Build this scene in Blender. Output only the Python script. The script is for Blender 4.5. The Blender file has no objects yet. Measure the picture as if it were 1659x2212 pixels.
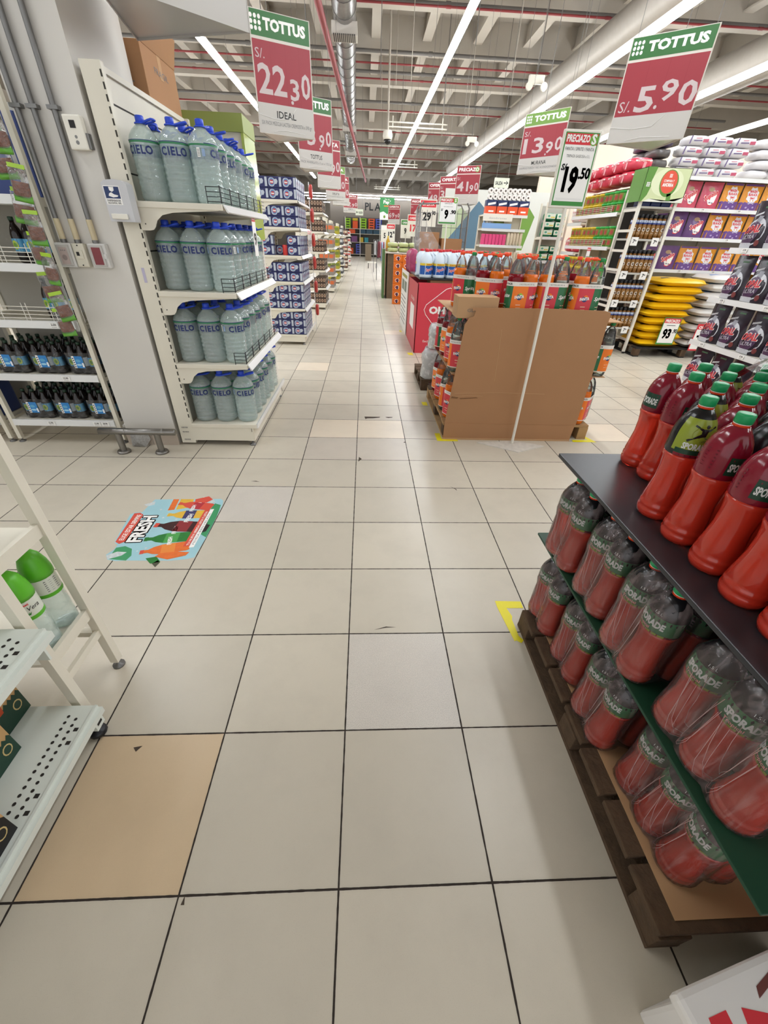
import bpy, bmesh, math, random
from mathutils import Vector, Matrix, Euler
PI = math.pi
RND = random.Random(11)
SC = bpy.context.scene
COL = SC.collection

# ---------------------------------------------------------------- camera
PITCH, YAW, ROLL, CAM_H, FPX = 0.6009, 0.0611, 0.0397, 1.5497, 860.0
_f = Vector((math.sin(YAW)*math.cos(PITCH), math.cos(YAW)*math.cos(PITCH), -math.sin(PITCH)))
_r = Vector((math.cos(YAW), -math.sin(YAW), 0))
_u = _r.cross(_f)
_r2 = _r*math.cos(ROLL) + _u*math.sin(ROLL)
_u2 = -_r*math.sin(ROLL) + _u*math.cos(ROLL)
cam = bpy.data.cameras.new('camera')
cam.sensor_fit = 'HORIZONTAL'; cam.sensor_width = 36.0; cam.lens = 36.0*FPX/1659.0
cam.clip_start = 0.02; cam.clip_end = 300
co = bpy.data.objects.new('camera', cam); COL.objects.link(co)
m = Matrix((( _r2.x, _u2.x, -_f.x, 0), (_r2.y, _u2.y, -_f.y, 0), (_r2.z, _u2.z, -_f.z, CAM_H), (0, 0, 0, 1)))
co.matrix_world = m
SC.camera = co

# ---------------------------------------------------------------- world, exposure
W = bpy.data.worlds.new('world'); SC.world = W; W.use_nodes = True
W.node_tree.nodes['Background'].inputs[0].default_value = (0.96, 0.98, 1.0, 1)
W.node_tree.nodes['Background'].inputs[1].default_value = 0.92
SC.view_settings.view_transform = 'Standard'
SC.view_settings.look = 'None'
SC.view_settings.gamma = 1.0
SC.view_settings.use_curve_mapping = False
SC.view_settings.exposure = 0.47
SC.cycles.max_bounces = 10
SC.cycles.transparent_max_bounces = 24
SC.cycles.transmission_bounces = 8
SC.cycles.caustics_reflective = False
SC.cycles.caustics_refractive = False
STRIP_POWER = 32.0

# ---------------------------------------------------------------- materials
def lin(h):
    h = h.lstrip('#')
    c = [int(h[i:i+2], 16)/255.0 for i in (0, 2, 4)]
    return tuple((x/12.92 if x <= .04045 else ((x+.055)/1.055)**2.4) for x in c) + (1.0,)
MATS = {}
def mat(name, color, rough=.5, metal=0., trans=0., ior=1.45, alpha=1., emit=None, es=0., spec=.5,
        noise=0., nscale=8., bump=0., bscale=60., coat=0., sss=0.):
    if name in MATS: return MATS[name]
    M = bpy.data.materials.new(name); M.use_nodes = True
    nt = M.node_tree; b = nt.nodes['Principled BSDF']
    col = lin(color) if isinstance(color, str) else tuple(color) + (1.,)
    b.inputs['Base Color'].default_value = col
    b.inputs['Roughness'].default_value = rough
    b.inputs['Metallic'].default_value = metal
    b.inputs['Transmission Weight'].default_value = trans
    b.inputs['IOR'].default_value = ior
    b.inputs['Alpha'].default_value = alpha
    b.inputs['Specular IOR Level'].default_value = spec
    b.inputs['Coat Weight'].default_value = coat
    if emit:
        b.inputs['Emission Color'].default_value = lin(emit); b.inputs['Emission Strength'].default_value = es
    if noise or bump:
        tc = nt.nodes.new('ShaderNodeTexCoord')
    if noise:
        n = nt.nodes.new('ShaderNodeTexNoise'); n.inputs['Scale'].default_value = nscale; n.inputs['Detail'].default_value = 5
        nt.links.new(tc.outputs['Object'], n.inputs['Vector'])
        mx = nt.nodes.new('ShaderNodeMix'); mx.data_type = 'RGBA'
        mx.inputs[6].default_value = tuple(max(0, c*(1-noise)) for c in col[:3]) + (1,)
        mx.inputs[7].default_value = tuple(min(1, c*(1+noise)) for c in col[:3]) + (1,)
        nt.links.new(n.outputs['Fac'], mx.inputs[0]); nt.links.new(mx.outputs[2], b.inputs['Base Color'])
    if bump:
        n = nt.nodes.new('ShaderNodeTexNoise'); n.inputs['Scale'].default_value = bscale; n.inputs['Detail'].default_value = 3
        nt.links.new(tc.outputs['Object'], n.inputs['Vector'])
        bp = nt.nodes.new('ShaderNodeBump'); bp.inputs['Strength'].default_value = bump; bp.inputs['Distance'].default_value = .01
        nt.links.new(n.outputs['Fac'], bp.inputs['Height']); nt.links.new(bp.outputs['Normal'], b.inputs['Normal'])
    MATS[name] = M
    return M

def film_mat(name, tint, haze, rough=.12, bump=.6, bscale=40., hazecol=(.85, .85, .85, 1), streak=(1, 1, 1)):
    """thin clear plastic: see-through, glossy, a little milky in the folds"""
    if name in MATS: return MATS[name]
    M = bpy.data.materials.new(name); M.use_nodes = True
    nt = M.node_tree; nt.nodes.clear()
    N = nt.nodes.new; L = nt.links.new
    out = N('ShaderNodeOutputMaterial'); tr = N('ShaderNodeBsdfTransparent'); gl = N('ShaderNodeBsdfGlossy'); df = N('ShaderNodeBsdfDiffuse')
    tr.inputs[0].default_value = tint; gl.inputs['Roughness'].default_value = rough; df.inputs[0].default_value = hazecol
    tc = N('ShaderNodeTexCoord'); mp = N('ShaderNodeMapping'); mp.inputs['Scale'].default_value = streak
    n = N('ShaderNodeTexNoise'); n.inputs['Scale'].default_value = bscale; n.inputs['Detail'].default_value = 4; n.inputs['Distortion'].default_value = 1.2
    L(tc.outputs['Object'], mp.inputs[0]); L(mp.outputs[0], n.inputs['Vector'])
    bp = N('ShaderNodeBump'); bp.inputs['Strength'].default_value = bump; bp.inputs['Distance'].default_value = .01
    L(n.outputs['Fac'], bp.inputs['Height']); L(bp.outputs['Normal'], gl.inputs['Normal'])
    cr = N('ShaderNodeMapRange'); cr.inputs[1].default_value = .5; cr.inputs[2].default_value = .8
    cr.inputs[3].default_value = haze*.4; cr.inputs[4].default_value = min(1, haze*2.0)
    L(n.outputs['Fac'], cr.inputs[0])
    m1 = N('ShaderNodeMixShader'); L(cr.outputs[0], m1.inputs[0]); L(tr.outputs[0], m1.inputs[1]); L(df.outputs[0], m1.inputs[2])
    fr = N('ShaderNodeFresnel'); fr.inputs['IOR'].default_value = 1.4; L(bp.outputs['Normal'], fr.inputs['Normal'])
    m2 = N('ShaderNodeMixShader'); L(fr.outputs[0], m2.inputs[0]); L(m1.outputs[0], m2.inputs[1]); L(gl.outputs[0], m2.inputs[2])
    L(m2.outputs[0], out.inputs[0])
    MATS[name] = M
    return M

# ---------------------------------------------------------------- mesh builder
_TXT = {}
def text_tris(s, bold=0., shear=0.):
    """2D triangles of a string, height normalised so a capital is 1 tall, origin at left baseline"""
    k = (s, bold, shear)
    if k in _TXT: return _TXT[k]
    c = bpy.data.curves.new('t', 'FONT'); c.body = s; c.size = 1.0; c.resolution_u = 2; c.offset = bold; c.shear = shear
    o = bpy.data.objects.new('t', c); COL.objects.link(o)
    dg = bpy.context.evaluated_depsgraph_get(); dg.update()
    me = o.evaluated_get(dg).to_mesh()
    me.calc_loop_triangles()
    sc = 1/0.729
    v = [(p.co.x*sc, p.co.y*sc) for p in me.vertices]
    t = [tuple(a.vertices) for a in me.loop_triangles]
    o.evaluated_get(dg).to_mesh_clear()
    COL.objects.unlink(o); bpy.data.objects.remove(o); bpy.data.curves.remove(c)
    x0 = min([p[0] for p in v] or [0]); v = [(p[0]-x0, p[1]) for p in v]
    w = max([p[0] for p in v] or [0])
    _TXT[k] = (v, t, w)
    return _TXT[k]

class MB:
    def __init__(s): s.v = []; s.f = []; s.mi = []; s.sm = []; s.mats = []
    def _m(s, m):
        if m not in s.mats: s.mats.append(m)
        return s.mats.index(m)
    def add(s, vs, fs, m, smooth=False, M=None):
        n = len(s.v)
        s.v += [tuple(M @ Vector(p)) if M else tuple(p) for p in vs]
        k = s._m(m)
        for f in fs:
            s.f.append(tuple(i+n for i in f)); s.mi.append(k); s.sm.append(smooth)
        return s
    def box(s, x0, y0, z0, x1, y1, z1, m, M=None, bev=0.):
        x0, x1 = min(x0, x1), max(x0, x1); y0, y1 = min(y0, y1), max(y0, y1); z0, z1 = min(z0, z1), max(z0, z1)
        if bev <= 0:
            vs = [(x, y, z) for z in (z0, z1) for y in (y0, y1) for x in (x0, x1)]
            fs = [(0, 2, 3, 1), (4, 5, 7, 6), (0, 1, 5, 4), (2, 6, 7, 3), (0, 4, 6, 2), (1, 3, 7, 5)]
            return s.add(vs, fs, m, False, M)
        bm = bmesh.new(); bmesh.ops.create_cube(bm, size=1)
        for v in bm.verts:
            v.co = Vector(((x0+x1)/2+v.co.x*(x1-x0), (y0+y1)/2+v.co.y*(y1-y0), (z0+z1)/2+v.co.z*(z1-z0)))
        bmesh.ops.bevel(bm, geom=bm.edges[:], offset=bev, segments=2, affect='EDGES', profile=.6)
        bm.verts.index_update()
        s.add([v.co[:] for v in bm.verts], [[v.index for v in f.verts] for f in bm.faces], m, False, M); bm.free()
        return s
    def lathe(s, prof, n, m, M=None, smooth=True, cap0=True, cap1=True, sq=0.):
        """prof: (r, z) bottom to top; m: one material or a function of the segment index; sq squares the section"""
        vs = []
        for r, z in prof:
            for k in range(n):
                a = 2*PI*k/n
                q = 1.0
                if sq: q = 1 + sq*(1/max(abs(math.cos(a)), abs(math.sin(a))) - 1)
                vs.append((r*q*math.cos(a), r*q*math.sin(a), z))
        by = {}
        for i in range(len(prof)-1):
            mm = m(i) if callable(m) else m
            for k in range(n):
                by.setdefault(mm, []).append((i*n+k, i*n+(k+1) % n, (i+1)*n+(k+1) % n, (i+1)*n+k))
        first = m(0) if callable(m) else m; last = m(len(prof)-2) if callable(m) else m
        if cap0: by.setdefault(first, []).append(tuple(range(n))[::-1])
        if cap1: by.setdefault(last, []).append(tuple((len(prof)-1)*n+k for k in range(n)))
        n0 = len(s.v); s.v += [tuple(M @ Vector(p)) if M else p for p in vs]
        for mm, fs in by.items():
            k = s._m(mm)
            for f in fs: s.f.append(tuple(i+n0 for i in f)); s.mi.append(k); s.sm.append(smooth and len(f) == 4)
        return s
    def tube(s, pts, r, m, n=8, closed=False, caps=True, smooth=True):
        pts = [Vector(p) for p in pts]
        N = len(pts); rings = []; up = None
        for i, p in enumerate(pts):
            if closed: t = (pts[(i+1) % N]-pts[i-1])
            else: t = pts[min(i+1, N-1)]-pts[max(i-1, 0)]
            if t.length < 1e-9: t = Vector((0, 0, 1))
            t.normalize()
            if up is None:
                up = Vector((0, 0, 1)) if abs(t.z) < .9 else Vector((1, 0, 0))
            a = t.cross(up)
            if a.length < 1e-6: a = t.cross(Vector((0, 1, 0)))
            a.normalize(); b = a.cross(t).normalized(); up = b
            rr = r[i] if isinstance(r, (list, tuple)) else r
            rings.append([p + a*rr*math.cos(2*PI*k/n) + b*rr*math.sin(2*PI*k/n) for k in range(n)])
        vs = [tuple(q) for ring in rings for q in ring]; fs = []
        for i in range(N if closed else N-1):
            j = (i+1) % N
            for k in range(n): fs.append((i*n+k, i*n+(k+1) % n, j*n+(k+1) % n, j*n+k))
        s.add(vs, fs, m, smooth)
        if caps and not closed:
            s.add(rings[0], [tuple(range(n))], m); s.add(rings[-1], [tuple(range(n))[::-1]], m)
        return s
    def prism(s, poly, d0, d1, m, axis='y', M=None):
        """extrude a 2D outline: axis y -> outline in (x,z); x -> (y,z); z -> (x,y)"""
        mp = {'y': lambda a, b, d: (a, d, b), 'x': lambda a, b, d: (d, a, b), 'z': lambda a, b, d: (a, b, d)}[axis]
        n = len(poly)
        vs = [mp(a, b, d0) for a, b in poly] + [mp(a, b, d1) for a, b in poly]
        fs = [tuple(range(n)), tuple(range(n, 2*n))[::-1]] + [(k, (k+1) % n, n+(k+1) % n, n+k) for k in range(n)]
        return s.add(vs, fs, m, False, M)
    def poly(s, pts, m, M=None): return s.add(pts, [tuple(range(len(pts)))], m, False, M)
    def patch(s, u0, u1, v0, v1, mp, m, n=1, nv=1, smooth=True):
        vs = [mp(u0+(u1-u0)*i/n, v0+(v1-v0)*j/nv) for j in range(nv+1) for i in range(n+1)]
        fs = [(j*(n+1)+i, j*(n+1)+i+1, (j+1)*(n+1)+i+1, (j+1)*(n+1)+i) for j in range(nv) for i in range(n)]
        return s.add(vs, fs, m, smooth)
    def shape(s, pts, mp, m):
        """a 2D outline (u,v) laid on a surface as a fan about its centre"""
        cu = sum(p[0] for p in pts)/len(pts); cv = sum(p[1] for p in pts)/len(pts)
        vs = [mp(cu, cv)] + [mp(*p) for p in pts]; n = len(pts)
        return s.add(vs, [(0, 1+k, 1+(k+1) % n) for k in range(n)], m)
    def disc(s, cu, cv, ru, rv, mp, m, n=16, rot=0.):
        pts = []
        for k in range(n):
            a, b = ru*math.cos(2*PI*k/n), rv*math.sin(2*PI*k/n)
            pts.append((cu+a*math.cos(rot)-b*math.sin(rot), cv+a*math.sin(rot)+b*math.cos(rot)))
        return s.shape(pts, mp, m)
    def text(s, t, u, v, h, mp, m, align='c', bold=0., wid=None, shear=0., rot=0.):
        vs, ts, w = text_tris(t, bold, shear)
        sx = h if wid is None or w == 0 else wid/w
        off = {'l': 0, 'c': -w*sx/2, 'r': -w*sx}[align]
        c, sn = math.cos(rot), math.sin(rot); out = []
        for a, b in vs:
            x, y = a*sx+off, b*h
            out.append(mp(u+x*c-y*sn, v+x*sn+y*c))
        return s.add(out, ts, m)
    def build(s, name, parent=None, loc=None, rotz=0., M=None):
        me = bpy.data.meshes.new(name)
        me.from_pydata(s.v, [], s.f)
        for mm in s.mats: me.materials.append(mm)
        me.polygons.foreach_set('material_index', s.mi)
        me.polygons.foreach_set('use_smooth', s.sm)
        me.update()
        o = bpy.data.objects.new(name, me); COL.objects.link(o)
        if parent: o.parent = parent
        if loc: o.location = loc
        if rotz: o.rotation_euler = (0, 0, rotz)
        if M is not None: o.matrix_world = M
        return o

def plane_map(O, U, V, off=0.):
    """(u,v) in metres on a plane; off lifts it along U x V"""
    O, U, V = Vector(O), Vector(U).normalized(), Vector(V).normalized(); n = U.cross(V).normalized()
    return lambda u, v: tuple(O + U*u + V*v + n*off)
def cyl_map(r, cx=0., cy=0., a0=-PI/2):
    """(u,v): u metres round the side (0 faces a0), v height"""
    return lambda u, v: (cx + r*math.cos(a0+u/r), cy + r*math.sin(a0+u/r), v)
def rrect(u0, u1, v0, v1, r, n=4):
    pts = []
    for cu, cv, a in ((u1-r, v1-r, 0), (u0+r, v1-r, PI/2), (u0+r, v0+r, PI), (u1-r, v0+r, 1.5*PI)):
        for k in range(n+1):
            t = a+PI/2*k/n; pts.append((cu+r*math.cos(t), cv+r*math.sin(t)))
    return pts

# ---------------------------------------------------------------- things
def tag(o, label, cat, group=None, kind=None):
    o['label'] = label; o['category'] = cat
    if group: o['group'] = group
    if kind: o['kind'] = kind
    return o
def thing(name, label, cat, loc=(0, 0, 0), rotz=0., group=None):
    o = bpy.data.objects.new(name, None); COL.objects.link(o)
    o.empty_display_size = .05; o.location = loc; o.rotation_euler = (0, 0, rotz)
    return tag(o, label, cat, group)
def struct(o):
    o['kind'] = 'structure'; return o
KIDS = {}
def kids(o):
    if o.name not in KIDS: KIDS[o.name] = list(o.children)
    return KIDS[o.name]
class Proto:
    """the first place() moves the built thing itself, later ones copy it with its parts and sub-parts"""
    def __init__(s, root, group=None): s.root = root; s.used = False; s.group = group; s.tree = None
    def place(s, loc, rotz=0., label=None, group=None, rx=0., ry=0., scale=None):
        if s.tree is None: s.tree = [(c, list(c.children)) for c in s.root.children]
        if not s.used: r = s.root; s.used = True
        else:
            r = s.root.copy(); COL.objects.link(r)
            for c, g in s.tree:
                d = c.copy(); COL.objects.link(d); d.parent = r
                for e in g:
                    h = e.copy(); COL.objects.link(h); h.parent = d
        r.location = loc; r.rotation_euler = (rx, ry, rotz)
        if scale: r.scale = (scale, scale, scale) if not isinstance(scale, tuple) else scale
        if label: r['label'] = label
        gg = group or s.group
        if gg: r['group'] = gg
        return r
ORD = ['first', 'second', 'third', 'fourth', 'fifth', 'sixth', 'seventh', 'eighth', 'ninth', 'tenth', 'eleventh', 'twelfth',
       'thirteenth', 'fourteenth', 'fifteenth', 'sixteenth', 'seventeenth', 'eighteenth', 'nineteenth', 'twentieth']

# shared materials
WHITE = mat('painted_white_metal', '#e4e0d4', .42, noise=.05, nscale=3)
CREAM = mat('cream_metal', '#dcd6c6', .45, noise=.06, nscale=4)
RAIL = mat('price_rail_plastic', '#dcdcda', .25)
BLACKM = mat('black_metal', '#15151a', .4)
STEEL = mat('brushed_steel', '#8d8a86', .32, metal=1., noise=.1, nscale=30)
GALV = mat('galvanised', '#7d7c7a', .45, metal=.75, noise=.15, nscale=12)
PAPER = mat('white_card', '#eceae6', .55)
INK = mat('black_ink', '#1b1b1c', .6)
INKG = mat('grey_ink', '#6b6b6b', .6)
REDP = mat('red_print', '#d6323c', .5)
GREENP = mat('green_print', '#3f8a3c', .5)
WHITEP = mat('white_print', '#f2f0ec', .5)
CARD = mat('cardboard', '#a57a55', .8, noise=.06, nscale=5)
CARD2 = mat('cardboard_pale', '#b58f68', .8, noise=.07, nscale=5)
CARDD = mat('cardboard_dark_edge', '#7a5738', .85)
YELTAPE = mat('yellow_tape', '#e6d81c', .4, noise=.05, nscale=20)
WOOD = mat('pallet_wood', '#7a6044', .85, noise=.5, nscale=18, bump=.6, bscale=60)
WOODD = mat('pallet_wood_dark', '#54412f', .9, noise=.5, nscale=22, bump=.6, bscale=60)
# ================================================================= FLOOR
T0, TX0, TY0 = .45, -.0674, -.1159
def floor_mat(name, base, var, speck=0., rough=.30):
    M = bpy.data.materials.new(name); M.use_nodes = True
    nt = M.node_tree; N = nt.nodes.new; L = nt.links.new; b = nt.nodes['Principled BSDF']
    tc = N('ShaderNodeTexCoord'); sp = N('ShaderNodeSeparateXYZ'); L(tc.outputs['Object'], sp.inputs[0])
    def mth(op, a, b_=None, c=None):
        n = N('ShaderNodeMath'); n.operation = op
        for i, x in enumerate((a, b_, c)):
            if x is None: continue
            if isinstance(x, (int, float)): n.inputs[i].default_value = x
            else: L(x, n.inputs[i])
        return n.outputs[0]
    nz = N('ShaderNodeTexNoise'); nz.inputs['Scale'].default_value = 30; nz.inputs['Detail'].default_value = 3; L(tc.outputs['Object'], nz.inputs['Vector'])
    us = []
    for k, o in ((0, TX0), (1, TY0)):
        us.append(mth('DIVIDE', mth('SUBTRACT', sp.outputs[k], o), T0))
    gs = []
    for u in us:
        fr = mth('FRACT', u); d = mth('MINIMUM', fr, mth('SUBTRACT', 1., fr))
        gs.append(d)
    d = mth('MINIMUM', *gs)
    d = mth('ADD', d, mth('MULTIPLY', mth('SUBTRACT', nz.outputs['Fac'], .5), -.006))
    g = mth('LESS_THAN', d, .0062)
    cmb = N('ShaderNodeCombineXYZ'); L(mth('FLOOR', us[0]), cmb.inputs[0]); L(mth('FLOOR', us[1]), cmb.inputs[1])
    wn = N('ShaderNodeTexWhiteNoise'); wn.noise_dimensions = '2D'; L(cmb.outputs[0], wn.inputs['Vector'])
    c = lin(base)
    def mix(f, a, b_):
        x = N('ShaderNodeMix'); x.data_type = 'RGBA'
        for i, q in ((0, f), (6, a), (7, b_)):
            if isinstance(q, (tuple, list, float, int)): x.inputs[i].default_value = q
            else: L(q, x.inputs[i])
        return x.outputs[2]
    lo = tuple(x*(1-var) for x in c[:3])+(1,); hi = tuple(min(1, x*(1+var)) for x in c[:3])+(1,)
    col = mix(wn.outputs['Value'], lo, hi)
    # cloudy wear, scuffs
    n2 = N('ShaderNodeTexNoise'); n2.inputs['Scale'].default_value = 3.1; n2.inputs['Detail'].default_value = 7; n2.inputs['Roughness'].default_value = .65
    L(tc.outputs['Object'], n2.inputs['Vector'])
    r2 = N('ShaderNodeMapRange'); r2.inputs[1].default_value = .45; r2.inputs[2].default_value = .8; r2.inputs[3].default_value = 0; r2.inputs[4].default_value = .28
    L(n2.outputs['Fac'], r2.inputs[0])
    col = mix(r2.outputs[0], col, tuple(x*.62 for x in c[:3])+(1,))
    n3 = N('ShaderNodeTexNoise'); n3.inputs['Scale'].default_value = 420; n3.inputs['Detail'].default_value = 1; L(tc.outputs['Object'], n3.inputs['Vector'])
    r3 = N('ShaderNodeMapRange'); r3.inputs[1].default_value = .58 if not speck else .50; r3.inputs[2].default_value = .75 if not speck else .62
    r3.inputs[3].default_value = 0; r3.inputs[4].default_value = speck if speck else .10
    L(n3.outputs['Fac'], r3.inputs[0])
    col = mix(r3.outputs[0], col, tuple(x*(.45 if not speck else .62) for x in c[:3])+(1,))
    # dirty halo beside the joint, then the joint itself
    hal = N('ShaderNodeMapRange'); hal.inputs[1].default_value = .006; hal.inputs[2].default_value = .022; hal.inputs[3].default_value = .22; hal.inputs[4].default_value = 0
    L(d, hal.inputs[0])
    col = mix(hal.outputs[0], col, tuple(x*.7 for x in c[:3])+(1,))
    col = mix(g, col, (.030, .021, .016, 1))
    L(col, b.inputs['Base Color'])
    rr = N('ShaderNodeMapRange'); rr.inputs[3].default_value = rough-.06; rr.inputs[4].default_value = rough+.14; L(n2.outputs['Fac'], rr.inputs[0])
    L(mth('MAXIMUM', rr.outputs[0], mth('MULTIPLY', g, .9)), b.inputs['Roughness'])
    b.inputs['Specular IOR Level'].default_value = .42
    bp = N('ShaderNodeBump'); bp.inputs['Strength'].default_value = .5; bp.inputs['Distance'].default_value = .002; bp.invert = True
    L(g, bp.inputs['Height']); L(bp.outputs['Normal'], b.inputs['Normal'])
    return M
F_STD = floor_mat('floor_tile_beige', '#c8bfae', .055)
F_GRA = floor_mat('floor_tile_granite', '#d3cbc0', .01, .7, .3)
F_TAN = floor_mat('floor_tile_tan', '#cdb595', .01)
F_CRM = floor_mat('floor_tile_cream', '#e0d2bd', .01)
F_GRY = floor_mat('floor_tile_grey', '#c6bcae', .01)
fl = MB()
special = {(2, 0): F_GRA, (5, -2): F_GRA, (1, -2): F_TAN, (8, -1): F_CRM, (8, 0): F_CRM, (7, -1): F_GRY, (7, 0): F_GRY, (8, 5): F_CRM, (13, -2): F_CRM,
           (4, 6): F_CRM, (19, 1): F_CRM, (2, 4): F_GRY}
j0, j1, i0, i1 = -9, 14, -4, 30
for i in range(i0, i1):
    for j in range(j0, j1):
        x, y = TX0+T0*j, TY0+T0*i
        fl.poly([(x, y, 0), (x+T0, y, 0), (x+T0, y+T0, 0), (x, y+T0, 0)], special.get((i, j), F_STD))
xa, xb, ya, yb = TX0+T0*j0, TX0+T0*j1, TY0+T0*i0, TY0+T0*i1
XW0, XW1, YW0, YW1 = -16., 22., -6., 62.
for a, b, c, d in ((XW0, YW0, XW1, ya), (XW0, yb, XW1, YW1), (XW0, ya, xa, yb), (xb, ya, XW1, yb)):
    fl.poly([(a, b, 0), (c, b, 0), (c, d, 0), (a, d, 0)], F_STD)
CHIP = mat('chipped_tile_bed', '#4a3f35', .9, noise=.4, nscale=60)
for pts in ([(.00, 4.03), (.17, 4.03), (.155, 4.005), (.09, 3.985), (.03, 3.98), (.01, 3.96)], [(.22, 4.03), (.30, 4.03), (.29, 4.012), (.25, 4.0), (.23, 4.012)],
            [(.36, 3.40), (.385, 3.42), (.385, 3.385)], [(-.86, 2.66), (-.82, 2.665), (-.79, 2.65)], [(-.83, .74), (-.80, .745), (-.815, .725)], [(-.045, 3.09), (-.02, 3.05), (-.05, 3.0)],
            [(.655, 2.61), (.70, 2.57), (.70, 2.545), (.69, 2.57)], [(-.505, .315), (-.495, .315), (-.5, .335)], [(.05, 1.255), (.11, 1.275), (.16, 1.27), (.11, 1.268)]):
    fl.poly([(x, y, .0006) for x, y in pts][::-1], CHIP)
struct(fl.build('floor'))

# ================================================================= CEILING, WALLS
DECK = mat('ceiling_deck', '#9c948a', .85, noise=.08, nscale=1.2)
BEAM = mat('ceiling_beam_paint', '#aea69a', .7, noise=.08, nscale=2)
WALLM = mat('wall_paint', '#a59c90', .8, noise=.05, nscale=1)
WALLW = mat('wall_cream_paint', '#e6d6c4', .8)
ZC = 7.2
c = MB(); c.box(XW0, YW0, ZC, XW1, YW1, ZC+.1, DECK)
struct(c.build('ceiling'))
def beam(x0, y0, z0, x1, y1, z1): return struct(MB().box(x0, y0, z0, x1, y1, z1, BEAM).build('ceiling_beam'))
for y in (15.5, 18.6, 22.0, 25.6, 29.5, 34, 39, 44.5, 51): beam(XW0, y, 6.45, XW1, y+.35, 7.2)
for i, x in enumerate([-9.4, -7.8, -6.2, -4.6, -3.0, -1.4, .3, 1.9, 3.5, 5.1, 6.7, 8.3, 9.9, 11.5, 13.1, 14.7]):
    mb = MB(); mb.box(x-.07, YW0, 6.72, x+.07, YW1, 7.2, BEAM); mb.box(x-.14, YW0, 6.70, x+.14, YW1, 6.74, BEAM)
    struct(mb.build('ceiling_joist'))
for nm, b in (('wall_back', (XW0, YW1, 0, XW1, YW1+.1, ZC)), ('wall_left', (XW0-.1, YW0, 0, XW0, YW1, ZC)), ('wall_right', (XW1, YW0, 0, XW1+.1, YW1, ZC))):
    struct(MB().box(*b, WALLM).build(nm))
# cream wall that shows above the shelving on the right
struct(MB().box(5.0, 14.6, 0, 16, 14.75, 3.9, WALLW).build('wall_cream'))

# ---------------------------------------------------------------- strip lights
LEDM = mat('led_diffuser', '#fff6ea', .5, emit='#f6fbff', es=STRIP_POWER)
HOUS = mat('lamp_housing', '#cfcac2', .5)
def strip(label, p0, p1, w=.14, h=.07):
    p0, p1 = Vector(p0), Vector(p1); L = (p1-p0).length; a = math.atan2(p1.y-p0.y, p1.x-p0.x)
    t = thing('strip_light', label, 'ceiling light', tuple(p0), a, 'long strip lights under the ceiling')
    MB().box(0, -w*.22, .031, L, w*.22, h+.03, HOUS).build('lamp_housing', t)
    MB().box(.01, -w/2+.008, -.02, L-.01, w/2-.008, .03, LEDM, bev=0).build('diffuser', t)
    k = 1.
    while k < L: MB().tube([(k, 0, h+.03), (k, 0, ZC-p0.z)], .004, GALV, 4).build('suspension_cable', t); k += 6.
ZL = 4.7
strip('long white strip light running above the centre aisle', (1.765, 1.5, ZL), (1.53, 42., ZL))
strip('strip light on the left behind the hanging milk price sign', (-3.27, 1., ZL), (-3.30, 34., ZL))
strip('bright strip light on the right passing behind the 5.90 price sign', (5.07, 0., ZL), (4.84, 36., ZL))
strip('strip light at the right edge above the toilet paper packs', (8.0, 2., ZL), (8.5, 26., ZL))
strip('farthest right strip light, low at the edge of the view', (11.4, 6., ZL), (12.0, 30., ZL))
strip('strip light far left behind the column', (-7.0, 0., ZL), (-7.0, 34., ZL))
for k, (y, n) in enumerate(((46, 'nearest'), (49, 'second'), (52.5, 'third'), (57, 'farthest'))):
    strip('crosswise strip light near the end wall, %s of the four' % n, (-6, y, 4.75), (9, y, 4.75), w=.05, h=.03)

# ---------------------------------------------------------------- pipes, duct, cables
REDPIPE = mat('red_sprinkler_pipe', '#8a3437', .5)
GREYPIPE = mat('grey_conduit_pipe', '#6a6662', .55)
def pipe(name, label, pts, r, m, cat='pipe', group=None, joints=0):
    mb = MB(); mb.tube(pts, r, m, 8)
    p0, p1 = Vector(pts[0]), Vector(pts[-1])
    for k in range(joints):
        q = p0.lerp(p1, (k+.5)/joints); d = (p1-p0).normalized()
        mb.tube([q-d*.06, q+d*.06], r*1.35, m, 8)
    q = p0.lerp(p1, .4)
    mb.tube([q, (q.x, q.y, ZC)], .008, GREYPIPE, 5)
    tag(mb.build(name), label, cat, group)
for k, (y, n) in enumerate(zip((12.3, 14.9, 18.95, 20.5, 24.7, 29.0, 33.4, 37, 42), ('nearest', 'second', 'third', 'fourth', 'fifth', 'sixth', 'seventh', 'eighth', 'farthest'))):
    pipe('sprinkler_pipe', 'thin red sprinkler pipe crossing under the ceiling, %s from the camera' % n, [(-12, y, 6.26), (16, y, 6.26)], .024 if k else .045, REDPIPE, group='red crosswise sprinkler pipes', joints=7)
pipe('sprinkler_main', 'thick red sprinkler pipe running along the aisle left of the silver duct', [(-1.115, 6.6, 5.33), (-.61, 23.5, 5.33), (0., 41.7, 5.33)], .075, REDPIPE, joints=0)
for k, (y, z, n) in enumerate(((15.0, 6.33, 'nearest'), (18.2, 6.33, 'second'), (20.2, 6.36, 'third'), (23.9, 6.36, 'fourth'), (32.6, 6.33, 'farthest'))):
    pipe('conduit_pipe', 'dark grey conduit crossing under the ceiling, %s from the camera' % n, [(-12, y, z), (16, y, z)], .045, GREYPIPE, group='grey crosswise conduits', joints=5)
DUCT = mat('spiral_duct_foil', '#8f8c88', .28, metal=.85, noise=.2, nscale=6, bump=.5, bscale=9)
dt = thing('air_duct', 'silver spiral air duct with square vents running above the aisle', 'air duct', (-.36, 15.3, 5.85))
mb = MB(); L = 20.; R0 = .27
mb.tube([(-.022*k*.4, -8+.4*k, 0) for k in range(int(28/.4))], R0, DUCT, 20)
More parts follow.
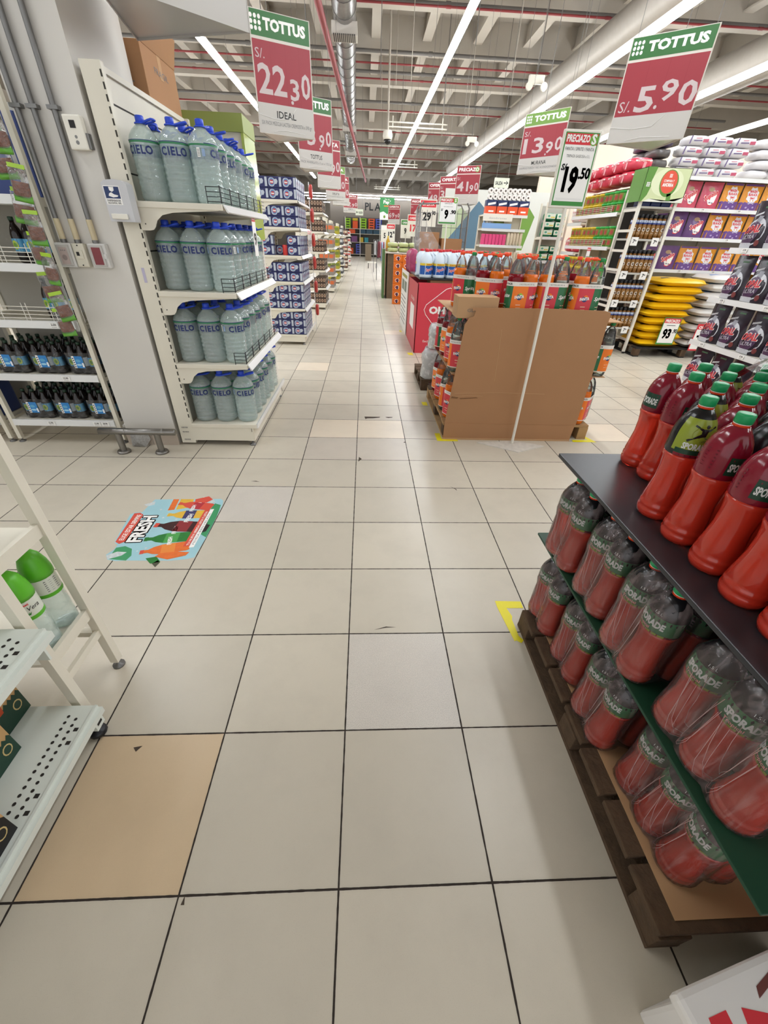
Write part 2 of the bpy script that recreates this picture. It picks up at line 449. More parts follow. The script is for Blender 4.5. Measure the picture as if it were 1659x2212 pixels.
for k in range(34):
    y = -8+.8*k; mb.tube([(-.022*(y+8), y-.012, 0), (-.022*(y+8), y+.012, 0)], R0+.012, DUCT, 20)
mb.build('duct_tube', dt)
for y in (-1.2, 9.2, 15.5):
    v = MB(); x = -.022*(y+8)
    v.box(x-.3, y-.16, -.42, x+.3, y+.3, -.2, mat('vent_frame', '#c9c4bc', .4))
    for q in range(12): v.box(x-.26+.044*q, y-.165, -.40, x-.235+.044*q, y+.26, -.425, mat('vent_slot', '#3b3936', .6))
    v.build('vent', dt)
dt2 = thing('air_duct', 'large round air duct beside the right strip light', 'air duct', (5.9, 0, 5.7))
MB().tube([(0.05, -2, 0), (0.0, 36, 0)], .34, mat('duct_dull', '#8e877e', .5, metal=.2, noise=.1), 20).build('duct_tube', dt2)
dt3 = thing('air_duct', 'round foil air duct at the right edge above the shelves', 'air duct', (9.6, 2, 5.5))
MB().tube([(0, 0, 0), (.2, 30, 0)], .42, mat('duct_dull', '#8e877e', .5), 20).build('duct_tube', dt3)
# vertical drops: cables and rods from the deck
k = 0
for y, xs in ((14, (.35, 1.1, 2.6, 3.6, -2.4)), (17.2, (.9, 2.4, 3.2, 4.2, -2.9, -1.7)), (20, (.55, 1.3, 2.8, 3.9)), (24, (1.0, 2.1, 3.4, -2.2))):
    for x in xs:
        k += 1
        tag(MB().tube([(x, y, 4.75 if k % 3 else 5.4), (x, y, ZC)], .009, GREYPIPE if k % 2 else BEAM, 5).build('suspension_rod'), 'thin vertical rod hanging from the ceiling deck', 'rod', 'suspension rods under the ceiling')
# dome camera on a white drop pole
t = thing('dome_camera', 'white dome security camera on a pole left of the centre strip light', 'security camera', (.68, 16.9, 0))
MB().tube([(0, 0, 4.35), (0, 0, ZC)], .03, BEAM, 8).build('pole', t)
MB().lathe([(.02, 4.35), (.13, 4.33), (.15, 4.2), (.13, 4.12)], 14, WHITE).build('housing', t)
MB().lathe([(.03, 4.0), (.09, 4.03), (.12, 4.12)], 14, mat('dark_dome', '#1d1b1b', .1)).build('dome', t)
# twin spot emergency lamps by the right strip
for (x, y, z, n) in ((4.35, 9.1, 4.95, 'nearest'), (4.35, 14.5, 4.95, 'middle'), (4.35, 22., 4.95, 'farthest')):
    t = thing('emergency_light', 'white twin-head emergency lamp beside the right strip light, %s of three' % n, 'emergency light', (x, y, z), 0, 'twin-head emergency lamps')
    MB().box(-.2, -.05, 0, .2, .05, .17, WHITE, bev=.02).build('box', t)
    for s in (-1, 1):
        MB().lathe([(.05, 0), (.085, .03), (.085, .09)], 12, WHITE, M=Matrix.Translation((s*.19, -.05, -.06)) @ Matrix.Rotation(PI/2, 4, 'X')).build('lamp_head', t)
    MB().tube([(0, 0, .17), (0, 0, ZC-z)], .012, GREYPIPE, 6).build('drop_rod', t)
# low white louvre fittings hung near the centre strip
for (y, x, n) in ((17.5, 1.66, 'nearest'), (26, 1.62, 'middle'), (37, 1.56, 'farthest')):
    mb = MB()
    for dz in (0, .11): mb.box(x-.95, y-.02, 4.51+dz, x+.95, y+.02, 4.54+dz, WHITE)
    for dx in (-.8, .8): mb.box(x+dx-.015, y-.01, 4.5, x+dx+.015, y+.01, 4.78, WHITE)
    mb.tube([(x+.8, y, 4.7), (x+.8, y, ZC)], .006, GREYPIPE, 4)
    tag(mb.build('hanging_bracket'), 'white crossbar bracket hung across the centre strip light, %s of three' % n, 'bracket', 'crossbar brackets on the centre strip')
# ================================================================= COLUMN with conduits and boxes
COLM = mat('column_paint', '#d3cfc8', .55, noise=.04, nscale=2)
CX0, CX1, CY0, CY1 = -2.035, -1.625, 3.29, 4.05
cm = MB(); cm.box(CX0, CY0, 0, CX1, CY1, ZC, COLM)
colo = struct(cm.build('column'))
sk = MB(); sk.box(CX0-.008, CY0-.012, 0, CX1+.008, CY0-.001, .1, mat('skirting_tile', '#b5a798', .4, noise=.08)); sk.box(CX0+.2, CY0-.0125, 0, CX0+.203, CY0-.0005, .1, INKG)
struct(sk.build('skirting', colo))
# torn newspaper stuffed at the foot
pp = MB(); RND.seed(3)
vs = [(x, y, z) for x, y, z in [(-.07, -.02, .0), (.05, -.03, .0), (.09, 0, .06), (.07, .01, .115), (.02, -.015, .1), (-.03, .0, .12), (-.075, .005, .09)]]
pp.add(vs+[(0, -.05, .05)], [(0, 1, 7), (1, 2, 7), (2, 3, 7), (3, 4, 7), (4, 5, 7), (5, 6, 7), (6, 0, 7), (0, 6, 5, 4, 3, 2, 1)], mat('newsprint', '#9a9792', .9, noise=.5, nscale=70))
tag(pp.build('newspaper', loc=(-1.93, 3.262, 0)), 'crumpled newspaper scrap stuffed at the foot of the white column', 'newspaper')
def conduit(x, z0, n):
    t = thing('conduit', 'grey metal conduit running down the white column face, %s of three' % n, 'conduit', (x, CY0-.022, 0), 0, 'conduits on the column')
    MB().tube([(0, 0, z0+.14), (0, 0, 4.6)], .015, GALV, 10).build('tube', t)
    MB().tube([(0, 0, z0+.03), (0, 0, z0+.14)], .0175, mat('cream_sleeve', '#cbbd9c', .5), 10).build('sleeve', t)
    mb = MB(); mb.tube([(0, 0, z0), (0, 0, z0+.03)], .019, GALV, 10)
    mb.build('coupling', t)
    for z in (2.1, 2.6, 3.2): MB().box(-.03, -.018, z, .03, .021, z+.018, GALV).build('clamp', t)
conduit(-1.995, 1.45, 'left'); conduit(-1.905, 1.45, 'middle'); conduit(-1.79, 1.45, 'right')
BOXP = mat('box_plastic_cream', '#d9d3c2', .4); BOXG = mat('box_plastic_grey', '#cfcdc9', .35); DARKSL = mat('dark_slot', '#1d1a19', .6)
def wallbox(name, label, x, z, w, h, body, faceted):
    t = thing(name, label, 'wall box', (x, CY0, z))
    MB().box(-w/2, -.045, -h/2, w/2, 0, h/2, body, bev=.008).build('housing', t)
    return t
t = wallbox('power_socket', 'grey wall socket box with pale cover, leftmost under the conduits', -2.0, 1.39, .105, .14, BOXG, 1)
mb = MB(); mb.box(-.042, -.052, -.058, .036, -.045, .058, mat('socket_lid', '#b9b5b0', .3), bev=.003); mb.box(-.03, -.0535, -.05, .022, -.0515, .045, mat('socket_window', '#b5a29c', .3)); mb.build('lid', t)
mb = MB(); mp = plane_map((0, -.0537, 0), (1, 0, 0), (0, 0, 1))
for q in (-.014, -.002, .01): mb.disc(q, .028, .003, .004, mp, INKG, 8)
mb.disc(-.004, -.012, .016, .016, mp, mat('socket_face', '#8f807c', .4)); mb.build('outlet', t)
t = wallbox('data_socket', 'cream wall plate with small black port, between two socket boxes', -1.905, 1.392, .075, .135, BOXP, 0)
mb = MB(); mb.box(-.022, -.0455, -.02, .022, -.052, .03, BOXP, bev=.002); mb.box(-.016, -.0535, -.002, .002, -.0515, .02, DARKSL); mb.build('port', t)
mb = MB()
for q in (-.056, .056): mb.lathe([(.004, 0), (.004, .003)], 8, DARKSL, M=Matrix.Translation((0, -.045, q)) @ Matrix.Rotation(PI/2, 4, 'X'))
mb.build('screw', t)
t = wallbox('power_socket', 'grey wall socket box with red window on the column', -1.785, 1.392, .115, .14, BOXG, 1)
mb = MB(); mb.box(-.046, -.052, -.06, .038, -.045, .06, mat('socket_lid', '#b9b5b0', .3), bev=.003); mb.box(-.032, -.0535, -.05, .024, -.0515, .048, mat('red_window', '#7d2b30', .25)); mb.build('lid', t)
mb = MB(); mb.box(.038, -.054, -.015, .055, -.04, .012, BOXG); mb.build('latch', t)
t = wallbox('thermostat', 'white thermostat box on the column under the right conduit', -1.70, 2.005, .10, .155, WHITE, 1)
mb = MB(); mb.box(-.018, -.0465, .018, .014, -.0445, .052, DARKSL); mb.build('display', t)
mb = MB(); mp = plane_map((0, -.0458, 0), (1, 0, 0), (0, 0, 1)); mb.disc(0, -.02, .008, .008, mp, GALV, 10); mb.disc(0, -.045, .01, .01, mp, GALV, 10); mb.build('button', t)
mb = MB(); mb.box(.05, -.03, -.07, .066, -.0, -.0, GALV); mb.build('bracket', t)
# sanitiser dispenser
t = thing('sanitiser_dispenser', 'grey hand sanitiser dispenser with blue sticker beside the white shelf upright', 'dispenser', (-1.535, 3.27, 1.585))
DSP = mat('dispenser_plastic', '#c5c5c8', .25)
mb = MB(); mb.prism([(-.075, 0), (.075, 0), (.075, .19), (.05, .205), (0, .21), (-.05, .205), (-.075, .19)], -.08, 0, DSP, 'y'); mb.build('housing', t)
mb = MB(); mb.box(-.055, -.098, .012, .04, -.08, .04, WHITE, bev=.004); mb.build('push_bar', t)
mp = plane_map((0, -.0806, 0), (1, 0, 0), (0, 0, 1))
mb = MB(); mb.shape([(-.068, .085), (.028, .085), (.028, .178), (-.068, .178)], mp, WHITEP)
mp = plane_map((0, -.081, 0), (1, 0, 0), (0, 0, 1)); NAVY = mat('navy_print', '#1f3563', .4)
mb.shape([(-.064, .116), (.024, .116), (.024, .174), (-.064, .174)], mp, NAVY)
mp = plane_map((0, -.0813, 0), (1, 0, 0), (0, 0, 1))
mb.shape([(-.035, .172), (-.005, .172), (-.007, .155), (-.02, .148), (-.033, .155)], mp, WHITEP)
mb.shape([(-.045, .128), (-.02, .121), (.008, .125), (.012, .132), (-.01, .136), (-.026, .146), (-.04, .14)], mp, WHITEP)
mb.text('DISPENSADOR', -.02, .1015, .009, mp, INK, bold=.02, wid=.08); mb.text('ALCOHOL GEL', -.02, .0895, .009, mp, INK, bold=.02, wid=.08)
mb.build('sticker', t)
# stainless guard rail
t = thing('guard_rail', 'low stainless steel bumper rail on two feet before the column', 'bumper rail', (-1.855, 3.13, 0))
mb = MB(); mb.tube([(-.305, 0, .185), (-.30, 0, .185), (.30, 0, .185), (.305, 0, .185)], [.02, .027, .027, .02], STEEL, 16); mb.build('rail', t)
for q in (-.16, .15):
    mb = MB(); mb.tube([(q, 0, .0), (q, 0, .17)], .0245, STEEL, 14); mb.build('post', t)
    mb = MB(); mb.lathe([(.052, 0), (.052, .01), (.046, .02)], 18, STEEL, M=Matrix.Translation((q, 0, 0))); mb.build('flange', t)
for q in (-.1, .2):
    mb = MB(); mb.tube([(q, 0, .185), (q+.01, 0, .185)], .0285, STEEL, 16); mb.build('sleeve', t)

# ================================================================= GONDOLA WITH WATER JUGS
SLOT = mat('slot_dark', '#3a3630', .8)
def gondola(label, xb, xf, y0, y1, top, zs, fence=True, rail=True, tags=(), end=-1):
    """double-sided run seen from its end; shelves reach from the back xb to the front xf (towards the aisle)"""
    t = thing('gondola_shelf', label, 'shelving unit', (xb, y0, 0))
    D = xf-xb; Ly = y1-y0
    for y in (0, Ly-.04):
        u = MB(); u.box(-.115, y, .02, .0, y+.04, top, CREAM)
        z = .25
        while z < top-.05:
            u.box(-.012, y-.0015, z, -.003, y, z+.03, SLOT); z += .05
        u.build('upright', t)
    b = MB(); b.box(-.075, .04, .15, -.045, Ly-.04, top-.02, CREAM)
    b.box(-.08, .03, top-.03, -.03, Ly-.03, top, CREAM)
    for z in (.62, 1.02, 1.42, 1.84, 2.16):
        if z < top: b.box(-.046, .04, z, -.0435, Ly-.04, z+.009, SLOT)
    b.build('back_panel', t)
    base = MB(); base.box(0, .0, .045, D-.045, .02, zs[0]-.035, CREAM); base.box(D-.05, .0, .045, D-.03, Ly, zs[0]-.035, CREAM); base.box(0, Ly-.02, .045, D-.03, Ly, zs[0]-.035, CREAM)
    base.build('base', t)
    for y in (.0, Ly-.05):
        f = MB(); f.prism([(D-.11, .13), (D-.035, .13), (D-.035, .045), (D-.085, .045)], y-.004, y+.05, CREAM, 'y')
        f.lathe([(.028, 0), (.028, .008), (.008, .014), (.008, .05)], 10, GALV, M=Matrix.Translation((D-.06, y+.02, 0)))
        f.build('foot', t)
    for i, z in enumerate(zs):
        s = MB(); s.box(-.0, -.005, z-.034, D, Ly+.005, z, CREAM, bev=.004)
        so = s.build('shelf', t)
        if i:
            for y in (.004, Ly-.012):
                br = MB()
                br.prism([(0, z-.034), (0, z-.155), (.05, z-.155), (.075, z-.15), (.09, z-.135), (.11, z-.10), (.15, z-.07), (.22, z-.055), (D-.03, z-.036), (D-.03, z-.034)], y, y+.006, CREAM, 'y')
                br.lathe([(.004, 0), (.004, .002)], 8, SLOT, M=Matrix.Translation((.03, y, z-.12)) @ Matrix.Rotation(PI/2, 4, 'X'))
                br.build('bracket', so)
        if rail:
            r = MB()
            if i == 0: r.prism([(D, z-.034), (D+.012, z-.034), (D+.012, z+.006), (D, z+.004)], 0, Ly, RAIL, 'y')
            else: r.prism([(D, z-.002), (D+.006, z), (D+.036, z-.04), (D+.03, z-.046), (D+.022, z-.04)], .01, Ly-.01, RAIL, 'y')
            r.build('price_rail', so)
        if fence and i:
            w = MB()
            for zz in (.012, .037, .062, .088): w.tube([(D-.09, .01, z+zz), (D-.004, .008, z+zz), (D-.004, Ly-.01, z+zz)], .0022, BLACKM, 5)
            k = 0.
            while k < Ly: w.tube([(D-.004, .01+k, z+.005), (D-.004, .01+k, z+.095), (D-.004, .024+k, z+.095), (D-.004, .024+k, z+.005)], .0028, BLACKM, 5); k += .235
            w.tube([(D-.09, .01, z), (D-.09, .01, z+.09)], .0028, BLACKM, 5)
            w.build('wire_fence', so)
    return t
GX0, GX1, GY0, GY1 = -1.475, -.929, 3.29, 4.66
GZ = (.195, .69, 1.19, 1.70)
g = gondola('white metal gondola end with four shelves of clear water jugs', GX0, GX1, GY0, GY1, 2.316, GZ)
# stickers on the foot of the upright
mb = MB(); mp = plane_map((0, -.0012, 0), (1, 0, 0), (0, 0, 1))
for z in (.155, .115, .045):
    for q in range(6): mb.shape([(-.09+.009*q, z), (-.085+.009*q, z), (-.085+.009*q, z+.012), (-.09+.009*q, z+.012)], mp, INKG)
mb.shape([(-.075, 1.24), (-.055, 1.24), (-.055, 1.33), (-.075, 1.33)], mp, mat('lilac_sticker', '#b9b3c9', .6))
mb.build('sticker', g)

# ---- water jug
def jug_material():
    M = bpy.data.materials.new('water_jug_plastic'); M.use_nodes = True
    nt = M.node_tree; b = nt.nodes['Principled BSDF']
    b.inputs['Base Color'].default_value = (.86, .95, .925, 1); b.inputs['Transmission Weight'].default_value = .52
    b.inputs['Roughness'].default_value = .07; b.inputs['IOR'].default_value = 1.22; b.inputs['Specular IOR Level'].default_value = .9
    b.inputs['Coat Weight'].default_value = 1.; b.inputs['Coat Roughness'].default_value = .05
    tc = nt.nodes.new('ShaderNodeTexCoord'); n = nt.nodes.new('ShaderNodeTexNoise'); n.inputs['Scale'].default_value = 22; n.inputs['Detail'].default_value = 2
    bp = nt.nodes.new('ShaderNodeBump'); bp.inputs['Strength'].default_value = .55; bp.inputs['Distance'].default_value = .012
    nt.links.new(tc.outputs['Object'], n.inputs['Vector']); nt.links.new(n.outputs['Fac'], bp.inputs['Height']); nt.links.new(bp.outputs['Normal'], b.inputs['Normal']); nt.links.new(bp.outputs['Normal'], b.inputs['Coat Normal'])
    out = nt.nodes['Material Output']; tr = nt.nodes.new('ShaderNodeBsdfTransparent'); tr.inputs[0].default_value = (.88, .96, .945, 1)
    mx = nt.nodes.new('ShaderNodeMixShader'); mx.inputs[0].default_value = .56
    nt.links.new(tr.outputs[0], mx.inputs[1]); nt.links.new(b.outputs[0], mx.inputs[2]); nt.links.new(mx.outputs[0], out.inputs[0])
    return M
JUGM = jug_material()
BLUECAP = mat('blue_cap', '#2447c4', .35); BLUET = mat('cobalt_print', '#1c2a66', .5)
JLAB = film_mat('jug_label_film', (.90, .93, .97, 1), .16, .2, .1, hazecol=(.80, .86, .90, 1)); GREENL = mat('jug_green_line', '#2f7a4f', .4)
jr = thing('water_jug', 'clear water jug', 'water jug')
prof = [(.050, .0), (.076, .004), (.086, .02)]
z = .02
for k in range(6):
    prof += [(.087, z+.010), (.0875, z+.018), (.0825, z+.024), (.0825, z+.027)]; z += .030
prof += [(.086, .208), (.087, .218), (.087, .290), (.0885, .298), (.087, .306), (.079, .326), (.058, .352), (.034, .372), (.022, .378), (.0215, .396)]
MB().lathe(prof, 20, JUGM, sq=.10).build('bottle', jr)
mb = MB(); mb.lathe([(.0245, .386), (.026, .390), (.026, .413), (.022, .418)], 14, BLUECAP); mb.lathe([(.036, .378), (.036, .384), (.026, .388)], 14, BLUECAP); mb.build('cap', jr)
mb = MB(); mb.tube([(.03, .014, .383), (.075, .022, .392), (.098, .018, .397), (.10, 0, .398), (.098, -.018, .397), (.075, -.022, .392), (.03, -.014, .383)], .0062, BLUECAP, 6); mb.build('handle', jr)
lb = MB()
def jmap(r):
    def f(u, v):
        a = -PI/2+u/.09; q = 1+.10*(1/max(abs(math.cos(a)), abs(math.sin(a)))-1)
        return (r*q*math.cos(a), r*q*math.sin(a), v)
    return f
lb.patch(-.28, .2826, .222, .286, jmap(.0882), JLAB, 20)
lb.patch(-.28, .2826, .287, .296, jmap(.0892), GREENL, 20); lb.patch(-.1, .16, .2965, .3, jmap(.0892), BLUET, 10)
for a in (.015, .28):
    for q, ch in enumerate('CIELO'): lb.text(ch, a+(-.064, -.031, -.004, .028, .063)[q], .234, .040, jmap(.0894), BLUET, bold=.03)
mp = jmap(.0894); lb.shape([(-.150, .232), (-.130, .232), (-.130, .276), (-.150, .276)], mp, WHITEP)
mp = jmap(.0897)
for k in range(5): lb.shape([(-.147, .238+.007*k), (-.133, .238+.007*k), (-.133, .241+.007*k), (-.147, .241+.007*k)], mp, INKG)
lb.shape([(-.118, .236), (-.10, .236), (-.10, .272), (-.118, .272)], mp, mat('label_mark', '#8ea6c8', .5))
lb.build('label', jr)
JUG = Proto(jr, 'clear water jugs on the white gondola')
SN = ['bottom shelf', 'second shelf up', 'third shelf up', 'top shelf']
RN = ['front row', 'second row', 'third row', 'fourth row', 'fifth row', 'sixth row']
CN = ['by the back panel', 'in the middle', 'on the aisle side']
RND.seed(5)
for s, z in enumerate(GZ):
    for r in range(6):
        for c_ in range(3):
            x = -1.379+.1765*c_+RND.uniform(-.001, .001); y = GY0+.125+.2*r+RND.uniform(-.006, .006)
            if s == 2 and r == 0 and c_ != 1: y += .03*(c_ == 0)
            a = RND.choice([0, .5, -.6, 1.2, -1.3, .25, 2.4])
            if r == 0: a = [-.25, .15, .5][c_]+RND.uniform(-.2, .2)+(.9 if s == 3 and c_ == 2 else 0)
            JUG.place((x, y, z+.0005), a, 'blue-capped clear water jug, %s, %s %s' % (SN[s], RN[r], CN[c_]), scale=(.965, .965, 1.))
# price strip clipped to the third rail
def shelf_talker(label, loc, h, w, txt, rotz=PI/2, top='PRECIAZOS', tilt=0.):
    mb = MB(); mb.box(-w/2, -.001, -h, w/2, .001, 0, PAPER)
    mp = plane_map((0, -.0014, 0), (1, 0, 0), (0, 0, 1))
    mb.shape([(-w/2, -h*.16), (w/2, -h*.16), (w/2, 0), (-w/2, 0)], mp, REDP)
    mp2 = plane_map((0, -.0018, 0), (1, 0, 0), (0, 0, 1))
    mb.text(top, 0, -h*.12, h*.07, mp2, WHITEP, bold=.03, wid=w*.86)
    mb.text(txt, 0, -h*.72, h*.3, mp2, INK, bold=.04, wid=w*.7)
    o = mb.build('price_card', loc=loc, rotz=rotz)
    return tag(o, label, 'price card')
shelf_talker('tall white price card clipped under the top jug shelf', (-.915, 4.06, 1.675), .28, .12, '9', PI/2)
# boxes on top of the gondola
def carton(label, loc, size, rotz=0., m=CARD, name='cardboard_box', group=None, flaps=False, text=None):
    w, d, h = size
    t = thing(name, label, 'cardboard box', loc, rotz, group)
    MB().box(-w/2, -d/2, 0, w/2, d/2, h, m, bev=.004).build('carton', t)
    mb = MB(); mb.box(-w/2-.001, -.03, h*.55, -w/2, .03, h, CARD2); mb.box(w/2, -.03, h*.55, w/2+.001, .03, h, CARD2); mb.box(-w/2, -.03, h, w/2, .03, h+.001, CARD2); mb.build('packing_tape', t)
    if text:
        mb = MB(); mp = plane_map((0, -d/2-.001, 0), (1, 0, 0), (0, 0, 1)); mp2 = plane_map((w/2+.0015, 0, 0), (0, 1, 0), (0, 0, 1))
        mb.text(text, 0, h*.3, h*.16, mp, INKG, wid=w*.5); mb.text(text, 0, h*.6, h*.12, mp2, INKG, wid=d*.4); mb.build('lettering', t)
    if flaps:
        mb = MB(); M = Matrix.Translation((w/2, 0, h)) @ Matrix.Rotation(.25, 4, 'Y')
        mb.box(0, -d/2, -.004, .004, d/2, h*.55, m, M=M); mb.build('flap', t)
    return t
carton('open brown carton lying on top of the white gondola beside the column', (-1.72, 4.42, 2.318), (.34, .62, .30), 0, text='FRAGIL', flaps=True)
carton('flat dark-edged carton under the open box on the gondola top', (-1.78, 3.86, 2.318), (.22, .34, .20), 0, m=CARDD)
# second run behind the column side: back of the double gondola that carries the boxes
mb = MB(); mb.box(-2.02, 4.08, 0, -1.6, 4.66, 2.318, CREAM); tag(mb.build('gondola_shelf'), 'white back half of the gondola behind the column', 'shelving unit')
# display header cabinet behind the jugs
t = thing('promo_cabinet', 'white promo cabinet with olive green header band behind the water jugs', 'display cabinet', (-1.36, 4.93, 0))
OLV = mat('olive_green', '#8d9a52', .5); LIME = mat('lime_glossy', '#9cae45', .15)
MB().box(-.27, -.1, .02, .26, .30, 2.28, mat('cabinet_white', '#d5d2c8', .4)).build('body', t)
mb = MB(); mb.box(-.27, -.13, 2.28, .29, .32, 2.40, OLV); mb.build('header', t)
mb = MB(); mb.box(.261, -.12, 1.5, .285, .31, 2.28, LIME); mb.build('side_panel', t)

# ================================================================= REAR LEFT RACK (dark bottles)
def tube_rack(label, x0, x1, y0, y1, top, zs, railm=RAIL, face='-y'):
    """light rack with square posts; front towards -y"""
    t = thing('wire_rack', label, 'shelving rack', ((x0+x1)/2, y0, 0))
    W_, D_ = x1-x0, y1-y0
    for sx in (-W_/2, W_/2):
        for y in (0, D_):
            p = MB(); p.box(sx-.016, y-.016, .03, sx+.016, y+.016, top, CREAM); p.lathe([(.026, 0), (.026, .008), (.007, .012), (.007, .035)], 10, GALV, M=Matrix.Translation((sx, y, 0))); p.build('post', t)
    for z in zs:
        s = MB(); s.box(-W_/2+.016, -.01, z-.022, W_/2-.016, D_, z, CREAM)
        for sx in (-W_/2, W_/2): s.box(sx-.012, .016, z-.05, sx+.012, D_-.016, z-.02, CREAM)
        so = s.build('shelf', t)
        MB().prism([(-.012, z-.05), (-.03, z-.044), (-.024, z+.006), (-.012, z+.006)], -W_/2+.02, W_/2-.02, railm, 'x').build('price_rail', so)
    b = MB(); b.box(-W_/2, D_-.004, .1, W_/2, D_+.012, top-.04, mat('rack_back', '#b9b5ab', .6)); b.build('back_panel', t)
    return t
RX0, RX1, RY0, RY1 = -2.96, -2.10, 3.32, 3.78
RZ = (.20, .575, .965, 1.325, 1.70)
rk = tube_rack('white rack with dark soda bottles left of the column', RX0, RX1, RY0, RY1, 2.25, RZ)
tube_rack('left end of the white rack running out of the left frame edge', -3.90, -3.04, RY0, RY1, 2.25, RZ)
DARKB = mat('cola_dark', '#1d1110', .12, trans=.25, spec=.6); LBLUE = mat('label_sky_blue', '#5ea3c9', .35); LLIME = mat('label_lime', '#b7c83a', .4); LWHT = mat('label_white', '#d5dcde', .4); DCAP = mat('dark_green_cap', '#1f3a2a', .4)
LBL2 = mat('label_blue_bright', '#2f80c4', .3)
WRAP = film_mat('shrink_wrap_light', (.96, .96, .96, 1), .07, .15, .5, 25)
def six_bottle(px, py, root, lab):
    b = MB(); b.lathe([(.026, 0), (.034, .006), (.036, .03), (.036, .13), (.034, .15), (.026, .178), (.013, .205), (.012, .22)], 12, DARKB, M=Matrix.Translation((px, py, 0)))
    o = b.build('bottle', root)
    MB().lathe([(.0145, .218), (.0145, .236), (.012, .238)], 10, DCAP, M=Matrix.Translation((px, py, 0))).build('cap', o)
    l = MB(); l.lathe([(.0366, .062), (.0366, .128)], 14, lab, M=Matrix.Translation((px, py, 0)), cap0=False, cap1=False)
    mp = cyl_map(.0371, px, py); l.disc(0, .095, .02, .024, mp, LLIME, 10); l.disc(0.0, .095, .011, .013, cyl_map(.0374, px, py), mat('label_leaf', '#6f9a30', .4), 10)
    l.build('label', o)
s6 = thing('soda_pack', 'six pack', 'soda six-pack')
for ix in range(3):
    for iy in range(2): six_bottle(-.076+.076*ix, -.038+.076*iy, s6, LBLUE if ix != 1 else LWHT)
wr = MB(); lo_ = rrect(-.118, .118, -.0785, .0785, .03); n_ = len(lo_)
wr.add([(x, y, .012) for x, y in lo_]+[(x, y, .165) for x, y in lo_], [(k, (k+1) % n_, n_+(k+1) % n_, n_+k) for k in range(n_)], WRAP)
wr.patch(-.06, .02, .05, .14, plane_map((0, -.0802, 0), (1, 0, 0), (0, 0, 1)), LBL2)
mp = plane_map((0, -.0806, 0), (1, 0, 0), (0, 0, 1))
wr.shape([(-.06, .05), (-.042, .05), (-.042, .14), (-.06, .14)], mp, WHITEP); wr.shape([(.005, .058), (.018, .058), (.018, .09), (.005, .09)], mp, WHITEP)
wr.disc(-.018, .105, .02, .012, mp, LBLUE, 10); wr.disc(-.018, .075, .022, .008, mp, mat('label_pale', '#9fd0e6', .4), 10)
for k in range(5): wr.shape([(-.056, .056+.016*k), (-.046, .056+.016*k), (-.046, .064+.016*k), (-.056, .064+.016*k)], plane_map((0, -.081, 0), (1, 0, 0), (0, 0, 1)), INK)
wr.build('shrink_wrap', s6)
SIX = Proto(s6, 'soda six-packs on the rear left rack')
for s, z in enumerate(RZ[:2]):
    for r in range(2):
        for c_ in range(3):
            if s == 0: x = -2.84+.27*c_+.06
            else: x = -2.80+.27*c_
            if s == 0 and c_ == 0: x += .01
            SIX.place((x+.03, RY0+.10+.175*r, z+.0005), RND.uniform(-.04, .04), 'wrapped six-pack of dark soda, %s of rear left rack, %s, %s from left' % (('lowest shelf', 'second shelf')[s], ('front', 'back')[r], ORD[c_]))
    for c_ in range(3):
        if s == 0 and c_ == 2: continue
        SIX.place((-3.75+.27*c_+.03, RY0+.10, z+.0005), 0, 'wrapped six-pack of dark soda at the left frame edge, %s, %s from left' % (('lowest shelf', 'second shelf')[s], ORD[c_]))
sb = thing('soda_bottle', 'dark soda bottle', 'soda bottle')
six_bottle(0, 0, sb, LBLUE); SODA = Proto(sb, 'loose dark soda bottles on the rear left rack')
# a loose bottle is its own body: flatten the extra level
for s, xs in ((2, (-2.80, -2.35, -2.27, -2.19)), (3, (-2.88, -2.78, -2.68, -2.40, -2.31, -2.22))):
    for k, x in enumerate(xs):
        SODA.place((x, RY0+.10+.02*(k % 2), RZ[s]+.0005), RND.uniform(-.4, .4), 'dark soda bottle with blue lime label, %s shelf of rear rack, %s from left' % (('third', 'fourth')[s-2], ORD[k]), scale=1.12)
# wire fence + price tags on the rack
for s in (2, 3):
    mb = MB()
    for zz in (.02, .045, .07, .095): mb.tube([(RX0+.03, RY0-.006, RZ[s]+zz), (RX1-.03, RY0-.006, RZ[s]+zz)], .0028, WHITE, 5)
    for k in range(5):
        x = RX0+.1+.19*k; mb.tube([(x, RY0-.006, RZ[s]+.001), (x, RY0-.006, RZ[s]+.12), (x+.03, RY0-.006, RZ[s]+.12), (x+.03, RY0-.006, RZ[s]+.001)], .0028, WHITE, 5)
    tag(mb.build('wire_fence'), 'white wire shelf fence on the %s shelf of the rear left rack' % ('third', 'fourth')[s-2], 'shelf fence')
def price_tag(label, loc, txt, rotz=0., w=.06, h=.036, group=None):
    mb = MB(); mb.box(-w/2, -.001, -h/2, w/2, .001, h/2, PAPER); mp = plane_map((0, -.0015, 0), (1, 0, 0), (0, 0, 1))
    mb.text(txt, 0, -.001, h*.4, mp, INK, bold=.03, wid=w*.6); mb.text('descripcion', 0, -h*.38, h*.18, mp, INKG, wid=w*.6)
    return tag(mb.build('price_tag', loc=loc, rotz=rotz), label, 'price tag', group)
for k, (x, z, tx) in enumerate(((-2.63, .178, '12.90'), (-2.26, .178, '12.90'), (-2.19, .178, '20.90'), (-2.36, .553, '12.90'), (-2.29, .943, '2.50'))):
    price_tag('small white price tag %s on rear left rack' % ('at the left of the lowest rail', 'mid-right of the lowest rail', 'at the right end of the lowest rail', 'on the second rail', 'on the third rail')[k], (x, RY0-.0315, z-.0), tx)
tag(MB().box(-.19, -.13, 0, .19, .13, .42, mat('navy_case', '#26386f', .4), bev=.01).build('soda_case', loc=(-2.33, 3.58, 1.7005)), 'navy blue case on the top shelf of the rear left rack', 'case')
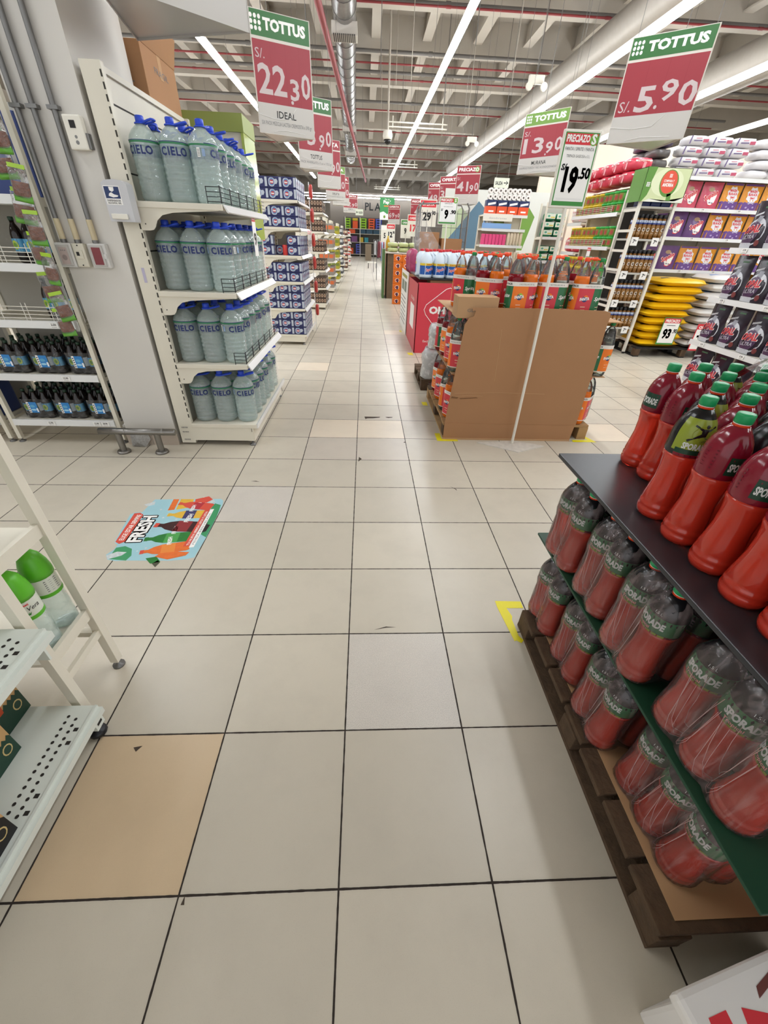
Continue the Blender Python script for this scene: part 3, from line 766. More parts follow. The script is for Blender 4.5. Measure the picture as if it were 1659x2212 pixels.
tag(MB().box(-.12, -.13, 0, .12, .13, .30, mat('navy_case', '#26386f', .4), bev=.01).build('soda_case', loc=(-3.185, 3.47, .2005)), 'navy blue case on the lowest shelf at the left edge', 'case')
for k in range(3):
    tag(MB().box(-.055, -.1, 0, .055, .1, .36, mat('leaf_green_pack', '#62b048', .3, trans=0), bev=.02).build('snack_bag', loc=(-2.86+.125*k, 3.46, 1.7005)), 'bright green pack on the top shelf of the rear left rack, %s from left' % ORD[k], 'snack pack')

# hanging clip strip of nut packets
NUT = mat('nuts_brown', '#96583c', .6, noise=.75, nscale=85, bump=.8, bscale=90); PKG = mat('packet_green', '#5f9e33', .25); PKL = mat('packet_lime', '#a9cf3f', .25)
PKW = film_mat('packet_clear', (.98, .98, .98, 1), .16, .06, 1.0, 22)
st = MB(); st.box(-.012, .012, 0, .012, .014, 1.25, mat('clip_strip', '#d9d9d6', .3)); tag(st.build('clip_strip', loc=(-2.085, 3.21, .92)), 'white hanging clip strip holding nut packets beside the rear rack', 'clip strip')
np_ = thing('nut_packet', 'nut packet', 'nut packet')
def pillow(mb, w, z0, z1, th, m, n=8, zs=6, yo=0., bulge=lambda t: 1.):
    """soft packet: two bulged sheets meeting at the edges"""
    vs = []; fs = []
    for sgn in (-1, 1):
        base = len(vs)
        for j in range(zs+1):
            t = j/zs
            for i in range(n+1):
                u = i/n*2-1
                b = (max(0, 1-u*u)**.5)*(max(0, 1-(2*t-1)**4))**.5
                vs.append((u*w/2, yo+sgn*th/2*b*bulge(t), z0+(z1-z0)*t))
        for j in range(zs):
            for i in range(n):
                q = (base+j*(n+1)+i, base+j*(n+1)+i+1, base+(j+1)*(n+1)+i+1, base+(j+1)*(n+1)+i)
                fs.append(q if sgn < 0 else q[::-1])
    return mb.add(vs, fs, m, True)
mb = MB(); pillow(mb, .104, .018, .100, .052, NUT); mb.build('nuts', np_)
mb = MB(); pillow(mb, .112, .0, .17, .06, PKW); mb.build('pouch', np_)
mb = MB(); mb.box(-.05, -.003, .166, .05, .003, .188, PKL); mb.build('header', np_)
mb = MB(); pillow(mb, .116, -.004, .035, .05, PKG, bulge=lambda t: 1-.3*t); mb.build('bottom_band', np_)
NP = Proto(np_, 'nut packets on the hanging strip')
for k in range(11):
    NP.place((-2.085+.034*((k % 2)*2-1), 3.172-.055*(k % 2), .90+.109*k), RND.uniform(-.5, .5), 'nut packet with green ends on the hanging strip, %s from the bottom' % ORD[k], ry=RND.uniform(-.25, .25), scale=.95)

# ================================================================= NEAR LEFT: slim rack with aloe bottles, perforated gondola
FX = -1.05
t = thing('slim_rack', 'cream slim end rack with tall posts at the left edge, green-capped bottles inside', 'shelving rack', (FX, .86, 0))
for y in (0., .225):
    p = MB(); p.box(-.016, y-.016, .035, .016, y+.016, 2.2, CREAM); p.lathe([(.024, 0), (.024, .006), (.007, .012), (.007, .04)], 12, GALV, M=Matrix.Translation((0, y, 0))); p.build('post', t)
for z in (.35, .75, 1.15, 1.6):
    s = MB(); s.box(-.9, -.0, z-.04, -.012, .24, z-.026, CREAM); so = s.build('shelf', t)
    MB().box(-.008, .016, z-.034, .008, .209, z+.012, CREAM).build('side_rail', so)
s = MB(); s.box(-.006, .016, .215, .010, .225, .245, CREAM); s.box(-.9, .2, .215, -.012, .23, .24, CREAM); s.build('lower_rail', t)
for y in (0., .225):
    MB().box(-.9, y-.014, .035, -.87, y+.014, 2.2, CREAM).build('post', t)
ALO = mat('aloe_green', '#5db32c', .35); ALOL = mat('aloe_label', '#d9dccf', .4)
CLEARB = JUGM
al = thing('aloe_bottle', 'aloe bottle', 'drink bottle')
MB().lathe([(.034, 0), (.041, .006), (.041, .05), (.038, .058), (.041, .066), (.041, .12), (.038, .128), (.041, .136), (.042, .165), (.042, .235)], 18, CLEARB).build('bottle', al)
MB().lathe([(.0435, .225), (.0438, .242), (.040, .27), (.030, .302), (.018, .318), (.008, .322)], 18, ALO).build('cap', al)
lb = MB(); lb.lathe([(.0428, .15), (.0428, .228)], 20, ALOL, cap0=False, cap1=False); lb.lathe([(.0431, .15), (.0431, .164)], 20, ALO, cap0=False, cap1=False)
mp = cyl_map(.0434); lb.text('Aloe Vera', 0, .188, .017, mp, INK, wid=.082, shear=.2); lb.text('Sweet', 0, .21, .009, mp, REDP, bold=.03, wid=.03)
for a in (-.5, -.2, .1, .4, .7): lb.shape([(-.003+.006*a, .172), (.003+.006*a, .172), (.014*a*1.2, .183)], mp, GREENP)
for k in range(6): lb.shape([(.085, .172+.008*k), (.125, .172+.008*k), (.125, .175+.008*k), (.085, .175+.008*k)], mp, INKG)
lb.build('label', al)
ALP = Proto(al)
ALP.place((-1.115, .95, .3245), .75, 'green-capped aloe bottle nearer the camera in the slim left rack', scale=1.04)
ALP.place((-1.12, 1.055, .3245), -1.2, 'green-capped aloe bottle behind the other in the slim left rack', scale=1.04)

PERF = mat('perforated_shelf_paint', '#d3d8d0', .4, noise=.03); HOLE = mat('hole_dark', '#26221e', .8)
t = thing('perforated_gondola', 'pale perforated-shelf gondola with boxes at the lower left corner', 'shelving unit', (-.965, .83, 0))
def pshelf(z, xo, L):
    s = MB(); s.box(-.45, -L, z-.012, xo, 0, z, PERF)
    s.box(xo-.002, -L, z-.03, xo+.006, 0, z+.004, PERF); s.box(xo+.004, -L, z-.034, xo+.02, 0, z-.008, PERF)
    y = -.04
    k = 0
    while y > -L+.02:
        for xx in (xo-.071, xo-.041):
            s.lathe([(.0054, z+.0004), (.0054, z+.0010)], 8, HOLE, M=Matrix.Translation((xx, y-(.01 if xx > xo-.05 else 0), 0)))
        if k % 9 in (2, 4): s.box(xo-.027, y-.008, z+.0002, xo-.013, y+.004, z+.0008, HOLE)
        y -= .022; k += 1
    s.build('shelf', t)
pshelf(.125, 0., 1.1); pshelf(.545, -.0, 1.1)
mb = MB(); mb.box(-.46, -1.1, .02, -.45, 0, 1.6, PERF); mb.build('back_panel', t)
mb = MB(); mb.box(-.45, -.055, .05, .012, -.012, .112, PERF); mb.box(.0125, -.045, .068, .0135, -.022, .10, HOLE); mb.build('base_beam', t)
mb = MB(); mb.lathe([(.022, 0), (.03, .012), (.026, .028), (.012, .03), (.012, .052)], 12, BLACKM, M=Matrix.Translation((-.012, -.035, 0))); mb.build('foot', t)
mb = MB(); mb.box(-.45, -.03, .11, -.42, -.0, 1.6, PERF); mb.box(-.44, -.02, .42, -.02, -.012, .533, PERF); mb.build('bracket', t)
# beer boxes on the lower shelf
TANB = mat('box_tan', '#c19a67', .6); DKG = mat('box_dark_green', '#163a2b', .5); BLKB = mat('box_black', '#141214', .5); AMB = mat('glass_amber_print', '#b4431c', .4); GOLD = mat('gold_print', '#c8b077', .4)
def beer_box(label, y, low, h=.135, x=-1.255):
    w, d = .21, .125
    t = thing('drink_box', label, 'drink box', (x, y, .1265), 0)
    MB().box(-w/2, -d/2, 0, w/2, d/2, h*.5, low).build('lower_band', t)
    MB().box(-w/2, -d/2, h*.5, w/2, d/2, h, TANB).build('carton', t)
    mb = MB()
    for O, U, W_ in (((0, -d/2-.0006, 0), (1, 0, 0), w), ((w/2+.0006, 0, 0), (0, 1, 0), d)):
        mp = plane_map(O, U, (0, 0, 1)); mp2 = plane_map(O, U, (0, 0, 1), .0004)
        mb.disc(W_*.26, h*.3, .017, .021, mp, GOLD, 12); mb.disc(W_*.26, h*.3, .013, .016, mp2, low, 12)
        mb.disc(-W_*.1, h*.76, .02, .02, mp, CARDD, 14); mb.disc(-W_*.1, h*.76, .017, .017, mp2, TANB, 14)
        for q in range(7): mb.shape([(-W_/2+W_*q/7, h*.5), (-W_/2+W_*(q+1)/7, h*.5), (-W_/2+W_*(q+.5)/7, h*.5+.014)], mp, low)
    mp = plane_map((0, 0, h+.0006), (1, 0, 0), (0, 1, 0)); mb.shape([(-.03, -.045), (.03, -.05), (.022, .05), (-.022, .05)], mp, AMB)
    mp = plane_map((w/2+.001, 0, 0), (0, 1, 0), (0, 0, 1)); mb.shape([(-.05, .085), (-.012, .085), (-.006, .13), (-.056, .13)], mp, AMB)
    mb.build('printing', t)
    return t
beer_box('tan and green drink box with amber glass print, farthest on perforated shelf', .772, DKG, .19, x=-1.297)
beer_box('tan and green drink box with gold seal, middle of perforated shelf', .627, DKG, .16, x=-1.231)
beer_box('tan and black drink box with gold seal, nearest on perforated shelf', .405, BLKB, .16, x=-1.090)
# ================================================================= PALLETS
def pallet(name, label, x0, x1, y0, y1, h=.13, runners='y', m=WOOD, seed=1):
    t = thing(name, label, 'pallet', ((x0+x1)/2, (y0+y1)/2, 0))
    R_ = random.Random(seed); w, d = x1-x0, y1-y0
    n = max(4, int(d/.15))
    for k in range(n):                       # deck boards run in x
        y = -d/2 + d*k/n
        mb = MB(); j = R_.uniform(-.008, .008)
        mb.box(-w/2+j, y+.006, h-.022, w/2, y+d/n-.010, h, m if R_.random() < .6 else WOODD, bev=.003); mb.build('deck_board', t)
    for x in (-w/2, -.05, w/2-.09):          # blocks
        for y in (-d/2, -.05, d/2-.10):
            MB().box(x, y, .018, x+.09, y+.10, h-.022, WOODD if R_.random() < .5 else m, bev=.004).build('block', t)
    for x in (-w/2, -.05, w/2-.09):
        MB().box(x, -d/2, .0, x+.09, d/2, .018, m).build('bottom_board', t)
    return t

# ================================================================= SPORTS DRINK PALLET (right foreground)
PX0, PX1, PY0, PY1 = .765, 1.78, .20, 1.30
Z_P, Z_G, Z_B = .118, .492, .868
pallet('wood_pallet', 'worn wooden pallet under the red sports drink stack', PX0-.005, PX1, PY0-.01, PY1-.02, Z_P, m=WOODD, seed=4)
def liquid(name, base, deep):
    """coloured drink in a clear bottle: tinted see-through body"""
    M = bpy.data.materials.new(name); M.use_nodes = True
    b = M.node_tree.nodes['Principled BSDF']
    b.inputs['Base Color'].default_value = lin(base); b.inputs['Transmission Weight'].default_value = deep
    b.inputs['Roughness'].default_value = .10; b.inputs['IOR'].default_value = 1.34; b.inputs['Specular IOR Level'].default_value = .6
    return M
REDL = liquid('red_drink', '#f2452f', .48); REDL.node_tree.nodes['Principled BSDF'].inputs['Coat Weight'].default_value = .6
REDSH = mat('sleeve_deep_red', '#7c1026', .14, spec=.6, noise=.12, nscale=40); OLIVE = mat('sleeve_olive', '#8d9a34', .2); SLBLK = mat('sleeve_black', '#171618', .2); SLGRN = mat('sleeve_dark_green', '#1e4030', .2)
GCAP = mat('green_cap', '#179257', .35); ORANGEN = mat('drink_neck', '#d8431f', .2); SILV = mat('silver_print', '#d9dbd8', .35)
BOTP = [(.036, .0), (.046, .003), (.0500, .014), (.0510, .026), (.0480, .030), (.0505, .036), (.0500, .046), (.0470, .050), (.0490, .058), (.0450, .085), (.0405, .125), (.0412, .165), (.0455, .195), (.0490, .205), (.0475, .212)]
SLP = [(.0475, .212), (.0500, .218), (.0500, .268), (.0480, .285), (.0420, .305), (.0310, .325), (.0200, .340)]
def sport_bottle(root, at=(0, 0), sleeve='red', name='bottle', simple=False, rot=0.):
    """drink body with flutes, shrink sleeve, neck and cap; returns the body"""
    M = Matrix.Translation((at[0], at[1], 0)) @ Matrix.Rotation(rot, 4, 'Z')
    b = MB(); b.lathe(BOTP, 22 if not simple else 14, REDL, M=M)
    o = b.build(name, root)
    MB().lathe([(.0200, .338), (.0165, .346), (.0165, .352)], 12, ORANGEN, M=M).build('neck', o if root.get('category') == 'drink pack' else root)
    s = MB(); s.lathe(SLP, 22 if not simple else 14, REDSH if sleeve == 'red' else SLBLK, M=M, cap0=False)
    def sm(off=0.):
        def f(u, v):
            for (r0, z0), (r1, z1) in zip(SLP, SLP[1:]):
                if z0 <= v <= z1: r = r0+(r1-r0)*(v-z0)/(z1-z0); break
            else: r = SLP[-1][0] if v > SLP[-1][1] else SLP[0][0]
            r += .0006+off; a = -PI/2+u/.05
            return tuple(M @ Vector((r*math.cos(a), r*math.sin(a), v)))
        return f
    if sleeve == 'red':
        s.patch(-.03, .03, .228, .275, sm(), SLGRN, 5, 3); s.text('SPORADE', 0, .240, .020, sm(.0004), SILV, bold=.04, wid=.052)
        for k in range(9): s.shape([(.050+.0026*k, .224), (.0515+.0026*k, .224), (.0515+.0026*k, .240), (.050+.0026*k, .240)], sm(.0004), WHITEP)
        s.patch(.070, .098, .238, .266, sm(), mat('sleeve_wine', '#5d0d1f', .25), 4, 2)
        for k in range(6): s.shape([(-.11, .236+.009*k), (-.06, .236+.009*k), (-.06, .2395+.009*k), (-.11, .2395+.009*k)], sm(.0003), mat('sleeve_wine', '#5d0d1f', .25))
    elif sleeve == 'olive':
        s.patch(-.06, .062, .228, .318, sm(), OLIVE, 10, 8)
        s.disc(.004, .280, .030, .024, sm(.0004), OLIVE, 18)
        for q in ([(-.012, .272), (.006, .276), (.012, .296), (-.004, .296)], [(-.034, .262), (-.030, .257), (-.004, .274), (-.010, .280)], [(.0, .276), (.006, .272), (.030, .262), (.031, .267)], [(.008, .294), (.012, .289), (.034, .300), (.032, .304)], [(-.004, .296), (-.006, .290), (-.028, .300), (-.026, .304)]): s.shape(q, sm(.0006), SLBLK)   # leaping figure
        s.disc(.006, .302, .005, .005, sm(.0006), SLBLK, 8)
        s.patch(-.05, .055, .222, .236, sm(.0003), SLGRN, 8, 1)
        s.text('SPORADE', -.006, .238, .017, sm(.0006), SILV, bold=.04, wid=.062); s.text('LATAS CUP', .012, .260, .006, sm(.0006), INK, wid=.03)
        s.patch(-.05, .055, .213, .222, sm(.0003), REDSH, 8, 1)
    else:
        s.patch(-.085, .085, .222, .276, sm(), mat('sleeve_green', '#2c6b42', .2), 12, 3); s.patch(-.10, .10, .2125, .2215, sm(.0002), REDSH, 12, 1); s.text('SPORADE', 0, .240, .022, sm(.0005), SILV, bold=.05, wid=.082)
        s.text('Tropical', -.012, .224, .010, sm(.0005), mat('pink_print', '#e59a95', .4), bold=.02, wid=.042)
        s.text('1.5 L', .012, .284, .008, sm(.0005), SILV, wid=.02); s.patch(-.03, .05, .213, .2215, sm(.0003), OLIVE, 6, 1)
    s.build('sleeve', o if root.get('category') == 'drink pack' else root)
    c_ = MB(); c_.lathe([(.0185, .347), (.0200, .349), (.0200, .366), (.0185, .370), (.012, .3715)], 16, GCAP, M=M); c_.lathe([(.0185, .345), (.0185, .347)], 14, mat('cap_ring', '#e8d3c8', .3), M=M)
    c_.build('cap', o if root.get('category') == 'drink pack' else root)
    return o
# boards
MB().box(PX0+.012, PY0-.05, 0, PX1-.02, PY1+.10, .010, mat('green_board', '#17402c', .5, noise=.15, nscale=12), bev=.002)
gb = MB(); gb.box(PX0+.012, PY0-.035, Z_G-.010, PX1-.02, PY1+.085, Z_G, mat('green_board', '#17402c', .5, noise=.15, nscale=12), bev=.002)
tag(gb.build('display_board'), 'dark green board between the two wrapped drink layers', 'board')
bb = MB(); bb.box(PX0+.012, PY0-.05, Z_B-.014, PX1+.02, PY1+.115, Z_B, mat('black_board', '#2c2d31', .34, noise=.2, nscale=5), bev=.003)
tag(bb.build('display_board'), 'black board carrying the loose red sports drink bottles', 'board')
tag(MB().box(PX0+.045, PY0+.02, 0, PX1-.1, PY1-.05, .003, CARD2).build('cardboard_sheet', loc=(0, 0, Z_P+.0003)), 'flat cardboard sheet on the pallet under the lowest drink packs', 'cardboard sheet')
# wrapped packs, 2 along the aisle x 3 deep
FILM = film_mat('shrink_film', (.985, .975, .975, 1), .11, .12, .4, 15, hazecol=(.92, .70, .68, 1), streak=(3., 3., .40))  # streaked haze also puts the film's highlights into its colour
BP = .104
FOLD = mat('film_fold', '#c79f9c', .3)
def pack_film(root, nx, ny, p, r, h, htop):
    """film hull round a block of bottles, sagging between them and gathered at the shoulders"""
    out = []
    def sdist(x, y):
        bx, by = (nx-1)/2*p, (ny-1)/2*p
        best = 9
        for i in range(nx):
            for j in range(ny):
                best = min(best, math.hypot(x-(i-(nx-1)/2)*p, y-(j-(ny-1)/2)*p))
        return best
    n = 72; ring = []
    for k in range(n):
        a = 2*PI*k/n; ca, sa = math.cos(a), math.sin(a)
        lo, hi = 0, 2.
        for _ in range(26):                    # outline of a slightly inflated union, smoothed
            mid = (lo+hi)/2; x, y = ca*mid, sa*mid
            qx, qy = max(abs(x)-(nx-1)/2*p, 0), max(abs(y)-(ny-1)/2*p, 0)
            d = .45*math.hypot(qx, qy)+.55*sdist(x, y)
            if d < r+.004: lo = mid
            else: hi = mid
        ring.append((ca*lo, sa*lo))
    prof = [(.93, .001), (1.0, .012), (1.004, .04), (.995, .06), (.985, .12), (.98, .18), (1.0, .212), (1.0, .262), (.985, .285), (.90, .315), (.72, .345), (.45, .362), (.2, .366)]
    vs = []
    rr = random.Random(5)
    for q, (s, z) in enumerate(prof):
        for k, (x, y) in enumerate(ring):
            w = 1+.010*math.sin(k*1.7+q*2.1)+rr.uniform(-.006, .006)
            if 3 <= q <= 5: w *= 1
            vs.append((x*s*w, y*s*w, z+(.006*math.sin(k*.9+q) if q > 8 else 0)))
    fs = []
    for q in range(len(prof)-1):
        for k in range(n): fs.append((q*n+k, q*n+(k+1) % n, (q+1)*n+(k+1) % n, (q+1)*n+k))
    fs.append(tuple((len(prof)-1)*n+k for k in range(n)))
    mb = MB(); mb.add(vs, fs, FILM, True); o = mb.build('shrink_film', root)
    g = MB(); xf = -((nx-1)/2*p+r+.0045)
    for j in range(ny-1):                      # gathered folds of the film between neighbouring bottles
        yc = (j+1-ny/2)*p
        for a, b_, dz, ex in ((.046, .040, 0, 5.), (.030, .044, .010, 3.2), (.050, .022, .022, 2.6), (.020, .030, .05, 1.6)):
            pts = []
            for q in range(9):
                t_ = q/8*2-1; z = .022+dz+(.17+.05*rr.random())*abs(t_)**ex+rr.uniform(-.004, .004); yy = yc+(a if t_ > 0 else b_)*t_+rr.uniform(-.002, .002)
                d = min(abs(yy-(i-(ny-1)/2)*p) for i in range(ny)); pts.append((xf+max(0, r-math.sqrt(max(0, r*r-d*d)))*.62-.001, yy, z))
            g.tube(pts, .00055, FOLD, 4)
    g.build('film_fold', o)
    return o
def drink_pack(nx, ny):
    pk = thing('drink_pack', 'drink pack', 'drink pack')
    for ix in range(nx):
        for iy in range(ny):
            sport_bottle(pk, ((ix-(nx-1)/2)*BP, (iy-(ny-1)/2)*BP), 'green', simple=(ix == 2), rot=-PI/2+RND.uniform(-.35, .35)+(.5 if iy else -.2))
    pack_film(pk, nx, ny, BP, .0505, .36, .366)
    return Proto(pk)
PK, PKR = drink_pack(3, 2), drink_pack(2, 3)
# the nearest low pack is wrapped fully milky
LN = {0: 'lower layer', 1: 'upper layer'}
yk = [1.205-.234*k for k in range(3)]
for layer, z in ((0, Z_P+.0035), (1, Z_G+.0005)):
    for k, y in enumerate(yk):
        for c_ in range(3):
            if c_ == 2 and k: continue
            x = PX0+.065+BP+.328*c_+(.012 if k % 2 else 0) - (.012 if layer else 0)
            PK.place((x, y+(.01 if layer else 0), z), RND.uniform(-.03, .03), 'film-wrapped red sports drink pack, %s, %s from the far end, %s' % (LN[layer], ORD[k], ('aisle side', 'second from the aisle', 'third from the aisle')[c_]), 'wrapped sports drink packs', scale=(1, 1, .955))
for layer, z in ((0, Z_P+.0035), (1, Z_G+.0005)):
    for c_ in range(3):
        PKR.place((.925-.03*layer+.222*c_, .438+.0*layer, z), .03, 'film-wrapped red sports drink pack nearest the camera, %s, %s' % (LN[layer], ('aisle side', 'second from the aisle', 'third from the aisle')[c_]), 'wrapped sports drink packs', scale=(1, 1, .955))
# loose bottles on the black board
P_ = {}
for kind in ('red', 'olive'):
    rt = thing('sport_drink_bottle', kind, 'drink bottle')
    sport_bottle(rt, (0, 0), kind)
    P_[kind] = Proto(rt, 'loose sports drink bottles on the black board')
rows = [  # column x, list of (y, kind, turn)
    (.905, [(.995, 'olive', .35), (.872, 'red', .7), (.752, 'red', .15), (.640, 'red', .9), (.525, 'red', -.3), (.41, 'olive', .2), (.295, 'red', 1.)]),
    (1.035, [(1.335, 'red', -.75), (1.226, 'red', .6), (1.12, 'olive', 1.3), (1.015, 'red', .2), (.905, 'olive', 1.0), (.79, 'red', .4), (.68, 'olive', .8), (.565, 'red', -.1), (.45, 'red', .5), (.335, 'red', 1.4)]),
    (1.150, [(1.345, 'red', .4), (1.235, 'red', -.3), (1.12, 'red', .7), (1.01, 'olive', 1.2), (.90, 'red', .1), (.785, 'olive', .4), (.67, 'red', .9), (.56, 'red', .3), (.445, 'red', .8), (.33, 'olive', .4)]),
    (1.265, [(1.35, 'olive', 1.2), (1.24, 'red', .2), (1.13, 'olive', .9), (1.015, 'red', .6), (.9, 'olive', 1.5), (.79, 'red', .2), (.675, 'red', .7), (.56, 'olive', .3)]),
    (1.380, [(1.345, 'red', .3), (1.235, 'olive', .9), (1.12, 'red', .5), (1.01, 'red', 1.1)]),
    (1.495, [(1.35, 'red', .5), (1.24, 'red', 1.1), (1.13, 'olive', .3)]),
    (1.610, [(1.345, 'olive', .5), (1.24, 'red', 1.1)]),
]
for c_, (x, lst) in enumerate(rows):
    for k, (y, kind, a) in enumerate(lst):
        P_[kind].place((x+RND.uniform(-.003, .003), y, Z_B+.0005), a-.55, '%s red drink bottle on black board, %s row from aisle, %s from far end' % ('olive-sleeved' if kind == 'olive' else 'wine-sleeved', ORD[c_], ORD[k]))
# crumpled clear film among the loose bottles
RND.seed(9)
fm = MB(); vs = []; n = 9
for j in range(n):
    for i in range(n):
        u, v = i/(n-1)-.5, j/(n-1)-.5
        vs.append((u*.30+RND.uniform(-.015, .015), v*.26+RND.uniform(-.015, .015), .10-.28*(u*u+v*v)+RND.uniform(-.02, .02)))
fm.add(vs, [(j*n+i, j*n+i+1, (j+1)*n+i+1, (j+1)*n+i) for j in range(n-1) for i in range(n-1)], film_mat('loose_film', (.93, .95, .95, 1), .25, .1, 1.0, 12), True)
tag(fm.build('plastic_film', loc=(1.36, 1.18, 1.235)), 'torn clear plastic film lying over the loose sports drink bottles', 'plastic film')
# white carton in the lower right corner
t = thing('white_carton', 'white carton with red print cut by the lower right corner', 'carton', (.665, .095, 0), .2)
MB().box(.012, -.40, 0, .45, -.012, .235, mat('carton_white', '#dcd8d4', .5), bev=.01).build('carton', t)
MB().box(0, -.41, .205, .46, 0, .25, mat('carton_lid', '#e4e0dc', .45), bev=.012).build('lid', t)
mb = MB(); mp = plane_map((0, 0, .2506), (1, 0, 0), (0, 1, 0))
mb.shape([(.03, -.085), (.08, -.08), (.085, -.045), (.04, -.045)], mp, REDP); mb.shape([(.1, -.10), (.16, -.11), (.17, -.07), (.12, -.05)], mp, REDP); mb.shape([(.17, -.05), (.26, -.03), (.26, -.018), (.18, -.035)], mp, mat('brown_print', '#6d3a34', .5)); mb.build('printing', t)
# floor tape marks
def tape(label, legs):
    mb = MB()
    for k, p in enumerate(legs): mb.prism(p, .0007+.0003*k, .0012+.0003*k, YELTAPE, 'z')
    return tag(mb.build('floor_tape'), label, 'floor tape')
tape('L-shaped yellow tape mark on the floor at the corner of the sports drink pallet', [[(.690, 1.435), (.825, 1.43), (.825, 1.385), (.745, 1.385), (.690, 1.39)], [(.690, 1.39), (.735, 1.39), (.750, 1.33), (.742, 1.31), (.745, 1.21), (.76, 1.185), (.745, 1.17), (.725, 1.185), (.715, 1.18)]])
tape('yellow tape corner at the left foot of the cardboard-fronted display', [[(.685, 3.62), (.735, 3.62), (.735, 3.49), (.685, 3.44)], [(.735, 3.49), (.88, 3.49), (.885, 3.44), (.69, 3.44)]])
tape('yellow tape corner at the right foot of the cardboard-fronted display', [[(2.19, 3.46), (2.235, 3.46), (2.16, 3.66), (2.11, 3.66)], [(2.0, 3.46), (2.2, 3.46), (2.19, 3.51), (2.01, 3.505)]])
tape('small yellow tape patch beside the wrapped bags near the red stand', [[(.66, 4.52), (.72, 4.52), (.72, 4.40), (.665, 4.41)]])
tape('yellow tape patch at the corner of the red display stand', [[(.70, 6.95), (.79, 6.95), (.79, 6.76), (.76, 6.8), (.72, 6.78)]])
tape('yellow tape scrap farther along the red display stand', [[(.70, 8.9), (.75, 8.9), (.75, 8.7), (.71, 8.75)]])
# ================================================================= CARDBOARD-FRONTED DISPLAY with three-bottle packs
DX0, DX1, DY0, DY1 = .745, 2.05, 3.53, 4.72
pallet('wood_pallet', 'wooden pallet under the cardboard-fronted soda display', DX0, 2.15, DY0, DY1, .14, m=mat('pallet_new', '#a8855a', .85, noise=.3, nscale=9), seed=7)
# the big cardboard panel, with folded foot, nicked corner and creases
t = thing('cardboard_barrier', 'large brown cardboard sheet standing against the front of the soda display', 'cardboard panel', (0, 3.495, 0))
mb = MB()
mb.prism([(.745, .155), (1.995, .155), (2.0, .6), (1.99, 1.02), (1.995, 1.09), (1.985, 1.118), (1.94, 1.128), (1.5, 1.132), (1.2, 1.128), (.85, 1.122), (.86, 1.105), (.885, 1.10), (.875, 1.06), (.835, 1.045), (.825, 1.02), (.81, 1.0), (.79, .7)], 0, .008, CARD, 'y')
for (x0, z0, x1, z1, h) in ((.77, .40, 1.06, .415, .006), (.80, .435, 1.62, .445, .003), (1.12, .97, 1.14, .55, .0)):
    mb.tube([(x0, .001, z0), ((x0+x1)/2, -.0005, (z0+z1)/2+.01), (x1, .001, z1)], .0022, CARD2, 5)
mb.prism([(.775, .395), (.83, .39), (.84, .402), (.78, .408)], -.004, .0, CARDD, 'y'); mb.prism([(.85, .392), (1.0, .405), (1.02, .398), (.86, .385)], -.0025, .0, CARDD, 'y')
mb.build('sheet', t)
mb = MB(); mb.prism([(.745, .008), (1.975, .008), (1.985, .155), (.745, .155)], -.006, .003, CARD, 'y'); mb.build('folded_flap', t)
mb = MB(); mb.prism([(.742, 0), (1.975, 0), (1.965, .014), (.742, .014)], -.02, .003, CARD2, 'y'); mb.build('edge_fold', t)
# ---- three-bottle packs
def soda_liq(name, c, tr): return mat(name, c, .08, trans=tr, ior=1.3, spec=.6)
ORL = soda_liq('orange_soda', '#f2781c', .25); WINE = soda_liq('red_soda', '#8d1420', .35)
PETC = film_mat('pet_clear', (.90, .93, .92, 1), .05, .08, .3, 30)
PETD = film_mat('lemon_soda', (.84, .90, .86, 1), .14, .06, .3, 30, hazecol=(.75, .82, .78, 1))
ORC = mat('orange_cap', '#ef4f22', .35); GRC = mat('green_cap_soda', '#15803f', .35)
FOR_ = mat('sleeve_orange', '#ef7a22', .35); FRD = mat('sleeve_red', '#d23b45', .35); FGR = mat('sleeve_green', '#12753a', .35); SWH = mat('sleeve_white', '#e9e4dc', .4); FNAV = mat('logo_navy', '#27316b', .4); FLIM = mat('logo_leaf', '#9bc23a', .4)
def soda3_parts(root, x, y, liq, capm, parent_name='bottle', lvl=.30):
    M = Matrix.Translation((x, y, 0))
    b = MB(); b.lathe([(.030, .004), (.045, .0), (.058, .012), (.0630, .04), (.0630, .23), (.061, .27), (.0555, lvl)], 16, liq, M=M)
    b.lathe([(.0556, lvl), (.045, .345), (.030, .372), (.0165, .388), (.0155, .40)], 16, PETC, M=M, cap0=False)
    o = b.build(parent_name, root)
    MB().lathe([(.0205, .392), (.0215, .395), (.0215, .412), (.019, .416)], 14, capm, M=M).build('cap', o)
    return o
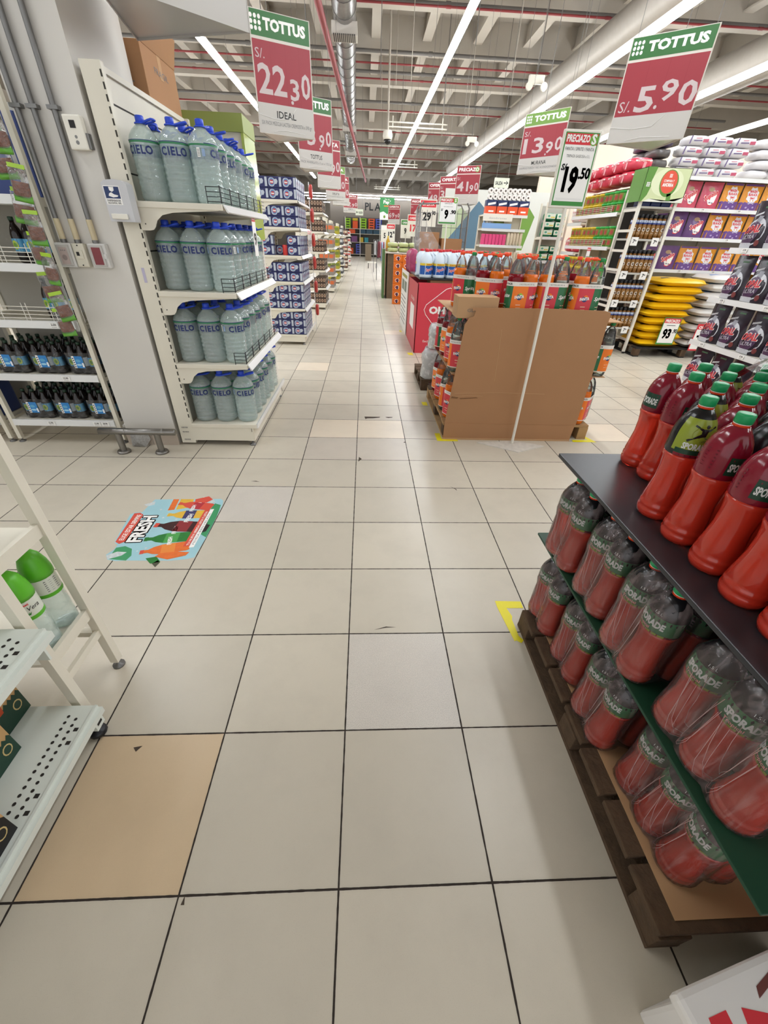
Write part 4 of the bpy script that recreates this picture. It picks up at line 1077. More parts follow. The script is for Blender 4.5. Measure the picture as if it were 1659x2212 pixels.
def tripack(kind):
    t = thing('soda_pack', kind, 'soda pack')
    a = .065
    P = [(-a, -a*.55, ORL, ORC), (a, -a*.55, PETD if kind == 'A' else ORL, GRC if kind == 'A' else ORC), (0, a*1.18, WINE, ORC)]
    if kind == 'B': P = [(-a, -a*.55, WINE, ORC), (a, -a*.55, ORL, ORC), (0, a*1.18, PETD, GRC)]
    for q in P: soda3_parts(t, *q)
    # printed sleeve round all three
    cs = [(p[0], p[1]) for p in P]; n = 60; ring = []
    cen = (sum(c[0] for c in cs)/3, sum(c[1] for c in cs)/3)
    for k in range(n):                         # support outline of the three circles
        th = 2*PI*k/n
        best = max(cs, key=lambda c: c[0]*math.cos(th)+c[1]*math.sin(th))
        ring.append((best[0]+.0652*math.cos(th), best[1]+.0652*math.sin(th)))
    ring.append(ring[0])
    L = [0.]
    for k in range(n): L.append(L[-1]+math.hypot(ring[k+1][0]-ring[k][0], ring[k+1][1]-ring[k][1]))
    per = L[-1]
    def mp(off):
        def f(u, v):
            s = (u+per*.75) % per
            for k in range(n):
                if L[k] <= s <= L[k+1]:
                    q = (s-L[k])/max(1e-9, L[k+1]-L[k]); x = ring[k][0]+(ring[k+1][0]-ring[k][0])*q; y = ring[k][1]+(ring[k+1][1]-ring[k][1])*q
                    d = Vector((x-cen[0], y-cen[1])).normalized(); return (x+d.x*off, y+d.y*off, v)
            return (ring[0][0], ring[0][1], v)
        return f
    s = MB(); w = per/6
    seq = [FOR_, FRD, FGR] if kind == 'A' else [FGR, FOR_, FRD]
    for k in range(6):
        u0 = -1.5*w+k*w
        s.patch(u0, u0+w, .045, .222, mp(0), seq[k % 3], 8)
        uc = u0+w/2
        if seq[k % 3] is FGR:
            s.text('Sprite', uc, .145, .026, mp(.0008), WHITEP, bold=.02, wid=w*.72, shear=.25, rot=.08)
        else:
            s.disc(uc, .152, .026, .022, mp(.0006), FNAV, 12); s.disc(uc+.006, .16, .02, .018, mp(.0008), FOR_ if seq[k % 3] is FRD else FLIM, 10); s.disc(uc, .15, .024, .016, mp(.0010), FNAV, 12)
            s.text('FANTA', uc, .143, .020, mp(.0014), WHITEP, bold=.05, wid=w*.62, rot=.1)
        s.shape([(uc-.022, .095), (uc+.02, .095), (uc+.02, .101), (uc-.022, .101)], mp(.0008), mat('sleeve_fine_print', '#e7b9a0', .5)); s.shape([(uc-.018, .075), (uc+.022, .075), (uc+.022, .08), (uc-.018, .08)], mp(.0008), mat('sleeve_fine_print', '#e7b9a0', .5))
    s.patch(-per/2, per/2-.001, .222, .250, mp(0.0004), SWH, 48); s.patch(-per/2, per/2-.001, .040, .0455, mp(.0004), SWH, 48)
    for u in (-w*1.1, w*1.9): s.text('AHORRA PACK', u, .230, .013, mp(.0012), INK, bold=.03, wid=w*1.05)
    for u in (w*.35, -w*2.2): s.text('3 BOTELLAS DE 3L', u, .231, .010, mp(.0012), INKG, wid=w*1.0)
    s.build('sleeve', t)
    # carry strap joining the necks
    st = MB(); st.tube([(P[0][0], P[0][1], .404), ((P[0][0]+P[1][0])/2, P[0][1]-.0, .409), (P[1][0], P[1][1], .404)], .006, ORC, 6); st.build('carry_strap', t)
    return t
TP = {k: Proto(tripack(k), 'three-bottle soda packs on the cardboard display') for k in 'AB'}
RND.seed(21)
LZ = (.1405, .5905)
sides = (('aisle side', .875, -1.2), ('right side', 2.06, 1.0))
for l, z in enumerate(LZ):
    for nm, x, a in sides:
        for k in range(4):
            kind = 'AB'[(k+l) % 2]
            TP[kind].place((x+RND.uniform(-.004, .004), 3.67+.27*k, z), a+RND.uniform(-.25, .25)+(PI if (k+l) % 3 == 1 else 0), scale=(.95, .95, 1.06), label='three-bottle orange soda pack, %s of display, %s layer, %s from the front' % (nm, ('lower', 'upper')[l], ORD[k]))
for l, z in enumerate((.5835, 1.0335)):
    tag(MB().box(DX0+.02, DY0+.03, 0, 2.16, DY1-.02, .006, CARD2).build('cardboard_sheet', loc=(0, 0, z)), ('cardboard layer sheet between the two soda pack layers', 'pale cardboard sheet under the topmost soda packs')[l], 'cardboard sheet')
    MB
tops = [(1.80, 3.66, 'A', .05), (1.53, 3.70, 'A', -.05), (1.255, 3.66, 'B', .12), (1.08, 3.93, 'B', -.6), (1.36, 3.96, 'A', .5), (1.64, 3.98, 'B', .1), (1.90, 3.95, 'A', 1.6), (.94, 4.20, 'A', -.8), (1.21, 4.24, 'B', .2), (1.49, 4.26, 'A', 2.), (1.77, 4.27, 'B', .7), (1.08, 4.52, 'A', .3), (1.35, 4.55, 'B', 1.1), (1.62, 4.56, 'A', 0.)]
for k, (x, y, kd, a) in enumerate(tops):
    TP[kd].place((x, y, 1.0400), a, scale=(.95, .95, 1.06), label= 'three-bottle orange soda pack on top of the cardboard display, %s' % (
        'front right corner', 'front row beside the sign pole', 'front row behind the small carton', 'second row far left', 'second row left of centre', 'second row right of centre', 'second row far right', 'third row aisle end', 'third row left of centre', 'third row right of centre', 'third row far right', 'back row left', 'back row middle', 'back row right')[k])
carton('small brown carton with black print lying on the soda display', (.905, 3.63, 1.0400), (.33, .20, .155), 0, m=CARD2, text='GLORIA')
# the pole sign before the panel
def pole_sign(label, base, top_pt, w, h, zc, lines, price, plate='#d3cec4', faceY=1):
    t = thing('pole_sign', label, 'price sign', base)
    mb = MB(); mb.tube([(0, 0, .01), (top_pt[0]-base[0], top_pt[1]-base[1], zc-h/2)], .0125, WHITE, 10); mb.build('pole', t)
    mb = MB(); mb.prism([(-.33, .01), (0, -.19), (.29, -.05), (.05, .055)], 0, .008, mat('base_plate_marble', plate, .4, noise=.25, nscale=20), 'z'); mb.build('base_plate', t)
    ox, oy = top_pt[0]-base[0], top_pt[1]-base[1]
    f = MB(); f.box(ox-w/2, oy-.012, zc-h/2, ox+w/2, oy+.012, zc+h/2, WHITE, bev=.006); f.build('frame', t)
    p = MB(); O = (ox, oy-.0126, zc)
    def lv(k): return plane_map((O[0], O[1], O[2]), (1, 0, 0), (0, 0, 1), .0006*k)
    W2, H2 = w/2-.012, h/2-.014
    p.shape([(-W2, -H2), (W2, -H2), (W2, H2), (-W2, H2)], lv(0), GREENP); p.shape([(-W2+.007, -H2+h*.06), (W2-.007, -H2+h*.06), (W2-.007, H2-.006), (-W2+.007, H2-.006)], lv(1), WHITEP)
    p.shape([(-W2+.007, H2-.006-h*.135), (W2-.007, H2-.006-h*.135), (W2-.007, H2-.006), (-W2+.007, H2-.006)], lv(2), REDP)
    p.disc(W2-.03, H2-h*.085, w*.11, w*.12, lv(3), mat('bag_green', '#6fa53a', .5), 14)
    p.text('PRECIAZO', -W2+.012, H2-h*.115, h*.085, lv(4), WHITEP, 'l', bold=.04, wid=w*.62); p.text('S', W2-.03, H2-h*.135, h*.12, lv(4), WHITEP, bold=.04)
    y = H2-h*.22
    for s, hh, m_, wd in lines: p.text(s, 0, y, hh, lv(3), m_, wid=wd); y -= hh*2.0
    p.text('S/', -W2*.70, -h*.0, h*.08, lv(3), INK, bold=.04, shear=.15)
    for q in (-.008, 0, .008): p.text(price[0], -W2*.16+q*w*1.1, -h*.27, h*.32, lv(3), INK, 'c', bold=.035, wid=w*(.38 if len(price[0]) > 1 else .20)); p.text('.'+price[1], W2*.62+q*w*.6, -h*.10, h*.14, lv(3), INK, 'c', bold=.03, wid=w*.30)
    for q in range(2): p.shape([(-W2*.8, -h*.37-q*.006), (W2*.8, -h*.37-q*.006), (W2*.8, -h*.367-q*.006), (-W2*.8, -h*.367-q*.006)], lv(3), mat('pale_grey_print', '#c9c9c7', .5))
    p.build('price_sheet', t)
    return t
pole_sign('tall pole price sign reading 19.50 before the cardboard panel', (1.385, 3.40, 0), (1.385, 3.42), .245, .40, 1.965,
          [('FANTA / SPRITE / FANTA', .017, INK, .19), ('TRIPACK GASEOSA x 3 L', .015, INKG, .155)], ('19', '50'))
# wrapped bundle of bags on a low pallet behind
pallet('wood_pallet', 'dark low pallet under the clear wrapped bundles behind the soda display', .70, 1.5, 4.95, 5.75, .13, m=WOODD, seed=3)
BAGW = film_mat('bundle_film', (.93, .93, .94, 1), 1.3, .15, 1.0, 14); MILKY = mat('bundle_inner', '#dddbe0', .6, noise=.1)
def bundle(label, loc, w, d, h, seed):
    R_ = random.Random(seed); t = thing('wrapped_bundle', label, 'wrapped bundle', loc)
    mb = MB()
    for i in range(3):
        for j in range(2): mb.lathe([(.04, 0), (.05, .01), (.05, h*.75), (.03, h*.9), (.015, h*.94)], 10, MILKY, M=Matrix.Translation((-w/2+w*(i+.5)/3, -d/4+d/2*j, .004)))
    mb.build('bottles', t)
    n, m_ = 22, 9; vs = []
    for q in range(m_):
        z = h*q/(m_-1)
        for k in range(n):
            a = 2*PI*k/n; c, s = math.cos(a), math.sin(a); sc = 1/max(abs(c), abs(s))**.7
            f = (1.06-.35*max(0, q/(m_-1)-.75)*2)*(1+R_.uniform(-.05, .06))
            vs.append((c*sc*w/2*f, s*sc*d/2*f, .002+z*(1+R_.uniform(-.02, .02))))
    fs = [(q*n+k, q*n+(k+1) % n, (q+1)*n+(k+1) % n, (q+1)*n+k) for q in range(m_-1) for k in range(n)]; fs.append(tuple((m_-1)*n+k for k in range(n)))
    MB().add(vs, fs, BAGW, True).build('film', t)
    return t
bundle('lower white film-wrapped bundle on the low pallet by the aisle', (.90, 5.12, .1305), .36, .28, .34, 1)
bundle('upper white film-wrapped bundle stacked on the other by the aisle', (.93, 5.12, .48), .30, .26, .26, 2)
# ================================================================= RIGHT: end rack with header board and amber bottles
t = thing('end_rack', 'white tube end rack with green header board, stocked with amber bottles', 'shelving rack', (4.35, 7.33, 0))
W_, D_ = .54, .42
ER = (.12, .42, .82, 1.23, 1.68, 2.08)
for sx in (-W_/2, W_/2):
    for y in (0, D_):
        p = MB(); p.box(sx-.02, y-.02, .03, sx+.02, y+.02, 2.3, WHITE); p.lathe([(.026, 0), (.026, .01), (.01, .012), (.01, .04)], 8, BLACKM, M=Matrix.Translation((sx, y, 0))); p.build('post', t)
for k in range(8):
    r = MB()
    for sx in (-W_/2, W_/2): r.box(sx-.008, .02, .2+.26*k, sx+.008, D_-.02, .235+.26*k, WHITE)
    r.build('side_rung', t)
for z in ER[1:]:
    s = MB(); s.box(-W_/2+.02, -.005, z-.025, W_/2-.02, D_, z, mat('shelf_grey', '#b9b6ae', .5)); s.build('shelf', t)
MB().box(-W_/2, D_+.02, .1, W_/2, D_+.03, 2.3, mat('rack_back_dark', '#4a4744', .6)).build('back_panel', t)
h = MB(); HX0, HX1, HZ0, HZ1 = -.335, .32, 2.13, 2.52
PALEG = mat('header_pale_green', '#cfd9a8', .4); MIDG = mat('header_green', '#5f8f3c', .4); REDO = mat('header_red', '#e0563f', .4)
h.box(HX0, -.06, HZ0, HX1, -.05, HZ1, PALEG); h.box(HX0, -.06, HZ0, HX0+.008, .30, HZ1, MIDG); h.box(HX1-.008, -.06, HZ0, HX1, .30, HZ1, PALEG); h.box(HX0, -.06, HZ1-.006, HX1, .30, HZ1, PALEG)
mp = lambda k: plane_map((0, -.0605, (HZ0+HZ1)/2), (1, 0, 0), (0, 0, 1), .0006*k)
h.shape([(-.335, -.195), (-.335, .195), (-.20, .195), (-.225, .08), (-.22, -.02), (-.245, -.12), (-.30, -.195)], mp(0), MIDG)
h.disc(.0, .03, .235, .16, mp(.5), mat('header_ring', '#dfe6c0', .4), 30)
h.disc(.03, .02, .135, .155, mp(1), MIDG, 26, .2); h.shape([(.05, -.10), (.11, -.09), (.13, -.175), (.06, -.175)], mp(1), MIDG)
h.disc(.025, .035, .118, .13, mp(2), REDO, 26, .2)
for i in range(3):
    for j in range(3): h.disc(.027+.014*(i-1), .105+.014*(j-1), .0062, .0062, mp(3), WHITEP, 8); h.disc(-.272+.018*(i-1), .0+.018*(j-1), .008, .008, mp(3), WHITEP, 8)
h.text('COMPARA Y', .022, .035, .028, mp(3), WHITEP, bold=.02, wid=.155); h.text('AHORRA', .022, -.015, .038, mp(3), WHITEP, bold=.05, wid=.165)
h.shape([(-.28, -.195), (.32, -.195), (.32, -.13), (.2, -.178), (.0, -.185), (-.2, -.16)], mp(.8), mat('header_white_swoosh', '#e6e8dc', .4))
mp2 = plane_map((HX0-.0006, .12, (HZ0+HZ1)/2), (0, -1, 0), (0, 0, 1), .0004)
h.build('header_board', t)
AMBER = mat('amber_bottle', '#8a5a22', .12, spec=.7, trans=.2); AMLAB = mat('amber_label', '#8f6734', .35); NAVL = mat('neck_blue', '#26397a', .35); NSIL = mat('neck_silver', '#b9c3d4', .3); BCAP = mat('black_cap', '#17171a', .35)
ab = thing('amber_bottle', 'amber', 'cleaner bottle')
MB().lathe([(.030, 0), (.035, .006), (.035, .20), (.032, .235), (.018, .27), (.016, .275)], 12, AMBER).build('bottle', ab)
lb = MB(); lb.lathe([(.0356, .05), (.0356, .17)], 14, AMLAB, cap0=False, cap1=False); mp = cyl_map(.0362); lb.disc(0, .118, .024, .024, mp, WHITEP, 14); lb.disc(0, .118, .018, .018, cyl_map(.0365), mat('label_brown', '#6d5a46', .5), 12); lb.shape([(-.02, .07), (.02, .07), (.02, .078), (-.02, .078)], mp, WHITEP)
lb.lathe([(.0356, .185), (.0358, .205)], 12, NAVL, cap0=False, cap1=False); lb.lathe([(.0358, .205), (.034, .235)], 12, NSIL, cap0=False, cap1=False); lb.text('D', 0, .212, .016, cyl_map(.0362), NAVL, bold=.05, wid=.014)
lb.build('label', ab)
MB().lathe([(.026, .262), (.028, .27), (.028, .305), (.02, .31)], 12, BCAP).build('cap', ab)
AB = Proto(ab, 'amber cleaner bottles on the end rack')
for s, z in enumerate(ER[1:5]):
    for c_ in range(7):
        for r in range(2):
            AB.place((4.35-.216+.072*c_, 7.38+.08*r, z+.0005), RND.uniform(-.3, .3), 'amber bottle with black cap, %s shelf of the end rack, %s row, %s from left' % (('lowest', 'second', 'third', 'fourth')[s], ('front', 'second')[r], ORD[c_]))
for k, z in enumerate(ER[1:5]):
    for q, x in ((0, 4.17), (1, 4.50)):
        mb = MB(); mb.box(-.055, -.001, -.06, .055, .001, .05, PAPER); mb.text('7', -.008, -.025, .045, plane_map((0, -.0014, 0), (1, 0, 0), (0, 0, 1)), INK, bold=.045); mb.text('90', .018, -.005, .018, plane_map((0, -.0014, 0), (1, 0, 0), (0, 0, 1)), INK, bold=.045)
        tag(mb.build('price_tag', loc=(x, 7.318, z-.03)), 'white price tag reading 7.90 on the end rack, %s shelf, %s side' % (('lowest', 'second', 'third', 'fourth')[k], ('left', 'right')[q]), 'price tag')
for k in range(3): tag(MB().box(-.075, -.1, 0, .075, .1, .13, mat('navy_pack', '#1f2c66', .3), bev=.015).build('cleaner_pack', loc=(4.19+.16*k, 7.47, 2.0805)), 'navy cleaner pack on the top shelf of the end rack, %s from left' % ORD[k], 'pack')

# ================================================================= bucket run, facing the aisle (-x)
def run_x(label, x_face, depth, y0, y1, top, zs, rail=RAIL, sign=-1, name='gondola_shelf'):
    """shelving run along y with its goods facing -x"""
    t = thing(name, label, 'shelving unit', (x_face, y0, 0)); L = y1-y0
    b = MB(); b.box(depth-.03, 0, .05, depth, L, top, CREAM); b.build('back_panel', t)
    for y in (0, L/2, L-.04): MB().box(depth-.08, y, .02, depth-.031, y+.04, top, CREAM).build('upright', t)
    for z in zs:
        s = MB(); s.box(0, 0, z-.03, depth-.03, L, z, CREAM); so = s.build('shelf', t)
        r = MB(); r.prism([(0, z-.05), (-.02, z-.048), (-.014, z+.005), (0, z+.005)], .005, L-.005, rail, 'y'); r.build('price_rail', so)
    MB().box(.03, .01, .0, depth-.03, L-.01, zs[0]-.03, CREAM).build('base', t)
    return t
BZ = (.18, .62, 1.10, 1.56, 2.02)
run_x('white shelving run with yellow and green buckets left of the end rack', 4.03, .38, 7.80, 9.50, 2.38, BZ)
def bucket(name, m1, m2, m3):
    t = thing('tub', name, 'tub')
    MB().lathe([(.058, 0), (.062, .004), (.070, .125)], 16, m1).build('tub_body', t)
    MB().lathe([(.0765, .118), (.0775, .122), (.0775, .138), (.070, .142), (.068, .139)], 18, m2).build('lid', t)
    lb = MB()
    def mp(u, v, o=0.): a = PI+u/.068; r = .0635+.0075*(v-.02)/.1+o; return (r*math.cos(a), r*math.sin(a), v)
    lb.patch(-.075, .075, .022, .105, lambda u, v: mp(u, v, .0008), mat('tub_label', '#8f7d3a', .4), 8); lb.disc(.035, .06, .024, .03, lambda u, v: mp(u, v, .0018), mat('tub_red', '#b04a46', .4), 12); lb.disc(-.02, .075, .03, .016, lambda u, v: mp(u, v, .0018), m3, 10); lb.disc(-.03, .045, .02, .02, lambda u, v: mp(u, v, .0018), mat('tub_dark', '#4e4a3a', .4), 10)
    lb.build('label', t)
    return t
BY = Proto(bucket('y', mat('tub_yellow', '#c9ae2e', .35), mat('lid_yellow', '#e2c52f', .35), mat('tub_leaf', '#5f9440', .4)))
BG = Proto(bucket('g', mat('tub_green', '#5aa544', .35), mat('lid_green', '#2fae46', .35), mat('tub_leaf2', '#2d7a3c', .4)))
for s, z in enumerate(BZ[1:]):
    for k in range(10):
        for l in range(2):
            y = 7.90+.163*k; gr = k < (4 if s > 1 else 3)
            (BG if gr else BY).place((4.10+RND.uniform(-.006, .006), y, z+.0005+.1425*l), RND.uniform(-.3, .3), '%s tub, %s shelf of the bucket run, %s layer, %s from the near end' % ('green-lidded' if gr else 'yellow-lidded', ('lowest', 'second', 'third', 'top')[s], ('lower', 'upper')[l], ORD[k]), 'tubs on the bucket run')
for s in (3, 4):
    mb = MB()
    for zz in (.02, .045, .07, .095): mb.tube([(4.006, 7.98, BZ[s]+zz), (4.006, 9.46, BZ[s]+zz)], .003, WHITE, 5)
    mb.tube([(4.006, 7.98, BZ[s]), (4.006, 7.98, BZ[s]+.1), (4.12, 7.98, BZ[s]+.1)], .003, WHITE, 5)
    tag(mb.build('wire_fence'), 'white wire fence before the tubs, %s shelf of bucket run' % ('third', 'top')[s-3], 'shelf fence')
shelf_talker('price card reading 5.90 hanging below the tubs behind the soda packs', (4.0, 8.38, 1.54), .30, .13, '5.90', -PI/2)
# red diaper packs above, shaded ends of the tissue packs
def soft_pack(name, label, cat, loc, size, m, rotz=0., group=None, art=None, seed=1, bump=.012):
    R_ = random.Random(seed); w, d, h = size
    bm = bmesh.new(); bmesh.ops.create_cube(bm, size=1); bmesh.ops.subdivide_edges(bm, edges=bm.edges[:], cuts=3, use_grid_fill=True)
    vs = []
    for v in bm.verts:
        x, y, z = v.co*2
        r = (abs(x)**4+abs(y)**4+abs(z)**4)**.25
        f = 1/max(r, .001); f = .35+.65*f if False else min(1, f*1.0)
        x, y, z = x*f, y*f, z*f
        vs.append((x*w/2+R_.uniform(-1, 1)*bump*.5, y*d/2+R_.uniform(-1, 1)*bump*.3, h/2+z*h/2*(1 if z < 0 else 1)+(R_.uniform(-1, 1)*bump*.3 if z > -.9 else 0)))
    bm.verts.index_update(); fs = [[v.index for v in f.verts] for f in bm.faces]; bm.free()
    zmin = min(v[2] for v in vs); vs = [(a, b, c-zmin) for a, b, c in vs]
    if art is None:
        o = MB().add(vs, fs, m, True).build(name, loc=loc, rotz=rotz); return tag(o, label, cat, group)
    t = thing(name, label, cat, loc, rotz, group)
    MB().add(vs, fs, m, True).build('wrapper', t)
    a = MB(); art(a, w, d, h); a.build('printing', t)
    return t
DIAP = mat('diaper_red', '#d9465a', .3); DIAPW = mat('diaper_pink', '#e7a0a6', .35)
def diaper_art(a, w, d, h):
    for O, U, W_ in (((0, -d/2-.003, 0), (1, 0, 0), w), ((-w/2-.003, 0, 0), (0, -1, 0), d)):
        mp = plane_map(O, U, (0, 0, 1)); a.shape([(-W_*.36, h*.62), (W_*.36, h*.66), (W_*.36, h*.78), (-W_*.36, h*.74)], mp, WHITEP); a.shape([(W_*.0, h*.1), (W_*.12, h*.1), (W_*.14, h*.6), (W_*.02, h*.6)], mp, DIAPW)
        a.text('Huggies', 0, h*.64, h*.12, plane_map(O, U, (0, 0, 1), .0006), REDP, bold=.03, wid=W_*.5)
for r in range(2):
    for k in range(5):
        soft_pack('diaper_pack', 'red diaper pack stacked above the tub shelves, %s layer, %s from the near end' % (('lower', 'upper')[r], ORD[k]), 'diaper pack', (4.22, 8.0+.34*k, 2.385+.162*r), (.36, .32, .16), DIAP, 0, 'diaper packs above the tubs', diaper_art, k+r*7)

# ================================================================= detergent wall facing the camera, tissue packs on top
DX = 4.72
t = thing('gondola_shelf', 'white shelving with purple and pink detergent bags facing the camera', 'shelving unit', (DX, 7.95, 0))
DZ = (1.27, 1.735, 2.125, 2.52)
MB().box(-.0, .5, .05, 4.4, .54, 2.55, CREAM).build('back_panel', t)
for x in (0., 1.25, 2.5, 3.75): MB().box(x, .46, .02, x+.05, .499, 2.55, CREAM).build('upright', t)
for z in DZ:
    s = MB(); s.box(0, 0, z-.03, 4.4, .5, z, CREAM); so = s.build('shelf', t)
    MB().prism([(-.0, z-.045), (-.018, z-.045), (-.012, z+.004), (0, z+.004)], 0, 4.4, RAIL, 'x').build('price_rail', so)
def pouch(mb, w, h, th, m, n=8, zs=8, back=True):
    vs = []; fs = []
    for sgn in (-1, 1):
        b0 = len(vs)
        for j in range(zs+1):
            t_ = j/zs
            for i in range(n+1):
                u = i/n*2-1; vs.append(pouch_pt(u, t_, w, h, th, sgn))
        for j in range(zs):
            for i in range(n):
                q = (b0+j*(n+1)+i, b0+j*(n+1)+i+1, b0+(j+1)*(n+1)+i+1, b0+(j+1)*(n+1)+i); fs.append(q if sgn < 0 else q[::-1])
    mb.add(vs, fs, m, True)
    N = (n+1)*(zs+1)
    mb.add([vs[i] for i in range(n+1)]+[vs[N+i] for i in range(n+1)], [(i, n+1+i, n+2+i, i+1) for i in range(n)], m)
    return mb
def pouch_pt(u, t_, w, h, th, sgn=-1, off=0.):
    b = (max(0, 1-u*u)**.45)*max(.05, (1-t_**1.6*.92))*(.86+.25*math.sin(min(1, t_*1.6)*PI))
    return (u*w/2*(1-.05*t_+.02*math.sin(t_*9)), sgn*(th/2*b+off), h*t_)
def pouch_map(w, h, th, off=.0015):
    return lambda u, v: pouch_pt(max(-1, min(1, u/(w/2))), max(0, min(1, v/h)), w, h, th, -1, off)
PUR = mat('bag_purple', '#67467a', .22, noise=.2, nscale=14); PNK = mat('bag_pink', '#c4566a', .22, noise=.2, nscale=14); ORB = mat('bag_orange', '#dc9432', .25, noise=.25, nscale=12); BLKBAG = mat('bag_black', '#2c2530', .18, noise=.15); LILAC = mat('bag_lilac', '#6c4a8c', .3)
def strips(mb, u0, u1, v0, v1, mp, m): mb.patch(u0, u1, v0, v1, mp, m, 6, 4)
def bag_sap(m):
    w, h, th = .33, .37, .13; t = thing('detergent_bag', 's', 'detergent bag')
    pouch(MB(), w, h, th, m).build('bag', t)
    a = MB(); mp = lambda k: pouch_map(w, h, th, .002+.0012*k)
    pts = [(-.085, .14), (-.03, .05), (.02, .045), (.075, .09), (.115, .26), (.02, .19), (-.05, .15)]
    a.shape(pts, mp(0), REDP); a.shape([(-.068, .135), (-.025, .062), (.018, .056), (.062, .095), (.10, .235), (.02, .175)], mp(1), WHITEP)
    a.disc(-.01, .09, .018, .012, mp(2), mat('ring_grey', '#8d8796', .4), 10); a.disc(.03, .085, .016, .011, mp(2), mat('ring_grey', '#8d8796', .4), 10)
    a.text('Sapolio', .005, .165, .075, mp(3), WHITEP, bold=.05, wid=.235, rot=.50, shear=.2); a.text('Sapolio', .005, .165, .07, mp(4), REDP, bold=.03, wid=.225, rot=.50, shear=.2)
    a.disc(-.02, .27, .05, .03, mp(0), mat('bag_glow', '#a78a6d', .4), 12)
    a.build('printing', t); return t
def bag_mag():
    w, h, th = .33, .37, .13; t = thing('detergent_bag', 'm', 'detergent bag')
    pouch(MB(), w, h, th, ORB).build('bag', t)
    a = MB(); mp = lambda k: pouch_map(w, h, th, .002+.0012*k)
    strips(a, -.16, .16, .003, .10, mp(0), LILAC); strips(a, -.155, .155, .34, .368, mp(0), LILAC)
    for k in range(7): a.disc(-.14+.047*k, .10, .026, .022, mp(0), LILAC, 8)
    pts = []
    for k in range(16):
        an = 2*PI*k/16; r = .095+(.016 if k % 2 else -.006); pts.append((r*.95*math.cos(an), .21+r*1.15*math.sin(an)))
    a.shape(pts, mp(1), mat('bag_white_cloud', '#e3e0e2', .4))
    a.text('MAGIA', 0, .255, .034, mp(2), REDP, bold=.05, wid=.125); a.text('BLANCA', 0, .21, .034, mp(2), REDP, bold=.05, wid=.15); a.text('2en1', 0, .165, .028, mp(2), REDP, bold=.05, wid=.075)
    for x, z in ((-.05, .045), (.06, .05), (.0, .02)): a.disc(x, z, .018, .014, mp(1), mat('bag_flower', '#b9a3cc', .4), 6)
    a.build('printing', t); return t
BS1, BS2, BM = Proto(bag_sap(PNK)), Proto(bag_sap(PUR)), Proto(bag_mag())
for s, (z, nS) in enumerate(((DZ[0], 2), (DZ[1], 3), (DZ[2], 3))):
    for k in range(8):
        x = DX+.20+.345*k+(.0 if s != 1 else -.06); sap = k < nS
        (BM if not sap else (BS1 if s == 2 else BS2)).place((x, 8.06, z+.0005), RND.uniform(-.08, .08), '%s detergent bag, %s shelf of the wall unit, %s from left' % ('orange and violet' if not sap else ('pink' if s == 2 else 'purple'), ('lowest', 'middle', 'top')[s], ORD[k]), 'detergent bags on the wall unit', scale=(1, 1, .94))
    for k in range(4): price_tag('small shelf price tag, %s detergent shelf, %s from left' % (('lowest', 'middle', 'top')[s], ORD[k]), (DX+.15+.62*k, 7.928, z-.02), '8.90', w=.07, h=.04)
TISS = mat('tissue_wrap', '#d9d6d8', .25, noise=.06); TPUR = mat('tissue_purple', '#6b5d83', .35)
def tissue_art(a, w, d, h):
    mp = lambda k: plane_map((0, -d/2-.003, 0), (1, 0, 0), (0, 0, 1), .0008*k)
    a.shape([(-w*.46, h*.1), (-w*.40, h*.1), (-w*.36, h*.88), (-w*.42, h*.88)], mp(0), TPUR)
    a.shape([(w*.12, h*.28), (w*.36, h*.30), (w*.36, h*.62), (w*.12, h*.60)], mp(0), mat('tissue_red', '#b9526a', .4)); a.shape([(-w*.28, h*.35), (w*.08, h*.38), (w*.08, h*.5), (-w*.28, h*.47)], mp(0), TPUR); a.shape([(-w*.2, h*.62), (w*.05, h*.64), (w*.05, h*.7), (-w*.2, h*.68)], mp(0), mat('tissue_red', '#b9526a', .4))
for r in range(4):
    for k in range(3):
        soft_pack('tissue_pack', 'white tissue pack with purple print, %s layer of the left stack, %s from left' % (('lowest', 'second', 'third', 'top')[r], ORD[k]), 'tissue pack', (4.98+.375*k+.02*(r % 2)+.03*r, 8.16, 2.521+.123*r), (.362, .30, .1185), TISS, 0, 'tissue packs on top of the detergent shelving', tissue_art, r*5+k)
    for k in range(3):
        soft_pack('tissue_pack', 'plain white tissue pack in the right-hand stack, %s layer, %s from left' % (('lowest', 'second', 'third', 'top')[r], ORD[k]), 'tissue pack', (6.32+.36*k-.03*r+(.0 if r else -.1), 8.16, 2.521+.123*r), (.35, .34, .1185), TISS, 0, 'tissue packs on top of the detergent shelving', None, r*5+k+40)
TISS_SHADE = mat('tissue_end_shade', '#5b5655', .3, noise=.35, nscale=18)  # shade on the tissue packs' left ends, put into the wrap colour
for r in range(3):
    for k in range(2):
        soft_pack('tissue_end', 'shaded left end of the white tissue stack, %s layer, %s' % (('lowest', 'middle', 'top')[r], ('nearer', 'farther')[k]), 'paper bundle', (4.60, 8.22+.40*k, 2.60+.125*r), (.28, .37, .120), TISS_SHADE if r < 2 else mat('tissue_end_shade_violet', '#4a3f55', .3, noise=.3), 0, 'shaded tissue pack ends', None, r+k*9)
tag(MB().box(-.12, -.4, 0, .16, .45, .079, CREAM).build('shelf_riser', loc=(4.54, 8.40, 2.5205)), 'cream riser board under the shaded tissue pack ends', 'board')
